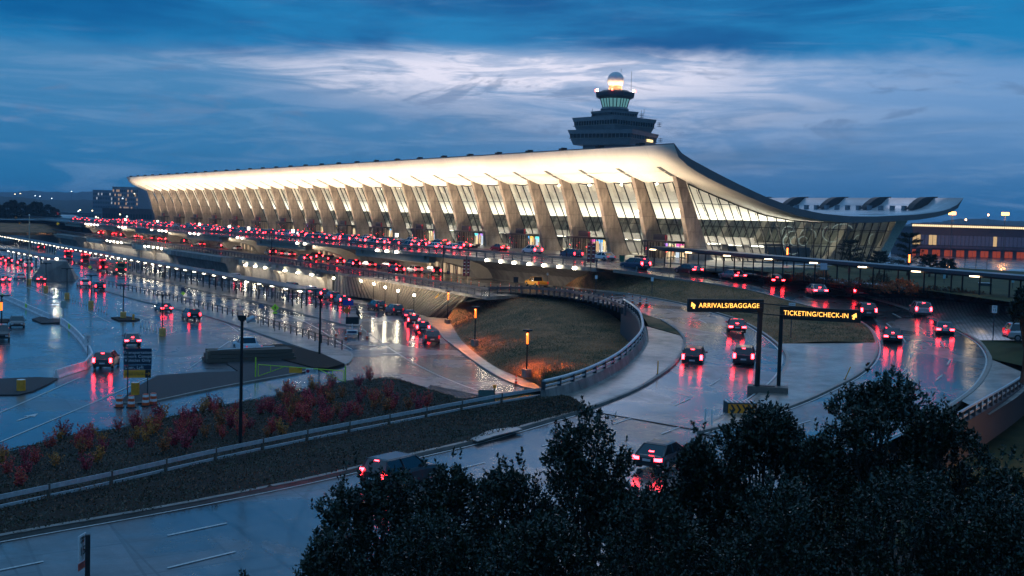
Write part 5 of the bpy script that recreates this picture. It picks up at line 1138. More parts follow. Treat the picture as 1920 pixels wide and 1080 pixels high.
for (px, pb, pt, b, lb) in [(86, 546, 494, 'yellow', 'dark T-headed lamp post in front of the bunker on yellow base'), (125.5, 560, 504, 'yellow', 'dark T-headed lamp post right of the bunker on yellow base'), (170.5, 576, 517, 'yellow', 'dark T-headed lamp post between two rows of white posts'), (231, 598, 535, 'yellow', 'dark T-headed lamp post on the small brick island beside hydrant'),
                        (304.5, 630, 553.5, 'yellow', 'dark T-headed lamp post on yellow base at end of white posts'), (52, 537, 487, None, 'dark T-headed lamp post overlapping the tall pale pole'), (3, 626, 555, 'block', 'dark T-headed lamp post at the left edge with orange glow')]:
    tpost(px, pb, pt, ZC, lb, b)
P = G(3.5, 626, ZC); lt = thing('lantern', 'glowing orange lantern box on the leftmost lamp post', 'lantern', (P[0]-.1, P[1]-.2, Z(P, 574))); MB().box((0, 0, 0), (.5, .5, 1.0)).build('lamp', m_orl, lt, origin=(0, 0, 0)); MB().box((0, 0, .56), (.56, .56, .1)).build('cap', m_dark, lt, origin=(0, 0, 0))
P = G(54.5, 533, ZC); t = thing('flag_pole', 'tall pale slender pole on a yellow concrete base left of the bunker', 'pole', P); h = Z(P, 405)-P[2]
MB().cyl((0, 0, 0), .16, h, 10, .09).build('pole', mat('pale_pole', (.5, .45, .35), .5), t, origin=(0, 0, 0)); MB().lathe((0, 0, 0), [(.5, 0), (.5, 1.0), (.4, 1.15), (.05, 1.15)], 14).build('base', m_yelb, t, origin=(0, 0, 0)); MB().lathe((0, 0, h), [(.03, 0), (.2, .15), (.03, .35)], 8).build('finial', m_white, t, origin=(0, 0, 0))
tpost(599, 664, 557, ZC+.2, 'tall dark lamp post on the mulch bed beside the fence', None, (.55, .5, .3), group='tall dark lamp posts', r=.13)
tp = tpost(450, 860, 596, -9.05, 'tallest dark lamp post rising from the red shrub bank', None, (.5, .4, .3), group='tall dark lamp posts', r=.12)
b = MB(); b.tube([(0, 0, 0), (.9, 0, .15)], .05, 6); b.tube([(.25, 0, -.15), (.75, 0, .12)], .16, 8); b.box((.62, 0, -.12), (.5, .2, .16)); o = b.build('camera_arm', m_steel, tp, origin=(0, 0, 0)); o.location = (0, 0, Z(G(450, 860, -9.05), 597)-(-9.05)); o.rotation_euler = (0, 0, face(tp.location))
for (px, pb, pt, z, lb) in [(839, 608, 546, ZC, 'orange lit lamp post by the end of the ribbed wall'), (890, 648, 576, -9.2, 'orange lit lamp post left on the grass slope'), (987, 706, 620, -9.0, 'orange lit lamp post right on the grass slope above the cone')]:
    tpost(px, pb, pt, z, lb, 'block', (.95, .4, .14), 1, 'orange lit lamp posts by the grass slope')
for (px, pb, pt, z, lb) in [(1475, 503, 463, -.3, 'slim post glowing orange behind the covered walkway, left one'), (1703, 527, 475, -.6, 'slim post glowing orange behind the covered walkway, beside pine')]:
    tpost(px, pb, pt, z, lb, None, (.5, .3, .1), 2, 'slim orange posts behind the covered walkway')
for (px, pb, pt, z, lb) in [(509, 488, 435, -5, 'thin black mast on arrivals road left of the long canopy end'), (829.5, 531, 462, -5, 'thin black mast on arrivals road right of the pale cars'), (1062, 486, 424, 0, 'thin dark mast on upper deck before the third counter display'), (635, 440, 410, 0, 'thin dark mast on the upper deck amid the red queue'), (141.5, 437, 414, -5, 'thin dark mast at far end of arrivals road'), (403, 430, 400, 0, 'thin dark mast at the upper kerb among far columns')]:
    tpost(px, pb, pt, z, lb, None, (.5, .2, .1), 0, 'thin masts on the decks', r=.11)
# concrete bunker with floodlight
bk = thing('vent_bunker', 'sloped grey concrete bunker with a bright floodlight on its top', 'bunker', G(100, 524, ZC))
A = G(57, 526, ZC); B = G(142, 527, ZC); dv = Vector((B[0]-A[0], B[1]-A[1], 0)); nv = Vector((-dv.y, dv.x, 0)).normalized()*11
if (Vector(A)+nv-Vector(CPOS)).length < (Vector(A)-Vector(CPOS)).length: nv = -nv
hb = 4.2; q0 = [Vector(A), Vector(B), Vector(B)+nv, Vector(A)+nv]; cc = sum(q0, Vector())/4
mb = MB(); mb.rings([[tuple(p) for p in q0], [tuple(Vector((cc.x+(p.x-cc.x)*.82, cc.y+(p.y-cc.y)*.5, p.z+hb))) for p in q0]]); mb.build('body', m_concs, bk)
fp = Vector(G(104, 524, ZC))+nv*.25; MB().box((fp.x, fp.y, ZC+hb+.25), (.7, .4, .3)).build('flood_lamp', m_lamp, bk)
l = bpy.data.lights.new('bunker_flood', 'SPOT'); l.energy = 450; l.color = (1, .95, .75); l.spot_size = 2.4; l.spot_blend = .7; o = bpy.data.objects.new('bunker_flood', l); COL.objects.link(o)
o.location = Vector(G(104, 529, ZC))+Vector((0, 0, 5.0)); o.rotation_euler = (Vector(G(100, 518, ZC+2.0))-o.location).to_track_quat('-Z', 'Y').to_euler()
# overhead signs
m_board = mat('sign_board_black', (.012, .01, .008), .5); m_amb = emis('lettering_amber', (1, .46, .08), 2.6, (.5, .3, .05)); m_amb2 = emis('lettering_halo', (1, .4, .03), .55)
P1_ = G(1419, 738, -6.85); P2_ = G(1459, 738, -6.9)
d1 = depth(P1_)
pl = thing('sign_plinth', 'dark concrete plinth box carrying the two overhead sign posts', 'plinth', (P1_[0], P1_[1], -7.1))
gz = MB(); c0 = (Vector(P1_)+Vector(P2_))/2; az_ = face(c0)
gz.box((0, 0, .05), (3.2, 1.5, 1.2)); o = gz.build('box', mat('brown_concrete', (.16, .12, .1), .6, bump=.3), pl, origin=(0, 0, 0)); o.location = Vector((c0.x, c0.y, -6.9))-Vector(pl.location); o.rotation_euler = (0, 0, az_)
g2 = MB(); g2.box((-.3, -.05, .68), (1.7, .8, .06)); o = g2.build('lid', m_dark, pl, origin=(0, 0, 0)); o.location = Vector((c0.x, c0.y, -6.9))-Vector(pl.location); o.rotation_euler = (0, 0, az_)
def unD(px, py, D): return Vector(GD(px, py, D))
def osign(name, label, corners, s, D0, D1, px_post, arrow_left):
    (x0, y0), (x1, y1) = corners; a = unD(x0, y0, D0); b = unD(x1, y1, D1); b.z = a.z-(0 if False else 0); mid = (a+b)/2; rz = math.atan2(b.y-a.y, b.x-a.x); Lw = (Vector((b.x, b.y, 0))-Vector((a.x, a.y, 0))).length
    pb = P1_ if px_post < 1440 else P2_
    t = thing(name, label, 'sign', pb, 'lit overhead direction signs')
    mb = MB(); mb.box((0, 0, 0), (Lw, .3, 1.04)); o = mb.build('sign_panel', m_board, t, origin=(0, 0, 0), bevel=.02); o.location = mid-Vector(pb); o.rotation_euler = (0, 0, rz)
    h = mid.z+.52-pb[2]; p = MB(); p.box((0, 0, h/2-.3), (.3, .3, h-.6)); o2 = p.build('post', m_dark, t, origin=(0, 0, 0)); o2.rotation_euler = (0, 0, rz)
    ax = (-Lw/2+.5) if arrow_left else (Lw/2-.55)
    tx = text(o, s, .54, (ax+.38 if arrow_left else ax-.38, -.17, 0), m_amb, 'LEFT' if arrow_left else 'RIGHT'); wd = tx.dimensions.x or 5; bpy.context.view_layer.update(); wd = max(.1, tx.dimensions.x); tx.scale = ((Lw-1.3)/wd, 1, 1)
    ar = MB(); d = 1 if not arrow_left else -1
    ar.rings([[(-.1, y, -.22), (.06, y, -.26), (.12, y, .0), (-.02, y, .04)] for y in (-.175, -.155)]); ar.rings([[(-.17*d, y, .02), (.24*d, y, -.1), (.2*d, y, .28)] for y in (-.178, -.152)])
    if arrow_left: ar.v = [(x*1.0-.04, y, z) for x, y, z in ar.v]
    oa = ar.build('arrow', m_amb, o, origin=(0, 0, 0)); oa.location = (ax, 0, 0)
    return t, o, mid
s1, o1, m1 = osign('overhead_sign', 'lit black overhead sign reading ARRIVALS/BAGGAGE with amber letters', ((1289.5, 572.5), (1430.3, 580)), 'ARRIVALS/BAGGAGE', 93.5, 95.5, 1419, True)
s2, o2_, m2 = osign('overhead_sign', 'lit black overhead sign reading TICKETING/CHECK-IN with amber letters', ((1462, 586), (1614, 595)), 'TICKETING/CHECK-IN', 95.8, 94.0, 1459, False)
br_b = MB(); 
for dz in (.45, -.38): br_b.tube([m1+Vector((0, 0, dz))*1.0, m1.lerp(m2, .5)+Vector((0, 0, dz)), m2+Vector((0, 0, dz))], .05, 6)
br_b.build('crossbar', m_dark, s1)
# crash cushion
cc_ = G(1372, 776, -7.2); t = thing('crash_cushion', 'orange and black chevron crash cushion with dark ribbed top half hidden by shrub', 'crash cushion', cc_)
az_ = face(cc_); b = MB(); b.box((0.6, 0, .45), (2.2, 1.3, .9)); o = b.build('body', m_dark, t, origin=(0, 0, 0)); o.rotation_euler = (0, 0, az_+.25)
b = MB()
for k in range(7): b.box((-.4+k*.32, 0, .93), (.16, 1.28, .06))
o = b.build('ribbed_top', m_steel, t, origin=(0, 0, 0)); o.rotation_euler = (0, 0, az_+.25)
b = MB(); b.box((0.6, -.67, .42), (2.1, .03, .8)); o = b.build('chevron_board', mat('chevron_orange', (1, .3, .01), .5, var=0), t, origin=(0, 0, 0)); o.rotation_euler = (0, 0, az_+.25)
for k in range(5):
    c_ = MB(); x = -.3+k*.42; c_.q((x, -.69, .05), (x+.14, -.69, .05), (x+.4, -.69, .42), (x+.14, -.69, .8), (x, -.69, .8), (x+.24, -.69, .42)); q = c_.build('chevron', m_ink, o, origin=(0, 0, 0))
# rideshare sign board
Pn = G(257, 744, ZC); t = thing('rideshare_sign', 'dark blue two-post sign with white lettering over orange panel beside drums', 'sign', Pn); rz = face(Pn)+.06; D = depth(Pn); k_ = D/CF
def board(t, px0, py0, px1, py1, P, m, name='sign_panel', th=.05, dy=0.0, pcx=None):
    D = depth(P); k_ = D/CF; cx, by = PX(P); w = (px1-px0)*k_; h = (py1-py0)*k_
    b = MB(); b.box((0, 0, 0), (w, th, h)); o = b.build(name, m, t, origin=(0, 0, 0)); rz = face(P)
    o.location = (math.cos(rz)*((px0+px1)/2-cx)*k_, math.sin(rz)*((px0+px1)/2-cx)*k_, (by-(py0+py1)/2)*k_); o.rotation_euler = (0, 0, rz); return o, w, h
m_navy = mat('sign_navy', (.015, .03, .06), .45, var=.05); m_lt = mat('sign_letter_white', (.75, .8, .82), .5, var=0)
for px in (240, 275.5):
    b = MB(); b.cyl((0, 0, 0), .05, (PX(Pn)[1]-655)*k_, 8); o = b.build('post', m_steeld, t, origin=(0, 0, 0)); o.location = (math.cos(rz)*(px-257)*k_, math.sin(rz)*(px-257)*k_, 0)
o, w, h = board(t, 232.5, 653, 282.5, 683.5, Pn, m_navy); text(o, 'Transportation\nNetwork Company\nVehicles Only', .36, (0, -.04, .02), m_lt)
o, w, h = board(t, 232.5, 684.2, 282, 692.8, Pn, m_navy); text(o, 'Uber, Lyft', .36, (-w/2+.08, -.04, 0), m_lt, 'LEFT')
o, w, h = board(t, 232.5, 693.2, 281.5, 708, Pn, mat('sign_orange', (1, .38, .02), .5, var=.02)); text(o, "VEHICLES OVER 10'-6\"\nMUST PARK TO THE RIGHT", .15, (-w*.1, -.04, 0), m_ink)
b = MB(); b.box((w/2-.25, -.035, 0), (.46, .02, h)); q = b.build('arrow_panel', m_ink, o, origin=(0, 0, 0)); text(q, '\u2192', .5, (w/2-.25, -.06, 0), mat('sign_orange', (.75, .25, .01)))
# smaller signs
def psign(px, pb, cy, w, h, z, label, m, txt=None, tm=None, ts=.2, diamond=False, plaque=None, group=None, extra=None, postm=None, emit=False):
    P = G(px, pb, z); D = depth(P); k_ = D/CF; t = thing('road_sign', label, 'road sign', P, group); rz = face(P); top = (pb-cy)*k_
    MB().cyl((0, 0, 0), .045, top+h*k_*.3, 8).build('post', postm or m_steeld, t, origin=(0, 0, 0))
    b = MB()
    if diamond: r = w*k_/2; b.rings([[(r*math.cos(a), y, r*math.sin(a)) for a in (0, pi/2, pi, 3*pi/2)] for y in (-.02, .02)])
    else: b.box((0, 0, 0), (w*k_, .04, h*k_))
    o = b.build('sign_panel', m, t, origin=(0, 0, 0)); o.location = (math.sin(rz)*.07, -math.cos(rz)*.07, top); o.rotation_euler = (0, 0, rz)
    if txt: text(o, txt, ts, (0, -.03, 0), tm or m_ink)
    if plaque:
        b = MB(); b.box((0, 0, -(w*.62 if diamond else h*.75)*k_), (w*.55*k_, .04, w*.22*k_)); b.build('plaque', m, o, origin=(0, 0, 0))
    return t, o, w*k_
def walker(o, s, m=m_ink):
    b = MB(); y0, y1 = -.035, -.02
    for A, B, r in (((.0, .1), (.02, -.02), .045), ((.02, -.02), (.1, -.2), .028), ((.02, -.02), (-.08, -.2), .028), ((0, .1), (.12, .02), .02), ((0, .1), (-.1, .0), .02)):
        b.tube([(A[0]*s*2, y1, A[1]*s*2), (B[0]*s*2, y1, B[1]*s*2)], r*s*2, 5)
    b.rings([[(.0+.05*s*2*math.cos(a), y, .19*s*2+.05*s*2*math.sin(a)) for a in np.linspace(0, 2*pi, 9)[:-1]] for y in (y0, y1)]); b.build('walking_figure', m, o, origin=(0, 0, 0))
m_fyg = mat('sign_fluorescent', (.6, .95, .04), .5, var=0); m_yg = mat('sign_yellow_bright', (1, .55, .03), .5, var=0)
_, o, w = psign(515, 621, 577, 15, 15, ZC+.13, 'fluorescent green pedestrian diamond sign beside the pedestrian fence', m_fyg, diamond=True, plaque=True); walker(o, w*.55)
_, o, w = psign(822, 592, 558, 15, 15, ZC+.13, 'bright yellow pedestrian crossing diamond sign below the ribbed wall', m_yg, diamond=True, plaque=True); walker(o, w*.55)
_, o, w = psign(343, 572, 550, 8, 8, ZC+.13, 'small green pedestrian diamond under a blue sign near the fence', m_fyg, diamond=True); board(bpy.data.objects[_.name], 339, 539.5, 347.5, 547.5, G(343, 572, ZC+.13), m_blue)
_, o, w = psign(168.5, 530, 500.5, 7.5, 7.5, ZC, 'small green diamond sign standing before the two nearest buses', m_fyg, diamond=True)
psign(108.3, 428, 419.5, 7, 7, -1.2, 'small yellow diamond sign on the distant grass bank', m_yg, diamond=True)
psign(29.5, 415, 408, 6, 6, -.5, 'tiny faded orange diamond sign before the dark tree row', mat('sign_orange_faded', (.35, .12, .02), .5), diamond=True)
psign(37.5, 424, 418, 6, 6, -1.0, 'small orange diamond sign on the grass below the tree row', mat('sign_orange_faded', (.35, .12, .02), .5), diamond=True)
psign(650, 607, 582, 14.5, 14.5, ZC+.14, 'orange workzone diamond sign behind the message board trailer', mat('sign_orange_dark', (.8, .2, .02), .5), diamond=True)
psign(652, 600, 567.5, 20, 10, ZC+.14, 'wide blue sign with white lettering at the tip of the canopy sidewalk', mat('sign_royal', (.03, .07, .4), .4))
psign(489, 612, 574, 9, 8, ZC+.13, 'small grey blue square sign behind the pedestrian fence', mat('sign_slate', (.1, .16, .28), .5))
t_, o, w = psign(164.5, 668, 637.5, 12, 20, ZC, 'white speed limit 5 sign above the white barrier curve', m_signw, None); text(o, 'SPEED\nLIMIT', .14, (0, -.03, .3), m_ink); text(o, '5', .5, (0, -.03, -.1), m_ink)
psign(119, 596, 571, 9.5, 14, ZC, 'pale blank sign on short post between the white barriers', mat('sign_pale_green', (.35, .45, .42), .4))
t_, o, w = psign(1861.5, 640, 579.5, 9, 14, -3.6, 'white speed limit 15 sign with dark side plates near the pavers', m_signw, None); text(o, 'SPEED\nLIMIT', .1, (0, -.03, .18), m_ink); text(o, '15', .32, (0, -.03, -.1), m_ink)
b = MB(); b.box((-.32, .02, 0), (.22, .03, .62)); b.box((.32, .02, 0), (.22, .03, .62)); b.build('side_plate', m_ink, o, origin=(0, 0, 0))
psign(1117, 549, 519.5, 4.8, 7, -3.0, 'small white sign on the grass median, the left of two', m_signw, group='small white signs on the grass median'); psign(1222, 555, 523.5, 4.8, 7.5, -3.2, 'small white sign on the grass median, the right of two', m_signw, group='small white signs on the grass median')
psign(1026, 538, 514, 3.5, 5, -4.9, 'tiny white sign beside the yellow pickup truck', mat('sign_slate', (.1, .16, .28), .5))
psign(966.5, 553, 524.5, 9, 10.5, -4.9, 'black square sign back standing by the guard rail', m_ink); psign(1482.5, 633, 570.5, 12, 6, -4.6, 'white speed sign mostly hidden above the ticketing sign', m_signw, 'SPEED', m_ink, .18)
psign(1542.5, 543, 499.5, 12.5, 12.5, -.9, 'pale square sign before the covered walkway and red bushes', mat('sign_pale_grey', (.45, .52, .6), .4))
for px, pb, cy in ((1769.5, 542, 518.5), (1898, 552, 526)): psign(px, pb, cy, 4.2, 7.5, -1.1, 'small pale blue sign before the covered walkway, %s' % ('left of the grey cabinet' if px < 1800 else 'near right frame edge'), mat('sign_ice', (.3, .5, .55), .4))
psign(710, 517, 500, 6, 8, -5, 'blue sign on the near edge of the arrivals road', m_blue); psign(840, 518, 511, 5, 6, -5, 'small blue sign by the road masts among orange posts', m_blue)
for px, pb, c0, w, z, lb in ((873.5, 541, 502, 4.7, -5.0, 'lower pair of maroon banner panels on arrivals road'), (1107.5, 503, 474, 6, .05, 'upper pair of maroon banner panels at the end of upper deck')):
    P = G(px, pb, z); k_ = depth(P)/CF; t = thing('banner_sign', lb, 'sign', P, 'maroon double banner signs'); rz = face(P); top = (pb-c0)*k_
    MB().cyl((0, 0, 0), .07, top+2.0, 8).build('post', m_dark, t, origin=(0, 0, 0))
    for s in (-1, 1):
        b = MB(); b.box((0, 0, 0), (.42, .08, 2.7 if z else 2.7)); o = b.build('banner', mat('maroon', (.16, .015, .03), .5), t, origin=(0, 0, 0)); o.location = (math.cos(rz)*s*.32, math.sin(rz)*s*.32, top); o.rotation_euler = (0, 0, rz)
        for j in range(4): MB().box((0, -.05, .9-j*.55), (.28, .02, .1)).build('white_line', m_lt, o, origin=(0, 0, 0))
for i, (px, pb) in enumerate([(743.5, 455), (549, 447), (1012-48+0, 462), (466, 441), (430, 437.5), (374, 431.5), (295.5, 425), (235, 421)]):
    P = G(px, pb, 0.02); k_ = depth(P)/CF; t = thing('light_box', 'square glowing light box on a post on the upper deck, %s from the near end' % ordw([2, 3, 1, 4, 5, 6, 7, 0][i] if False else i), 'light box', P, 'glowing light boxes on the upper deck'); h = 1.5
    MB().cyl((0, 0, 0), .06, h, 6).build('post', m_dark, t, origin=(0, 0, 0)); MB().box((0, 0, h+.35), (.55, .55, .8)).build('lamp', emis('light_box', (1, .93, .8), 5), t, origin=(0, 0, 0))
# bottom-left 15 mph sign seen edge on
P = Vector(unD(158, 1100, 56)); P.z = -9.4; P = Vector(G(160, 1098, -8.9)); k_ = depth(P)/CF
t = thing('road_sign', 'white 15 speed limit sign seen almost edge-on at the bottom left', 'road sign', P); rz = face(P)
b = MB(); b.box((0, 0, 1.05), (.2, .2, 2.15)); o = b.build('post', m_ink, t, origin=(0, 0, 0)); o.location = (math.cos(rz)*.08, math.sin(rz)*.08, 0); o.rotation_euler = (0, 0, rz)
b = MB(); b.box((0, 0, 0), (.66, .03, 1.1)); o = b.build('sign_panel', m_signw, t, origin=(0, 0, 0)); o.location = (-math.cos(rz)*.14, -math.sin(rz)*.14, 1.6); o.rotation_euler = (0, 0, rz+1.15); text(o, '15', .5, (0, -.03, -.15), m_ink); text(o, 'SPEED\nLIMIT', .15, (0, -.03, .33), m_ink)
b = MB(); b.box((0, 0, 0), (.66, .03, .3)); o = b.build('sign_panel', mat('sign_redwhite', (.6, .12, .1), .4), t, origin=(0, 0, 0)); o.location = (-math.cos(rz)*.14, -math.sin(rz)*.14, .85); o.rotation_euler = (0, 0, rz+1.15)
# drums, bollards, cones, posts
def drum(px, pb, label):
    P = G(px, pb, ZC); t = thing('traffic_drum', label, 'traffic drum', P, 'striped traffic drums below the blue sign'); pr_ = [(.3, .06), (.3, .3), (.28, .31), (.28, .52), (.26, .53), (.26, .74), (.24, .75), (.24, .95), (.2, 1.0), (.02, 1.0)]
    b = MB(); b.lathe((0, 0, 0), pr_, 16)
    nn = 16
    for i in range(len(b.f)): b.mi[i] = 1 if (i//nn) in (2, 6) else 0
    b.build('barrel', [m_orange, m_reflw], t, origin=(0, 0, 0)); MB().lathe((0, 0, 0), [(.42, 0), (.42, .06), (.3, .08)], 12).build('base', m_rubber, t, origin=(0, 0, 0))
for px, pb, lb in ((223.5, 764, 'orange striped drum at the left end, grimy'), (246, 764, 'orange striped drum directly below the sign post'), (273, 761, 'orange striped drum third from left, darkest and grimy'), (287.5, 759, 'cleanest orange striped drum at the right end')): drum(px, pb, lb)
for px, pb, r, h, lb in ((39.5, 732.5, .38, .95, 'short yellow bollard on the gravel island at far left'), (253.5, 740, .36, 1.05, 'short yellow bollard behind the striped drums')):
    P = G(px, pb, ZC+.1); t = thing('bollard', lb, 'bollard', P, 'short yellow bollards'); MB().lathe((0, 0, 0), [(r, 0), (r, h), (r-.03, h+.03)], 16).build('post', m_yel, t, origin=(0, 0, 0)); MB().lathe((0, 0, h), [(r-.03, .03), (.04, .06)], 16).build('cap', m_white, t, origin=(0, 0, 0))
P = G(250, 600, ZC+.15); t = thing('fire_hydrant', 'yellow fire hydrant on the small brick island', 'hydrant', P); MB().lathe((0, 0, 0), [(.22, 0), (.22, .08), (.15, .1), (.15, .6), (.2, .62), (.17, .75), (.04, .86)], 12).build('body', m_yel, t, origin=(0, 0, 0)); MB().box((0, 0, .5), (.55, .14, .14)).build('outlet', m_yel, t, origin=(0, 0, 0))
def cone(P, label, s=1.0, group='orange traffic cones'):
    t = thing('traffic_cone', label, 'traffic cone', P, group); b = MB(); b.lathe((0, 0, 0), [(.17*s, .04), (.135*s, .28*s), (.11*s, .42*s), (.085*s, .55*s), (.07*s, .66*s), (.04*s, .9*s), (.005, .91*s)], 12)
    for i in range(len(b.f)): b.mi[i] = 1 if (i//12) in (1, 3) else 0
    b.build('body', [m_orange, m_reflw], t, origin=(0, 0, 0)); MB().box((0, 0, .02), (.44*s, .44*s, .05)).build('base', m_rubber, t, origin=(0, 0, 0))
for i, (px, pb, z, s, lb) in enumerate([(967.5, 720, ZC+.1, 1, 'lone cone on the sidewalk below the right orange lamp post'), (648.5, 636, ZC, 1.1, 'cone left of the message board trailer wheels'), (675.5, 626, ZC, 1.1, 'cone behind the trailer on its right'), (688.5, 634, ZC, 1.1, 'cone alone right of the message board trailer'), (630, 629, ZC, .9, 'dark cone farthest left of the trailer')]): cone(G(px, pb, z), lb, s)
for i, (px, pb) in enumerate([(1212, 573.5), (1200, 571), (1185.5, 569), (1169.5, 568), (1147.5, 566), (1131, 565.5), (1110.5, 559), (1090, 557)]): cone(G(px, pb, -3.75-.0*i if px > 1120 else -4.0), 'orange cone on the arrivals ramp bend, %s from the biggest end one' % ordw(i), 1.15, 'cones lining the arrivals ramp bend')
def delin(P, label, group, m, h=1.05, band=True):
    t = thing('delineator_post', label, 'delineator post', P, group); MB().cyl((0, 0, 0), .06, h, 8, .05).build('post', m, t, origin=(0, 0, 0))
    if band: MB().cyl((0, 0, h*.66), .068, .16, 8).build('band', m_reflw, t, origin=(0, 0, 0))
    MB().cyl((0, 0, 0), .14, .05, 8).build('base', m_rubber, t, origin=(0, 0, 0))
m_delo = mat('delineator_orange', (1, .12, .03), .5, var=0)
for i, (px, pb) in enumerate([(1179, 560.5), (1138, 559), (1122, 557.5), (1108, 556), (1098, 556), (1086, 554.5), (1075, 553), (1063, 552.5), (1053, 551), (1043, 551), (1028, 550), (1011, 549), (993, 547), (973, 545), (955, 543), (938, 541.5), (920, 540), (898, 538), (883, 535), (864, 532), (858, 530), (846, 528), (815, 525.5), (803, 523), (791, 521.5), (781, 519.5), (776, 518.5), (767, 517.5), (760, 516.5), (733, 514)]):
    delin(G(px, pb, -4.97 if px < 1040 else -4.97+(px-1040)*.0085), 'slim orange post on the arrivals road, %s from the cone bend' % ordw(i), 'slim orange posts dividing the arrivals road', m_delo, 1.0)
def rowp(a, b, n, z0, grp, lab, first):
    for i in range(n):
        t_ = i/(n-1); delin(G(a[0]+(b[0]-a[0])*t_, a[1]+(b[1]-a[1])*t_, z0), lab % ordw(i), grp, m_white, 1.0, False)
rowp((264, 613), (299, 624), 7, ZC, 'white posts left of the yellow based lamp post', 'white flexible post in the row beside the near lamp post, %s from left', 0)
rowp((180, 578), (200, 589), 5, ZC, 'white posts right of the third lamp post', 'white flexible post in the short row past the third lamp post, %s', 0)
rowp((131, 562), (167, 575), 8, ZC, 'white posts between second and third lamp posts', 'white flexible post between the second and third lamp posts, %s from left', 0)
rowp((91, 549), (122, 560), 8, ZC, 'white posts between first and second lamp posts', 'white flexible post between the first and second lamp posts, %s from left', 0)
rowp((59, 535), (84, 545), 9, ZC, 'white posts behind the tall pale pole', 'white flexible post right of the tall pale pole, %s from left', 0)
for i, (px, pb, z, m, h) in enumerate([(1233, 702, -6.2, m_yel, 1.15), (1322, 798, -7.3, m_white, 1.2), (1334, 800, -7.3, m_white, 1.2)]): delin(G(px, pb, z), ['yellow slim post standing on the concrete apron kerb', 'white slim post before the crash cushion, left one', 'white slim post before the crash cushion, right one'][i], None, m, h, False)
P = Vector(G(1584, 712, -6.35)); t = thing('marker_pole', 'leaning yellow marker pole on the concrete gore', 'marker pole', P); MB().tube([(0, 0, 0), (.35, .25, 1.15)], .05, 6).build('pole', m_yel, t, origin=(0, 0, 0)); MB().cyl((0, 0, 0), .12, .05, 8).build('base', m_rubber, t, origin=(0, 0, 0))
# white jersey barriers
def jersey(a, b, label, group, m=m_white, h=.82, w=.6, sign=False):
    a = Vector(a); b = Vector(b); d = b-a; Lb = math.hypot(d.x, d.y); t = thing('concrete_barrier', label, 'barrier', (a+b)/2, group, rz=0); rz = math.atan2(d.y, d.x)
    pr_ = [(-w/2, 0), (-w/2, .08), (-w*.28, .3), (-w*.16, h), (w*.16, h), (w*.28, .3), (w/2, .08), (w/2, 0)]
    mb = MB(); n = 5; mb.rings([[(x, y, z) for y, z in pr_] for x in np.linspace(-Lb/2+.03, Lb/2-.03, n)]); o = mb.build('body', m, t, origin=(0, 0, 0), bevel=.02); o.rotation_euler = (0, 0, rz)
    if sign:
        s = 1 if (math.cos(rz+pi/2)*(CPOS[0]-a.x)+math.sin(rz+pi/2)*(CPOS[1]-a.y)) > 0 else -1
        b_ = MB(); b_.box((0, s*.21, .58), (1.3, .04, .62)); b_.build('yellow_sign', m_fyg, o, origin=(0, 0, 0))
m_jw = mat('barrier_white', (.75, .72, .74), .5, var=.12, scale=1.5, bump=.2)
jl = resamp(W([(-30, 546, ZC), (0, 557, ZC), (30, 570, ZC), (62, 585, ZC), (95, 600, ZC)]), 9)
for k in range(8): jersey(jl[k], jl[k+1], 'white concrete barrier segment in the long left row, %s from far end' % ordw(k), 'white barriers in the lot, long row', m_jw, sign=k in (2, 5))
jl = resamp(W([(115, 606, ZC), (134, 621, ZC), (150, 637, ZC), (164, 655, ZC), (173, 672, ZC), (172, 682, ZC), (160, 692, ZC), (137, 701, ZC), (105, 709.5, ZC)]), 9)
for k in range(8): jersey(jl[k], jl[k+1], 'white concrete barrier segment in the curved row, %s from its far end' % ordw(k), 'white barriers in the lot, curved row', m_jw, sign=k == 1)
for k, (x0, y0, x1, y1, z) in enumerate([(1648, 555.5, 1717, 558.5, -1.8), (1724, 558.5, 1791, 562, -1.8), (1797, 562.5, 1870, 568, -1.85), (1877, 568, 1935, 572, -1.9)]):
    jersey(G(x0, y0, z), G(x1, y1, z), 'weathered grey barrier block before the red bushes, %s from left' % ordw(k), 'weathered barrier blocks beside the pavers', m_concd, .95, .8)
P = G(1846, 548, -1.2); MBx = MB().box((0, 0, .6), (1.6, .8, 1.2)); t = thing('utility_cabinet', 'grey utility cabinet among the dark bushes before the covered walkway', 'cabinet', P); o = MBx.build('body', m_steeld, t, origin=(0, 0, 0), bevel=.03); o.rotation_euler = (0, 0, face(P)); o = MB().box((0, 0, 1.23), (1.7, .9, .06)).build('lid', m_steel, t, origin=(0, 0, 0)); o.rotation_euler = (0, 0, face(P))
# gate
A = Vector(G(479, 707, ZC+.1)); B = Vector(G(647, 718, ZC+.05)); B2 = B
t = thing('barrier_gate', 'lime green swing gate with triangular braces and two small signs', 'gate', (A+B)/2); O = (A+B)/2; A -= O; B -= O; U = Vector((0, 0, 1)); hg = 1.35
for p, hh in ((A, 1.95), (B, 1.6)): MB().cyl((p.x, p.y, p.z-.1), .07, hh+.1, 8).build('post', m_lime, t, origin=(0, 0, 0))
g = MB(); a0, a1 = A.lerp(B, .03), A.lerp(B, .98)
g.tube([a0+U*1.25, a1+U*1.15], .045, 6); g.tube([a0+U*1.25, a0+U*.1], .04, 6); g.tube([a0+U*.1, A.lerp(B, .33)+U*1.22], .04, 6); g.tube([A.lerp(B, .17)+U*1.24, A.lerp(B, .17)+U*.66], .035, 6)
g.tube([a1+U*.1, A.lerp(B, .7)+U*1.2], .04, 6); g.tube([a1+U*1.15, a1+U*.1], .035, 6); g.tube([A.lerp(B, .86)+U*1.17, A.lerp(B, .86)+U*.62], .03, 6); g.build('frame', m_lime, t, origin=(0, 0, 0))
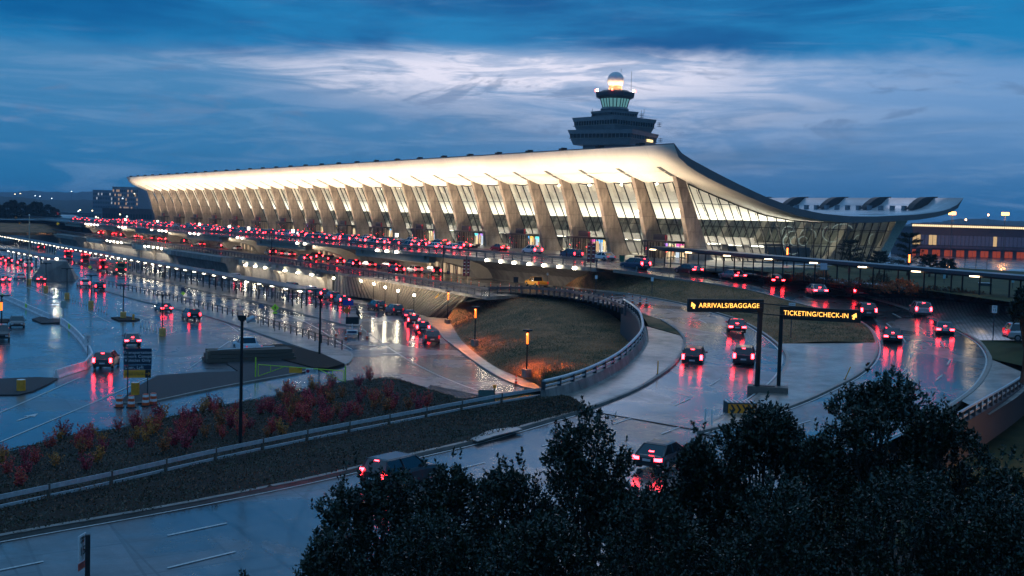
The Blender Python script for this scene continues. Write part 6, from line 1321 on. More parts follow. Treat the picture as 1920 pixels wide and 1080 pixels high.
for f, m, tx, w in ((.45, mat('sign_orange', (.75, .25, .01)), None, 1.25), (.63, m_signw, 'DO NOT\nENTER', 1.15)):
    c = A.lerp(B, f)+U*.95; b = MB(); b.box((0, 0, 0), (w, .04, .55)); o = b.build('gate_sign', m, t, origin=(0, 0, 0)); o.location = c+Vector((math.sin(face(O))*.07, -math.cos(face(O))*.07, 0)); o.rotation_euler = (0, 0, face(O))
    if tx: text(o, tx, .17, (.15, -.03, 0), m_ink)
    if f > .5: MB().rings([[(-.38+.17*math.cos(q), y, .17*math.sin(q)) for q in np.linspace(0, 2*pi, 13)[:-1]] for y in (-.035, -.02)]).build('no_entry_disc', mat('sign_red', (.5, .02, .05)), o, origin=(0, 0, 0))
# stacked timbers and poles
tb = thing('timber_stack', 'long low stack of dark beams and planks behind the gate', 'timber stack', G(470, 684, ZC)); a = Vector(G(388, 681, ZC)); b_ = Vector(G(555, 676, ZC)); d = (b_-a); dn = Vector((-d.y, d.x, 0)).normalized(); rzt = math.atan2(d.y, d.x)
for k in range(4):
    for r in range(3):
        c = a+d*.49+dn*(k*.62-.1+.06*r)+Vector((0, 0, .26+r*.44)); MB().box(c, (d.length*(1-.04*r), .52, .4), rz=rzt+random.uniform(-.01, .01)).build('beam', m_wood, tb)
for k in range(3):
    c = a+Vector((0, 0, 1.45)); MB().tube([a+d*.12+dn*(.1*k)+Vector((0, 0, 1.42)), a+d*.78+dn*(1.1+.1*k)+Vector((0, 0, 1.5))], .06, 6).build('pipe', m_steel, tb)
for f in (.02, .13): MB().box(a+d*f+dn*.3+Vector((0, 0, .7)), (.35, 1.0, 1.2), rz=rzt).build('end_block', mat('pale_timber', (.2, .13, .08), .7, stretch=(4, 4, .3)), tb)
# message board trailer
P = G(660, 631, ZC); k_ = depth(P)/CF; t = thing('message_trailer', 'white message board trailer with dark raised screen at the sidewalk tip', 'trailer', P); rz = face(P)
def add(mb, nm, m, par=t): o = mb.build(nm, m, par, origin=(0, 0, 0)); o.rotation_euler = (0, 0, rz); return o
add(MB().box((0, 0, 2.15), (1.75, .14, .95)), 'screen', m_ink); add(MB().box((0, 0, 1.1), (.14, .14, 1.3)), 'mast', m_steel); add(MB().box((0, 0, .62), (1.5, 1.0, .5)), 'battery_box', m_white)
for s in (-1, 1): add(MB().rings([[(s*x, .3*math.cos(q), .3+.3*math.sin(q)) for q in np.linspace(0, 2*pi, 13)[:-1]] for x in (.78, .95)]), 'wheel', m_rubber)
add(MB().tube([(0, -.5, .45), (0, -1.5, .4)], .05, 6), 'tow_bar', m_steel); q = add(MB().box((0, -.53, .66), (1.2, .03, .26)), 'blue_panel', m_blue)
# bike racks and grey box beside the bank, right below the rail
P = Vector(G(850, 752, -9.5)); t = thing('bar_grating', 'row of dark slanted steel bars beside the lower road', 'grating', P)
a = Vector(G(800, 744, -9.55)); b_ = Vector(G(896, 766, -9.3)); g = MB()
for k in range(44):
    p = a.lerp(b_, k/43)-P; g.tube([p, p+Vector((.1, .3, 1.05))], .035, 4)
tag(g.build('bar', m_steeld, t, origin=(0, 0, 0)), kind='stuff'); MB().tube([a-P+Vector((.1, .3, 1.05)), b_-P+Vector((.1, .3, 1.05))], .04, 5).build('top_rail', m_steeld, t, origin=(0, 0, 0))
P = Vector(G(911, 758, -9.1)); t = thing('green_panel', 'green grey metal panel standing beside the guard rail', 'panel', P); o = MB().box((0, 0, .6), (1.35, .12, 1.25)).build('sheet', mat('panel_green', (.1, .17, .16), .4), t, origin=(0, 0, 0)); o.rotation_euler = (0, 0, face(P)); o = MB().box((.7, 0, .7), (.12, .12, 1.5)).build('post', m_steeld, t, origin=(0, 0, 0)); o.rotation_euler = (0, 0, face(P)); o = MB().box((.7, -.05, 1.55), (.3, .2, .25)).build('beacon', m_yel, t, origin=(0, 0, 0)); o.rotation_euler = (0, 0, face(P))
P = Vector(G(1166, 491, .2)); t = thing('waste_bin', 'green bin on the upper kerb right of the white sedan', 'bin', P); MB().cyl((0, 0, 0), .4, 1.0, 12, .46).build('body', mat('bin_green', (.02, .12, .06), .5), t, origin=(0, 0, 0)); MB().cyl((0, 0, 1.0), .48, .08, 12).build('lid', m_dark, t, origin=(0, 0, 0))
P = Vector(G(306, 520, ZC+.15)); t = thing('waste_bin', 'dark bin on the sidewalk under the long canopy', 'bin', P); MB().cyl((0, 0, 0), .38, 1.0, 12).build('body', m_steeld, t, origin=(0, 0, 0)); MB().cyl((0, 0, 1.0), .42, .08, 12).build('lid', m_dark, t, origin=(0, 0, 0))
# concrete drain covers / pad in the bank
tag(flat('utility_pad', W([(883, 824, -7.72), (920, 807, -7.62), (965, 802, -7.52), (980, 806, -7.5), (930, 818, -7.6), (895, 829, -7.7)], .1), m_walk, .06, kind='structure'), kind='structure')
# ------------------------------------------------------------------ painted markings
def mark(name, pts, w=.14, dz=.02, m=m_mark, dash=None, sm=True):
    P = resamp(smoothl(pts) if sm else np.array(pts, float), 60); mb = MB()
    if dash:
        out = [p for p, a in along(P, dash)]
        for a, b in zip(out[:-1], out[1:]): strip(mb, [a, a+(b-a)*.35], w, dz)
    else: strip(mb, P, w, dz)
    return tag(mb.build(name, m), kind='structure')
zc = ZC+.004
mark('road_marking', W([(0, 850-30, zc), (0, 830, zc)]) if False else W([(0, 829, zc), (180, 753, zc), (235, 728, zc), (262, 715, zc), (292, 703, zc)]), .16)
mark('road_marking', W([(-20, 782, zc), (0, 774, zc), (75, 741, zc), (150, 708, zc)]), .16)
mark('road_marking', W([(675, 613, zc), (700, 632, zc), (740, 660, zc), (800, 695, zc), (880, 728, zc), (930, 742, zc)]), .16); mark('road_marking', W([(655, 585, zc), (700, 593, zc), (738, 606, zc)]), .14)
mark('road_marking', W([(500, 583, zc), (560, 597, zc), (600, 618, zc), (632, 640, zc), (660, 655, zc)]), .14); mark('road_marking', W([(680, 647, zc), (712, 648, zc), (727, 645, zc)]), .4, sm=False); mark('road_marking', W([(718, 663, zc), (738, 664, zc), (752, 661, zc)]), .4, sm=False)
mark('road_marking', W([(45, 537, zc), (115, 563, zc)]), .14); mark('road_marking', W([(146, 575, zc), (207, 605, zc)]), .14); mark('road_marking', W([(300, 627, zc), (325, 624, zc), (333, 617, zc), (322, 609, zc)]), .12); mark('road_marking', W([(352, 692, zc), (430, 640, zc)]), .14); mark('road_marking', W([(380, 593, zc), (425, 606, zc), (446, 622, zc)]), .12)
mark('road_marking', W([(0, 1075, -8.75)]) + [tuple(np.array(G(250, 1030, -8.75)))], .14) if False else None
Fm = smoothl(FlW); Fo = [(p[0]+3.9, p[1]+1.3, p[2]+.0) for p in Fm]
def inter(A, B, t, n=60): a = resamp(smoothl(A), n); b = resamp(smoothl(B), n); return a*(1-t)+b*t
mark('lane_line', inter(FlW, FrW, .2), .15, .035, dash=9, sm=False); mark('edge_line', inter(FlW, FrW, .025), .13, .035, sm=False); mark('lane_line', inter(FlW, FrW, .4), .15, .035, dash=9, sm=False)
for t in (.33, .66): mark('lane_line', inter(TlW, TrW, t, 110)[14:], .15, .03, dash=9, sm=False)
mark('edge_line', inter(TlW, TrW, .97, 110)[8:], .16, .03, sm=False); mark('edge_line', inter(TlW, TrW, .035, 110)[10:], .13, .03, sm=False)
mark('edge_line', inter(LkW, RkW, .95, 90)[4:-4], .16, .03, sm=False); mark('lane_line', inter(LkW, RkW, .52, 90)[14:], .15, .03, dash=9, sm=False)
ar = MB(); a = Vector(G(32, 789, zc)); b = Vector(G(61, 779, zc)); d = (b-a).normalized(); n_ = Vector((-d.y, d.x, 0)); u = Vector((0, 0, .02))
ar.q(a-n_*.1+u, a+n_*.1+u, a+d*2+n_*.1+u, a+d*2-n_*.1+u); ar.q(a+d*1.9+n_*.45+u, a+d*3.4+u, a+d*1.9-n_*.45+u); tag(ar.build('road_arrow', m_mark), kind='structure')
# ------------------------------------------------------------------ foliage
def onto(px, py, z0=-1.0):
    d = Vector(ray(px, py)).normalized(); h = scene.ray_cast(bpy.context.evaluated_depsgraph_get(), Vector(CPOS), d); return tuple(h[1]) if h[0] else G(px, py, z0)
def leafmesh(name, P, D, Lf, Wf, mats, mi=None, parent=None, origin=(0, 0, 0)):
    """one small bent leaf per row: base P, direction D"""
    n = len(P); D = D/np.linalg.norm(D, axis=1, keepdims=True); r = RNG.standard_normal((n, 3)); S = np.cross(D, r); S /= np.linalg.norm(S, axis=1, keepdims=True)
    Lf = np.broadcast_to(Lf, n)[:, None]; Wf = np.broadcast_to(Wf, n)[:, None]; U = np.cross(S, D)
    v = np.stack([P, P+D*Lf*.45+S*Wf*.5+U*Wf*.12, P+D*Lf, P+D*Lf*.45-S*Wf*.5+U*Wf*.12], 1).reshape(-1, 3)
    me = bpy.data.meshes.new(name); me.vertices.add(4*n); me.vertices.foreach_set('co', (v-np.array(origin)).ravel()); me.loops.add(4*n); me.loops.foreach_set('vertex_index', np.arange(4*n)); me.polygons.add(n); me.polygons.foreach_set('loop_start', np.arange(n)*4); me.polygons.foreach_set('loop_total', np.full(n, 4))
    for m in mats: me.materials.append(m)
    if mi is not None: me.polygons.foreach_set('material_index', mi)
    me.update(); me.validate(); o = bpy.data.objects.new(name, me); COL.objects.link(o)
    if parent: o.parent = parent
    else: o.location = origin
    return o
def leafmat(name, c, rough=.35): return mat(name, c, rough, var=.25, scale=2.5)
m_lf = [leafmat('holly_dark', (.012, .022, .013), .3), leafmat('holly_mid', (.02, .036, .018), .28), leafmat('holly_olive', (.035, .04, .014), .4)]
m_bark = mat('bark', (.04, .03, .022), .85, scale=8, bump=.6)
def unit(n): v = RNG.standard_normal((n, 3)); return v/np.linalg.norm(v, axis=1, keepdims=True)
def sprigs(P, A, ln, nl, lf, wf, spread=.75):
    """leaf clusters: stems from P along A"""
    n = len(P); t = np.linspace(.15, 1, nl)[None, :, None]; B = P[:, None, :]+A[:, None, :]*ln*t; D = A[:, None, :]*.55+RNG.standard_normal((n, nl, 3))*spread; D[..., 2] += .15
    k = n*nl; return B.reshape(k, 3), D.reshape(k, 3), lf*RNG.uniform(.65, 1.2, k), wf*RNG.uniform(.7, 1.15, k)
def big_shrub(px, ptop, rpx, D, label, hpx=430, seed=0, nsp=1500, zg=-6.2):
    k_ = D/CF; top = np.array(unD(px, ptop, D)); r = rpx*k_; h = hpx*k_/2; c = top-np.array([0, 0, h])
    t = thing('broadleaf_shrub', label, 'shrub', (float(c[0]), float(c[1]), zg), 'dark broadleaf shrubs in the foreground')
    tr = MB(); O = Vector((c[0], c[1], zg)); Cc = Vector(c); tr.tube([O, O.lerp(Cc, .6)+Vector((.1, .1, 0)), Cc], .16, 7, .07)
    dirs = unit(16); dirs[:, 2] = np.abs(dirs[:, 2])*.8
    for d in dirs: e = Cc+Vector((d[0]*r*.9, d[1]*r*.9, d[2]*h*.9)); tr.tube([O.lerp(Cc, .55), (O.lerp(Cc, .7)+e)/2+Vector((0, 0, .2)), e], .06, 5, .015)
    tr.build('trunk', m_bark, t)
    # lumps give the crown an uneven outline
    nl = 16; ld = unit(nl); ld[:, 2] = np.abs(ld[:, 2])*1.2-.3; ld /= np.linalg.norm(ld, axis=1, keepdims=True); lc = c+ld*np.array([r, r, h])*RNG.uniform(.5, .82, (nl, 1)); lr = r*RNG.uniform(.3, .5, nl)
    Ps, As = [], []
    for j in range(nl+1):
        m = nsp//(nl+1) if j < nl else nsp//3; u = unit(m); u[:, 2] = np.where(u[:, 2] < -.3, -u[:, 2], u[:, 2])
        q = RNG.uniform(.55, 1.0, (m, 1))**.6
        if j < nl: Ps.append(lc[j]+u*q*lr[j]*np.array([1, 1, 1.15]))
        else: Ps.append(c+u*q*np.array([r*.8, r*.8, h*.85]))
        As.append(u*.7+np.array([0, 0, .55]))
    m = 26; a = RNG.uniform(0, 2*pi, m); rr = r*RNG.uniform(.1, .85, m); Ps.append(np.stack([c[0]+rr*np.cos(a), c[1]+rr*np.sin(a), c[2]+h*np.sqrt(np.clip(1-(rr/r)**2, 0, 1))*RNG.uniform(.8, 1.04, m)], 1)); As.append(np.stack([np.cos(a)*.3, np.sin(a)*.3, np.full(m, 1.0)], 1))
    P = np.concatenate(Ps); A = np.concatenate(As); q_ = P*2.6+seed; keep = np.sin(q_[:, 0])*np.sin(q_[:, 1]+1)*np.sin(q_[:, 2]*.8+2) < .3; P = P[keep]; A = A[keep]
    br = MB()
    for j in range(nl): e = Vector(lc[j]); br.tube([O.lerp(Cc, .62), (O.lerp(Cc, .8)+e)/2, e], .05, 5, .01)
    br.build('limb', m_bark, t); A /= np.linalg.norm(A, axis=1, keepdims=True)
    B, Dd, l, w = sprigs(P, A, .3, 12, .115*D/30, .062*D/30, .65)
    leafmesh('crown', B, Dd, l, w, m_lf, RNG.choice(3, len(B), p=[.5, .38, .12]), t, tuple(t.location)); return t
SH = [(690, 872, 120, 34, 'leafy dark shrub at the left end of the foreground mass'), (835, 858, 105, 33, 'dark shrub second from the left, rounded top against the road'), (965, 868, 100, 32, 'dark shrub between the rounded one and the tallest left peak'), (1105, 768, 95, 31, 'tall pointed dark shrub rising over the entry road centre'),
      (1225, 868, 85, 31, 'lower dark shrub right of the tall pointed shrub'), (1330, 800, 70, 30, 'dark shrub in front of the white slim posts'), (1430, 752, 95, 30, 'dark shrub covering the foot of the sign plinth'), (1540, 812, 80, 29, 'dark shrub between sign plinth and tallest right shrub'),
      (1655, 702, 115, 29, 'tallest dark shrub at the right before the ramp bend'), (1765, 748, 85, 28, 'dark shrub overlapping the bridge parapet rails'), (1880, 858, 80, 27, 'dark shrub at the right edge beside the orange underpass'),
      (1010, 968, 130, 26, 'near dark shrub filling the bottom centre left'), (1230, 930, 140, 25, 'near dark shrub filling the bottom centre'), (1460, 905, 150, 24, 'near dark shrub filling the bottom centre right'), (1690, 900, 150, 24, 'near dark shrub filling the bottom right'), (1880, 930, 110, 23, 'nearest dark shrub in the bottom right corner'), (800, 975, 130, 28, 'near dark shrub at the bottom left of the foreground mass'), (620, 1010, 55, 30, 'small dark shrub tips poking out at far left of foreground'), (478, 1068, 32, 30, 'tiny shrub tip just reaching the bottom edge')]
for i, (px, pt, r, D, lb) in enumerate(SH): big_shrub(px, pt, r, D, lb, seed=i, nsp=1500 if r > 60 else 420, hpx=430 if r > 60 else 170)
P = Vector(G(1925, 640, -4.2)); 
# coloured shrubs on the bank
RC = {'red': [(.8, .04, .06), (.45, .025, .04), (.85, .16, .06)], 'maroon': [(.5, .025, .06), (.25, .015, .03), (.65, .06, .09)], 'amber': [(.95, .3, .04), (.7, .2, .03), (.35, .2, .04)], 'rust': [(.8, .2, .04), (.4, .1, .03), (.2, .11, .03)]}
SP = {}
for cn, cs in RC.items():
    ms = [leafmat('%s_leaf_%d' % (cn, k), c, .6) for k, c in enumerate(cs)]
    for vv in range(2):
        t = thing('autumn_shrub', None, 'shrub', (0, 0, 0)); st = MB(); P_, A_ = [], []
        for j in range(15):
            a = random.uniform(0, 2*pi); l = random.uniform(.6, 1.15); e = Vector((math.cos(a)*.45*random.random()**.5, math.sin(a)*.45*random.random()**.5, 1.05*l)); st.tube([(0, 0, 0), e*.5+Vector((0, 0, .1)), e], .014, 3, .005)
            for q in range(7): f = .25+.75*q/6; P_.append(np.array(e*f)+RNG.normal(0, .05, 3)); A_.append(np.array([e.x*.5+RNG.normal(0, .4), e.y*.5+RNG.normal(0, .4), .7]))
        st.build('stem', m_bark, t, origin=(0, 0, 0)); P_ = np.array(P_); A_ = np.array(A_); A_ /= np.linalg.norm(A_, axis=1, keepdims=True)
        B, Dd, l, w = sprigs(P_, A_, .16, 6, .1, .07, 1.0); leafmesh('foliage', B, Dd, l, w, ms, RNG.choice(3, len(B)), t); SP[cn+str(vv)] = t
random.seed(5); used = set(); cnt = 0; tries = 0; placed = []
dens = [(20, 890, 45, 34), (60, 880, 40, 26), (82, 893, 22, 18), (160, 848, 40, 30), (200, 860, 40, 26), (245, 805, 26, 26), (290, 815, 50, 42), (340, 820, 45, 40), (400, 810, 50, 40), (460, 800, 50, 42), (520, 795, 50, 36), (580, 770, 50, 34), (630, 790, 40, 30), (690, 755, 30, 26), (700, 775, 35, 20), (770, 772, 28, 16)]
while cnt < 135 and tries < 14000:
    tries += 1; u = random.uniform(.05, .92); tt = random.uniform(.03, .62); p = bank(u, tt); x, y = PX(p)
    w_ = max([math.exp(-((x-a)/c)**2-((y-b)/d)**2) for a, b, c, d in dens]+[0])
    if random.random() > w_ or any((p[0]-q[0])**2+(p[1]-q[1])**2 < .55**2 for q in placed): continue
    placed.append(p); cn = random.choices(['red', 'maroon', 'amber', 'rust'], [.36, .3, .14, .2])[0]
    if x > 640: cn = random.choice(['maroon', 'red', 'rust'])
    key = cn+str(random.randint(0, 1)); o = SP[key] if key not in used else copytree(SP[key]); used.add(key)
    s = random.uniform(.6, 1.15); o.location = (p[0], p[1], p[2]-.05); o.rotation_euler = (0, 0, random.uniform(0, 6.3)); o.scale = (s*1.1, s*1.1, s); placed[-1] = (p[0], p[1], x, cn, s, o); cnt += 1
placed.sort(key=lambda q: q[2]); cc_ = {}
for i, q in enumerate(placed):
    n = cc_.get(q[3], 0); cc_[q[3]] = n+1
    q[5]['label'] = '%s %s leaved shrub on the bank, %s of its colour from the left' % ('tall' if q[4] > .97 else 'low' if q[4] < .77 else 'middling', q[3], ordw(n)); q[5]['group'] = 'autumn coloured shrubs on the planted bank'
for k, o in SP.items():
    if k not in used: p = bank(.3, .3); o.location = tuple(p); tag(o, 'small %s shrub tucked among others on the bank' % k[:-1], None, 'autumn coloured shrubs on the planted bank')
# ground cover on the bank
n = 60000; uu = RNG.uniform(0, 1, n); t_ = RNG.uniform(.0, 1, n); PP = np.array([bank(a, b) for a, b in zip(uu, t_)]); lump = .14*np.clip(np.sin(PP[:, 0]*2.1)*np.sin(PP[:, 1]*1.7)+.3, 0, 1); PP[:, 2] += RNG.uniform(0, .12, n)+lump
DD = unit(n); DD[:, 2] = np.abs(DD[:, 2])+.3
mi = np.clip((np.sin(PP[:, 0]*.7)+np.sin(PP[:, 1]*.9+1)+RNG.normal(0, 1, n)+1.6).astype(int), 0, 3)
tag(leafmesh('ground_cover', PP, DD, RNG.uniform(.08, .17, n), .08, [leafmat('cover_green', (.045, .045, .02), .5), leafmat('cover_grey', (.08, .08, .05), .5), leafmat('cover_brown', (.2, .085, .04), .7), leafmat('cover_dark', (.018, .025, .014), .6)], mi), kind='stuff')
# dry grass blades on the two lawns
def blades(name, A, B, n, hmax, ms, bulge=0.0, probs=None):
    a = resamp(A, 80); b = resamp(B, 80); i = RNG.integers(0, 79, n); f = RNG.uniform(0, 1, (n, 1)); t = RNG.uniform(.01, .99, (n, 1)); P = (a[i]*(1-f)+a[i+1]*f)*(1-t)+(b[i]*(1-f)+b[i+1]*f)*t; P[:, 2] += bulge*np.sin(pi*t[:, 0])+.06
    D = RNG.normal(0, .45, (n, 3)); D[:, 2] = 1; tone = (np.sin(P[:, 0]*.35+P[:, 1]*.2)+np.sin(P[:, 1]*.5)+RNG.normal(0, .8, n)); mi = np.where(tone > .4, 0, np.where(tone > -.6, 1, 2)).astype(np.int32)
    return tag(leafmesh(name, P, D, RNG.uniform(.4, 1, n)*hmax, .05, ms, mi), kind='stuff')
gm = [leafmat('blade_straw', (.62, .27, .11), .8), leafmat('blade_olive', (.28, .15, .05), .8), leafmat('blade_green', (.05, .07, .022), .8)]
blades('grass', smoothl(W(slo, .12)), smoothl(W(shi)), 42000, .2, gm, .9); blades('grass', med_lo, med_hi, 30000, .17, gm, .25)
# bushes before the covered walkway
bp = {}
for cn, cs in {'orange brown': [(.65, .14, .03), (.45, .09, .02), (.2, .1, .03)], 'dark brown': [(.16, .05, .02), (.08, .035, .015), (.05, .045, .02)]}.items():
    t = thing('hedge_bush', None, 'bush', (0, 0, 0)); u = unit(260); u[:, 2] = np.abs(u[:, 2]); q = RNG.uniform(.6, 1, (260, 1)); lum = 1+.18*np.sin(u[:, :1]*7)*np.cos(u[:, 1:2]*6)
    B, Dd, l, w = sprigs(u*q*lum*np.array([1.5, 1.5, 1.15]), u, .3, 8, .16, .09, .9); st = MB()
    for j in range(7): a = j*.9; st.tube([(0, 0, 0), (math.cos(a)*.7, math.sin(a)*.7, .8)], .03, 4, .01)
    st.build('stem', m_bark, t, origin=(0, 0, 0)); leafmesh('foliage', B, Dd, l, w, [leafmat('%s_%d' % (cn, k), c, .7) for k, c in enumerate(cs)], RNG.choice(3, len(B)), t); bp[cn] = t
ub = set(); BL = []
BUSH = [(1478, 517, -.7, 'orange brown', .8), (1500, 522, -.8, 'orange brown', .95), (1524, 526, -.9, 'dark brown', 1), (1550, 530, -1.0, 'dark brown', 1), (1577, 534, -1.1, 'orange brown', .9), (1605, 538, -1.2, 'dark brown', 1.1), (1634, 542, -1.3, 'dark brown', 1.0), (1662, 544, -1.4, 'orange brown', 1.15), (1690, 543, -1.4, 'orange brown', 1.3), (1718, 549, -1.5, 'orange brown', .95), (1745, 552, -1.55, 'dark brown', 1.0), (1772, 554, -1.55, 'dark brown', 1.05), (1800, 556, -1.6, 'dark brown', 1), (1830, 559, -1.65, 'dark brown', .9), (1868, 561, -1.65, 'orange brown', .8), (1895, 563, -1.7, 'dark brown', 1.0), (1922, 566, -1.7, 'dark brown', 1.0), (1540, 514, -.6, 'orange brown', .7), (1650, 524, -.9, 'dark brown', .9)]
BL = [onto(px, py+5) for px, py, *_ in BUSH]
for i, (px, py, z, cn, s) in enumerate(BUSH):
    o = bp[cn] if cn not in ub else copytree(bp[cn]); ub.add(cn); o.location = BL[i]; o.rotation_euler = (0, 0, i*1.3); o.scale = (s, s, s*.95); tag(o, '%s bush in the row before the covered walkway, %s from its left end' % (cn, ordw(i)), None, 'bushes before the covered walkway')
# pines by the terminal end, dark trees far left
m_pine = [leafmat('pine_dark', (.012, .022, .012), .6), leafmat('pine_mid', (.02, .033, .016), .6)]
def pine(P, h, r, label, group, n=70, leaf=.35, layered=True, name='pine_tree'):
    t = thing(name, label, 'tree', P, group); tr = MB(); tr.tube([(0, 0, 0), (.1, 0, h*.5), (0, 0, h*.97)], r*.06+.08, 7, .03); Pl, Al = [], []
    for j in range(n):
        f = random.uniform(.22, 1) if layered else random.uniform(.08, 1); f = (int(f*8)+random.uniform(0, .35))/8 if layered else f; a = random.uniform(0, 2*pi); rr = r*(1-f)**.7*random.uniform(.7, 1.1)+.15
        e = Vector((math.cos(a)*rr, math.sin(a)*rr, h*min(1, f)+rr*.12)); tr.tube([(0, 0, h*f*.97), e], .035, 3, .01)
        for q in range(5): g = .35+.65*q/4; Pl.append(np.array([e.x*g, e.y*g, h*f*.97+(e.z-h*f*.97)*g])); Al.append(np.array([e.x, e.y, .4*rr+.1]))
    tr.build('trunk', m_bark, t, origin=(0, 0, 0)); Pl = np.array(Pl); Al = np.array(Al); Al /= np.linalg.norm(Al, axis=1, keepdims=True)
    B, Dd, l, w = sprigs(Pl, Al, .5, 9, leaf, leaf*.28, .8); leafmesh('crown', B, Dd, l, w, m_pine, RNG.choice(2, len(B)), t); return t
for (px, pb, pt, r, z, lb) in [(1592, 512, 448, 3.0, -.4, 'spreading dark pine before the glass end wall, left one'), (1648, 516, 472, 2.4, -.4, 'low dark pine between the two taller ones at the terminal end'), (1702, 518, 434, 3.4, -.5, 'tallest dark pine at the rear corner of the terminal'), (1742, 520, 478, 2.2, -.5, 'low dark pine right of the tallest pine'), (1775, 522, 487, 1.6, -.5, 'small sparse pine before the orange lit apron')]:
    P = G(px, pb, z); pine(P, (pb-pt)*depth(P)/CF, r, lb, 'pines at the terminal end')
tl = [(4, 386), (14, 381), (24, 377), (33, 384), (42, 381), (50, 387), (58, 384), (66, 380), (73, 381), (81, 389), (90, 385), (99, 390), (107, 393), (-6, 383), (-16, 385)]
base_t = pine((0, 0, 0), 9, 2.8, '', 'dark trees in the row at the far left', 60, .9, False, 'evergreen_tree')
for i, (px, pt) in enumerate(sorted(tl)):
    P = G(px, 412, -1.2); o = base_t if i == 0 else copytree(base_t); s = (412-pt)*depth(P)/CF/9; o.location = P; o.scale = (s*1.5, s*1.5, s); o.rotation_euler = (0, 0, i*2.1); o['label'] = 'dark evergreen in the far left tree row, %s from its left end' % ordw(i)
t = big_shrub(1925, 545, 24, 88, 'dark tree cut by the right edge behind the silver SUV', hpx=100, nsp=500, zg=-4.6)
# ------------------------------------------------------------------ far left bank and road
loft('grass_bank', [G(-60, 411, -.8), G(60, 413, -.8), G(170, 415, -.6)], [G(-60, 432, -4.6), G(60, 437, -4.9), G(150, 434, -4.9)], m_grass, 20, 5, skirt=-6)
loft('far_road', [G(-60, 409, -.7), G(150, 413, -.5)], [G(-60, 412.5, -.9), G(150, 415, -.6)], m_deck, 10, 1, sm=False, dz=.25)
# ------------------------------------------------------------------ hills and far buildings
def ridge(name, px0, px1, D, ys, m, zb=-6, seed=1):
    r = np.random.default_rng(seed); n = 220; xs = np.linspace(px0, px1, n); base = np.interp(xs, [a for a, b in ys], [b for a, b in ys]); nz = sum(np.sin(xs*f*.01+r.uniform(0, 6))*a for f, a in ((2.1, 1.6), (5.3, 1.1), (11, .7), (27, .5), (61, .35))); mb = MB(); back = []
    for k in range(n):
        p = GD(xs[k], base[k]+nz[k]*.8+r.normal(0, .25), D); q = GD(xs[k], base[k]+6, D*1.5); g0 = GD(xs[k], 420, D*.8)
        mb.v += [(g0[0], g0[1], zb), (p[0]*.2+g0[0]*.8, p[1]*.2+g0[1]*.8, zb+(p[2]-zb)*.45), p, (q[0], q[1], zb)]
    for k in range(n-1):
        for j in range(3): a = k*4+j; mb.f.append((a, a+4, a+5, a+1)); mb.mi.append(0)
    return tag(mb.build(name, m, smooth=True), kind='structure')
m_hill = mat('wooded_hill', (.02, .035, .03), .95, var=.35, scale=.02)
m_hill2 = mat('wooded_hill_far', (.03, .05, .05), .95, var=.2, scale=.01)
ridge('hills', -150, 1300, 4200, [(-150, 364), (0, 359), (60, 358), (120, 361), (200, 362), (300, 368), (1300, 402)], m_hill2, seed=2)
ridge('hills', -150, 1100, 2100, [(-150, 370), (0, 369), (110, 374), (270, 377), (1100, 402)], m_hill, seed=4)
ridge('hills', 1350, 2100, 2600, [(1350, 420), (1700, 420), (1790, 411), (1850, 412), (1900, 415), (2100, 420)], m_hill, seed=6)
def farbox(name, label, cat, px0, px1, ytop, D, depth_m, wall, rows, win, wlit, zb=-5.2, group=None, wm=None, roofm=None, lit=.5, wh=.55):
    a = np.array(GD(px0, ytop, D)); b = np.array(GD(px1, ytop, D)); b[2] = a[2]; c = (a+b)/2; t = thing(name, label, cat, (float(c[0]), float(c[1]), zb), group); d = b-a; Lb = np.linalg.norm(d); rz = math.atan2(d[1], d[0]); H = float(a[2]-zb); n = np.array([-d[1], d[0], 0])/Lb
    if n@(c-CPOS) < 0: n = -n
    s_ = 1
    mb = MB(); mb.box((0, depth_m/2*s_, H/2), (Lb, depth_m, H)); o = mb.build('wall', wall, t, origin=(0, 0, 0)); sg = 1 if (Vector((math.cos(rz+pi/2), math.sin(rz+pi/2), 0)).dot(Vector(n)) > 0) else -1
    o.rotation_euler = (0, 0, rz); o.scale = (1, sg, 1)
    mb = MB(); mb.box((0, depth_m/2, H+.25), (Lb+1, depth_m+1, .5)); q = mb.build('roof', roofm or m_steeld, o, origin=(0, 0, 0))
    hz = H/(rows+.6); wd = Lb/win; litm = MB(); dk = MB()
    for r in range(rows):
        for k in range(win):
            L_ = random.random() < lit; MB().box((-Lb/2+wd*(k+.5), -.04, hz*(r+.75)), (wd*.7, .08, hz*wh)).build('lit_window' if L_ else 'window', wlit if L_ else (wm or m_twd), o, origin=(0, 0, 0)) if wh else None
    if litm.v: litm.build('lit_window', wlit, o, origin=(0, 0, 0))
    if dk.v: dk.build('window', wm or m_twd, o, origin=(0, 0, 0))
    return t, o, Lb, H
w_far = mat('far_wall', (.1, .11, .13), .7); far_lit = emis('far_lit', (1, .6, .3), .45); far_cool = emis('far_cool', (.8, .9, 1), .45)
farbox('office_block', 'distant office block with lit crown beyond the far terminal end', 'building', 211, 259, 350.5, 1700, 60, w_far, 6, 14, far_lit, lit=.28)
farbox('office_block', 'lower distant office block with one lit top row beside the taller one', 'building', 174, 211, 356.5, 1750, 50, w_far, 5, 12, far_cool, lit=.15)
farbox('hangar', 'long dark flat hangar at the foot of the far hills', 'building', 192, 285, 390.5, 900, 60, mat('hangar_wall', (.035, .025, .04), .7), 1, 18, far_lit, lit=.05)
farbox('warehouse', 'low pale warehouse strip on the distant airfield left of hangar', 'building', 115, 190, 399, 1100, 30, mat('far_pale', (.12, .14, .16), .7), 1, 12, far_cool, lit=.1)
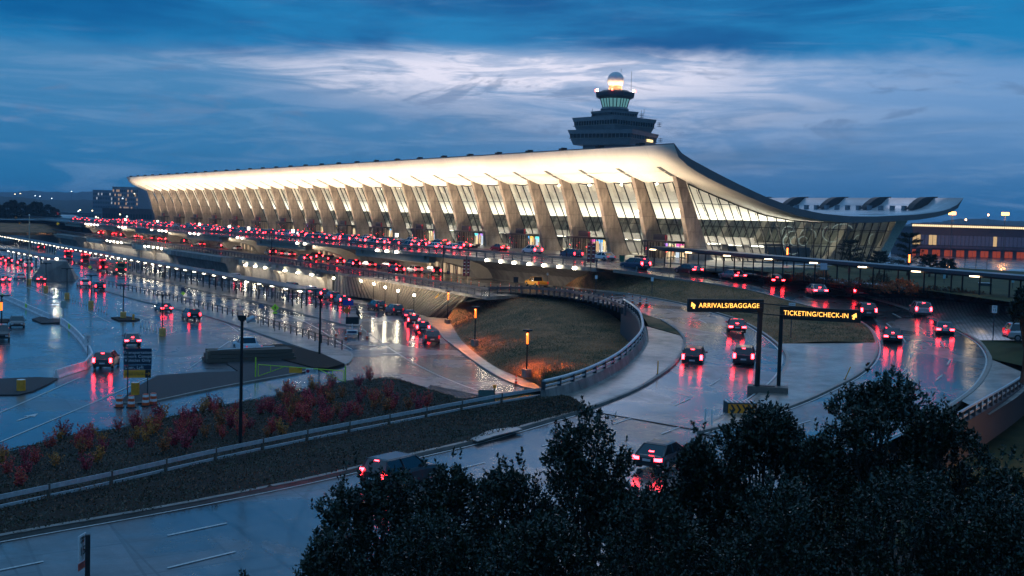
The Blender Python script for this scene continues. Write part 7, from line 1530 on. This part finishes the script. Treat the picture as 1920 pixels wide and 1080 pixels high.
# pier concourse on the right
pt_, ow, Lb, H = farbox('pier_concourse', 'long low airport pier with bright roofline lights beyond the wet apron', 'building', 1712, 2060, 426, 540, 30, mat('pier_wall', (.05, .045, .07), .6), 1, 60, emis('pier_glow', (1, .75, .4), .6), zb=-5.2, lit=.0, wh=.0)
lit = MB(); dk = MB(); o1 = MB(); H0 = H
for k in range(46):
    x = -Lb/2+Lb*(k+.5)/46; L_ = k in (0, 1, 4, 5, 20, 31) or random.random() < .06; MB().box((x, -.1, H*.58), (Lb/46*.86, .2, H*.34)).build('lit_window' if L_ else 'window', emis('pier_lit', (1, .66, .3), .6) if L_ else mat('pier_glass', (.16, .17, .24), .15), ow, origin=(0, 0, 0))
    if k % 3 != 1: MB().box((x, -.15, H*.13), (Lb/46*.9, .2, H*.22)).build('service_bay', emis('pier_bay_glow', (1, .13, .02), .22, (.2, .05, .02)), ow, origin=(0, 0, 0))  # orange light of the open bays is put in as glowing panels
MB().box((0, -1.2, H*.33), (Lb, 3.2, .8)).build('service_canopy', mat('pier_canopy', (.08, .06, .1), .6), ow, origin=(0, 0, 0)); MB().box((0, .4, H+1.7), (Lb, 6, .5)).build('upper_roof', mat('pier_canopy', (.08, .06, .1)), ow, origin=(0, 0, 0)); MB().box((0, 2.6, H+.9), (Lb-1, 2, 1.4)).build('upper_wall', mat('upper_glow_wall', (.5, .4, .3), .6), ow, origin=(0, 0, 0))
gl_ = MB()
for k in range(92): gl_.box((-Lb/2+Lb*(k+.5)/92, 1.5, H+.95), (Lb/92*.62, .2, 1.1))
tag(gl_.build('clerestory_light', emis('clerestory', (1, .78, .45), 1.5), ow, origin=(0, 0, 0)), kind='stuff')
# floodlight masts on the apron and smaller lamps
for (px, py, D, big, lb) in [(1785.5, 400, 505, 1, 'apron floodlight mast with glaring orange lamp behind the roof corner'), (1885, 401, 505, 1, 'apron floodlight mast with glaring orange lamp near right frame edge'), (1811, 412, 900, 0, 'small distant lamp mast right of the roof corner'), (1853, 403, 900, 0, 'small distant lamp mast between the two floodlights')]:
    p = Vector(GD(px, py, D)); t = thing('floodlight_mast', lb, 'floodlight', (p.x, p.y, -5.2), 'floodlight masts beyond the apron'); MB().cyl((p.x, p.y, -5.2), .18, p.z+5.2, 8, .1).build('pole', m_steeld, t)
    MB().lathe((p.x, p.y, p.z), [(.05, -.6), (1.5 if big else .5, -.6), (1.5 if big else .5, .6), (.05, .6)], 12).build('lamp', emis('sodium_flood', (1, .36, .06), 12) if big else emis('sodium_small', (1, .5, .2), 20), t)
    if big: l = bpy.data.lights.new('apron_flood', 'POINT'); l.energy = 5000; l.color = (1, .4, .12); l.shadow_soft_size = .8; o = bpy.data.objects.new('apron_flood', l); COL.objects.link(o); o.location = p+Vector((0, 0, -1.6))
for i, (px, py, D, c) in enumerate([(28, 364, 2050, 0), (38, 363, 2050, 0), (66, 367, 2050, 1), (75, 368, 2050, 1), (134, 359, 2300, 1), (225, 402, 880, 0), (147, 396, 1000, 1), (150, 394, 1000, 0), (173, 395, 1000, 0), (180, 407, 700, 0), (184, 409, 690, 0), (238, 406, 800, 1), (97, 372, 1900, 1), (200, 374, 1800, 0), (230, 372, 1650, 1), (252, 363, 1600, 0)]):
    p = Vector(GD(px, py, D)); t = thing('distant_lamp', 'distant lamp among the hills and airfield, %s from the left' % ordw([0, 1, 2, 3, 5, 12, 6, 7, 8, 9, 10, 14, 4, 11, 13, 15][i]), 'lamp', (p.x, p.y, -5.2), 'distant lamps at the far left'); MB().cyl((p.x, p.y, -5.2), .2, p.z+5.2, 6).build('pole', m_steeld, t); MB().lathe((p.x, p.y, p.z), [(.05, -.6), (1.0*D/1500, 0), (.05, .6)], 8).build('lamp', emis('far_lamp_%d' % c, ((1, .8, .5), (.75, .9, 1))[c], 5), t)
# aircraft, tents, service vehicles on the apron
def jet(P, rz, s, label, tail):
    t = thing('airliner', label, 'aircraft', P); m = mat('jet_white', (.6, .62, .65), .3)
    def ad(mb, nm, mm): o = mb.build(nm, mm, t, origin=(0, 0, 0)); o.rotation_euler = (0, 0, rz); o.scale = (s, s, s); return o
    ad(MB().rings([[(x, r*math.cos(a), 3+dz+r*math.sin(a)) for a in np.linspace(0, 2*pi, 13)[:-1]] for x, r, dz in ((-15, .2, 1.2), (-12, 1.0, .7), (-7, 1.8, .1), (10, 1.85, 0), (14, 1.4, -.2), (16.5, .3, -.5))]), 'fuselage', m)
    ad(MB().rings([[(-10+a, y, z) for a, z in ((0, 4.4), (3.4, 4.6), (-1.5, 9.4), (-3.6, 9.4))] for y in (-.15, .15)]), 'tail_fin', tail)
    ad(MB().rings([[(-11, y0, 4), (-13.5, y0, 4), (-14.5, y1, 4.2), (-13, y1, 4.2)] for y0, y1 in ((-.3, -5), (.3, 5))][:1]*1+[[(-11, -.3, 4.15), (-13.5, -.3, 4.15), (-14.5, -5, 4.35), (-13, -5, 4.35)]]), 'tailplane', m)
    ad(MB().rings([[(3, y, 2.2), (-3, y, 2.2), (-3, y, 2.45), (3, y, 2.5)] if abs(y) < 1 else [(-3, y, 3.1), (-5, y, 3.1), (-5, y, 3.2), (-3, y, 3.25)] for y in (-14, -.5, .5, 14)]), 'wing', m)
    for y in (-5, 5): ad(MB().rings([[(x, y+.8*math.cos(a), 1.6+.8*math.sin(a)) for a in np.linspace(0, 2*pi, 11)[:-1]] for x in (-1.5, 2.5)]), 'engine', m)
    for x, y in ((9, 0), (-2, 2), (-2, -2)): ad(MB().cyl((x, y, 0), .35, 1.8, 8), 'landing_gear', m_rubber)
    return t
P = G(1925, 522, -5.15); jet(P, CYAW*-1+.0+pi/2+pi*.5+.4, .5, 'small white jet at the right edge beyond the covered walkway', mat('tail_blue', (.1, .25, .5), .4))
P = G(122, 413, -5.15); jet(P, 2.2, .9, 'distant airliner with bright red tail fin near the dark trees', emis('tail_red', (1, .06, .05), .7, (.6, .03, .03)))  # the fin is no lamp; its glow is put into the red paint
for i, (px0, px1, pt) in enumerate([(1726, 1770, 502), (1800, 1858, 506), (1868, 1890, 511), (1893, 1935, 509)]):
    P = G((px0+px1)/2, 545, -5.15); k_ = depth(P)/CF; r = (px1-px0)/2*k_; h = (545-pt)*k_*.8; t = thing('pavilion_tent', 'pale green lit tent seen through the walkway posts, %s from left' % ORD[i], 'tent', P, 'pale tents beyond the covered walkway'); az_ = face(P); b = MB(); z0 = h*.62
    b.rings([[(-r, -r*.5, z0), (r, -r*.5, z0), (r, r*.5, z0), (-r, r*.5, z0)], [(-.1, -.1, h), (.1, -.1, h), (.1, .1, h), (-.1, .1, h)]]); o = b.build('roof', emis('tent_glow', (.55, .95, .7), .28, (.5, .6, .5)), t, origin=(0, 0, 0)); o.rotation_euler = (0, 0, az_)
    for sx in (-1, 1):
        for sy in (-.5, .5): q = MB().cyl((sx*r, sy*r, 0), .08, z0, 6).build('post', m_steeld, t, origin=(0, 0, 0)); q.rotation_euler = (0, 0, az_)
def truck(P, rz, label, col):
    t = thing('box_truck', label, 'truck', P, 'airport service vehicles')
    def ad(mb, nm, mm): o = mb.build(nm, mm, t, origin=(0, 0, 0)); o.rotation_euler = (0, 0, rz); return o
    ad(MB().box((-1.2, 0, 2.0), (4.6, 2.3, 2.4)), 'cargo_box', col); ad(MB().rings([[(1.2, y, .6), (3.2, y, .6), (3.2, y, 1.5), (2.6, y, 2.5), (1.2, y, 2.5)] for y in (-1.05, 1.05)]), 'cab', col); ad(MB().rings([[(2.75, y, 1.5), (3.24, y, 1.5), (2.72, y, 2.35)] for y in (-.9, .9)]), 'windscreen', m_cglass)
    for x in (-2.4, 2.3):
        for y in (-1.1, .85): ad(MB().rings([[(x+.45*math.cos(a), y+d, .45+.45*math.sin(a)) for a in np.linspace(0, 2*pi, 13)[:-1]] for d in (0, .25)]), 'wheel', m_rubber)
    return t
truck(G(1806, 469, -5.15), 2.4, 'white service truck on the wet apron below the left floodlight', PAINT['white']); truck(G(1772, 461, -5.15), .8, 'pale box truck parked under the pier left of the white one', PAINT['silver']); truck(G(1862, 469, -5.15), .2, 'low blue service truck on the apron near the right floodlight', PAINT['dark blue'])
f = [G(1788, 503, -5.15), G(1850, 504, -5.15)]
railing('wire_fence', 'thin wire fence panels on the apron edge behind the walkway', 'fence', [tuple(p) for p in resamp(f, 6)], 5, (.15, .15, 3.4), [rect(0, 3.3, .08, .08), rect(0, .3, .06, .06)], m_steeld, m_steeld)
l = bpy.data.lights.new('underpass_light', 'POINT'); l.energy = 900; l.color = (1, .42, .05); l.shadow_soft_size = .2; o = bpy.data.objects.new('underpass_light', l); COL.objects.link(o); o.location = (118, -63, -7.0)
t = thing('underpass_lamp', 'orange underpass lamp hidden below the bridge parapet', 'lamp', (118, -62.8, -6.9)); MB().cyl((0, .2, -3.15), .08, 3.1, 8).build('pole', m_dark, t, origin=(0, 0, 0)); MB().box((0, 0, 0), (.5, .2, .15)).build('lamp', m_orl, t, origin=(0, 0, 0))
# ------------------------------------------------------------------ evening haze
HZ = 0.00016
bm_ = MB(); bm_.box((-1500, 1800, 27), (7400, 8200, 77)); hz = bm_.build('haze', [], None, origin=(0, 0, 0)); tag(hz, kind='stuff')
m, nt, out = _nt('haze_air'); pv = nt.nodes.new('ShaderNodeVolumePrincipled'); pv.inputs['Color'].default_value = (.45, .72, 1, 1); pv.inputs['Density'].default_value = HZ; nt.links.new(pv.outputs[0], out.inputs['Volume']); hz.data.materials.append(m)
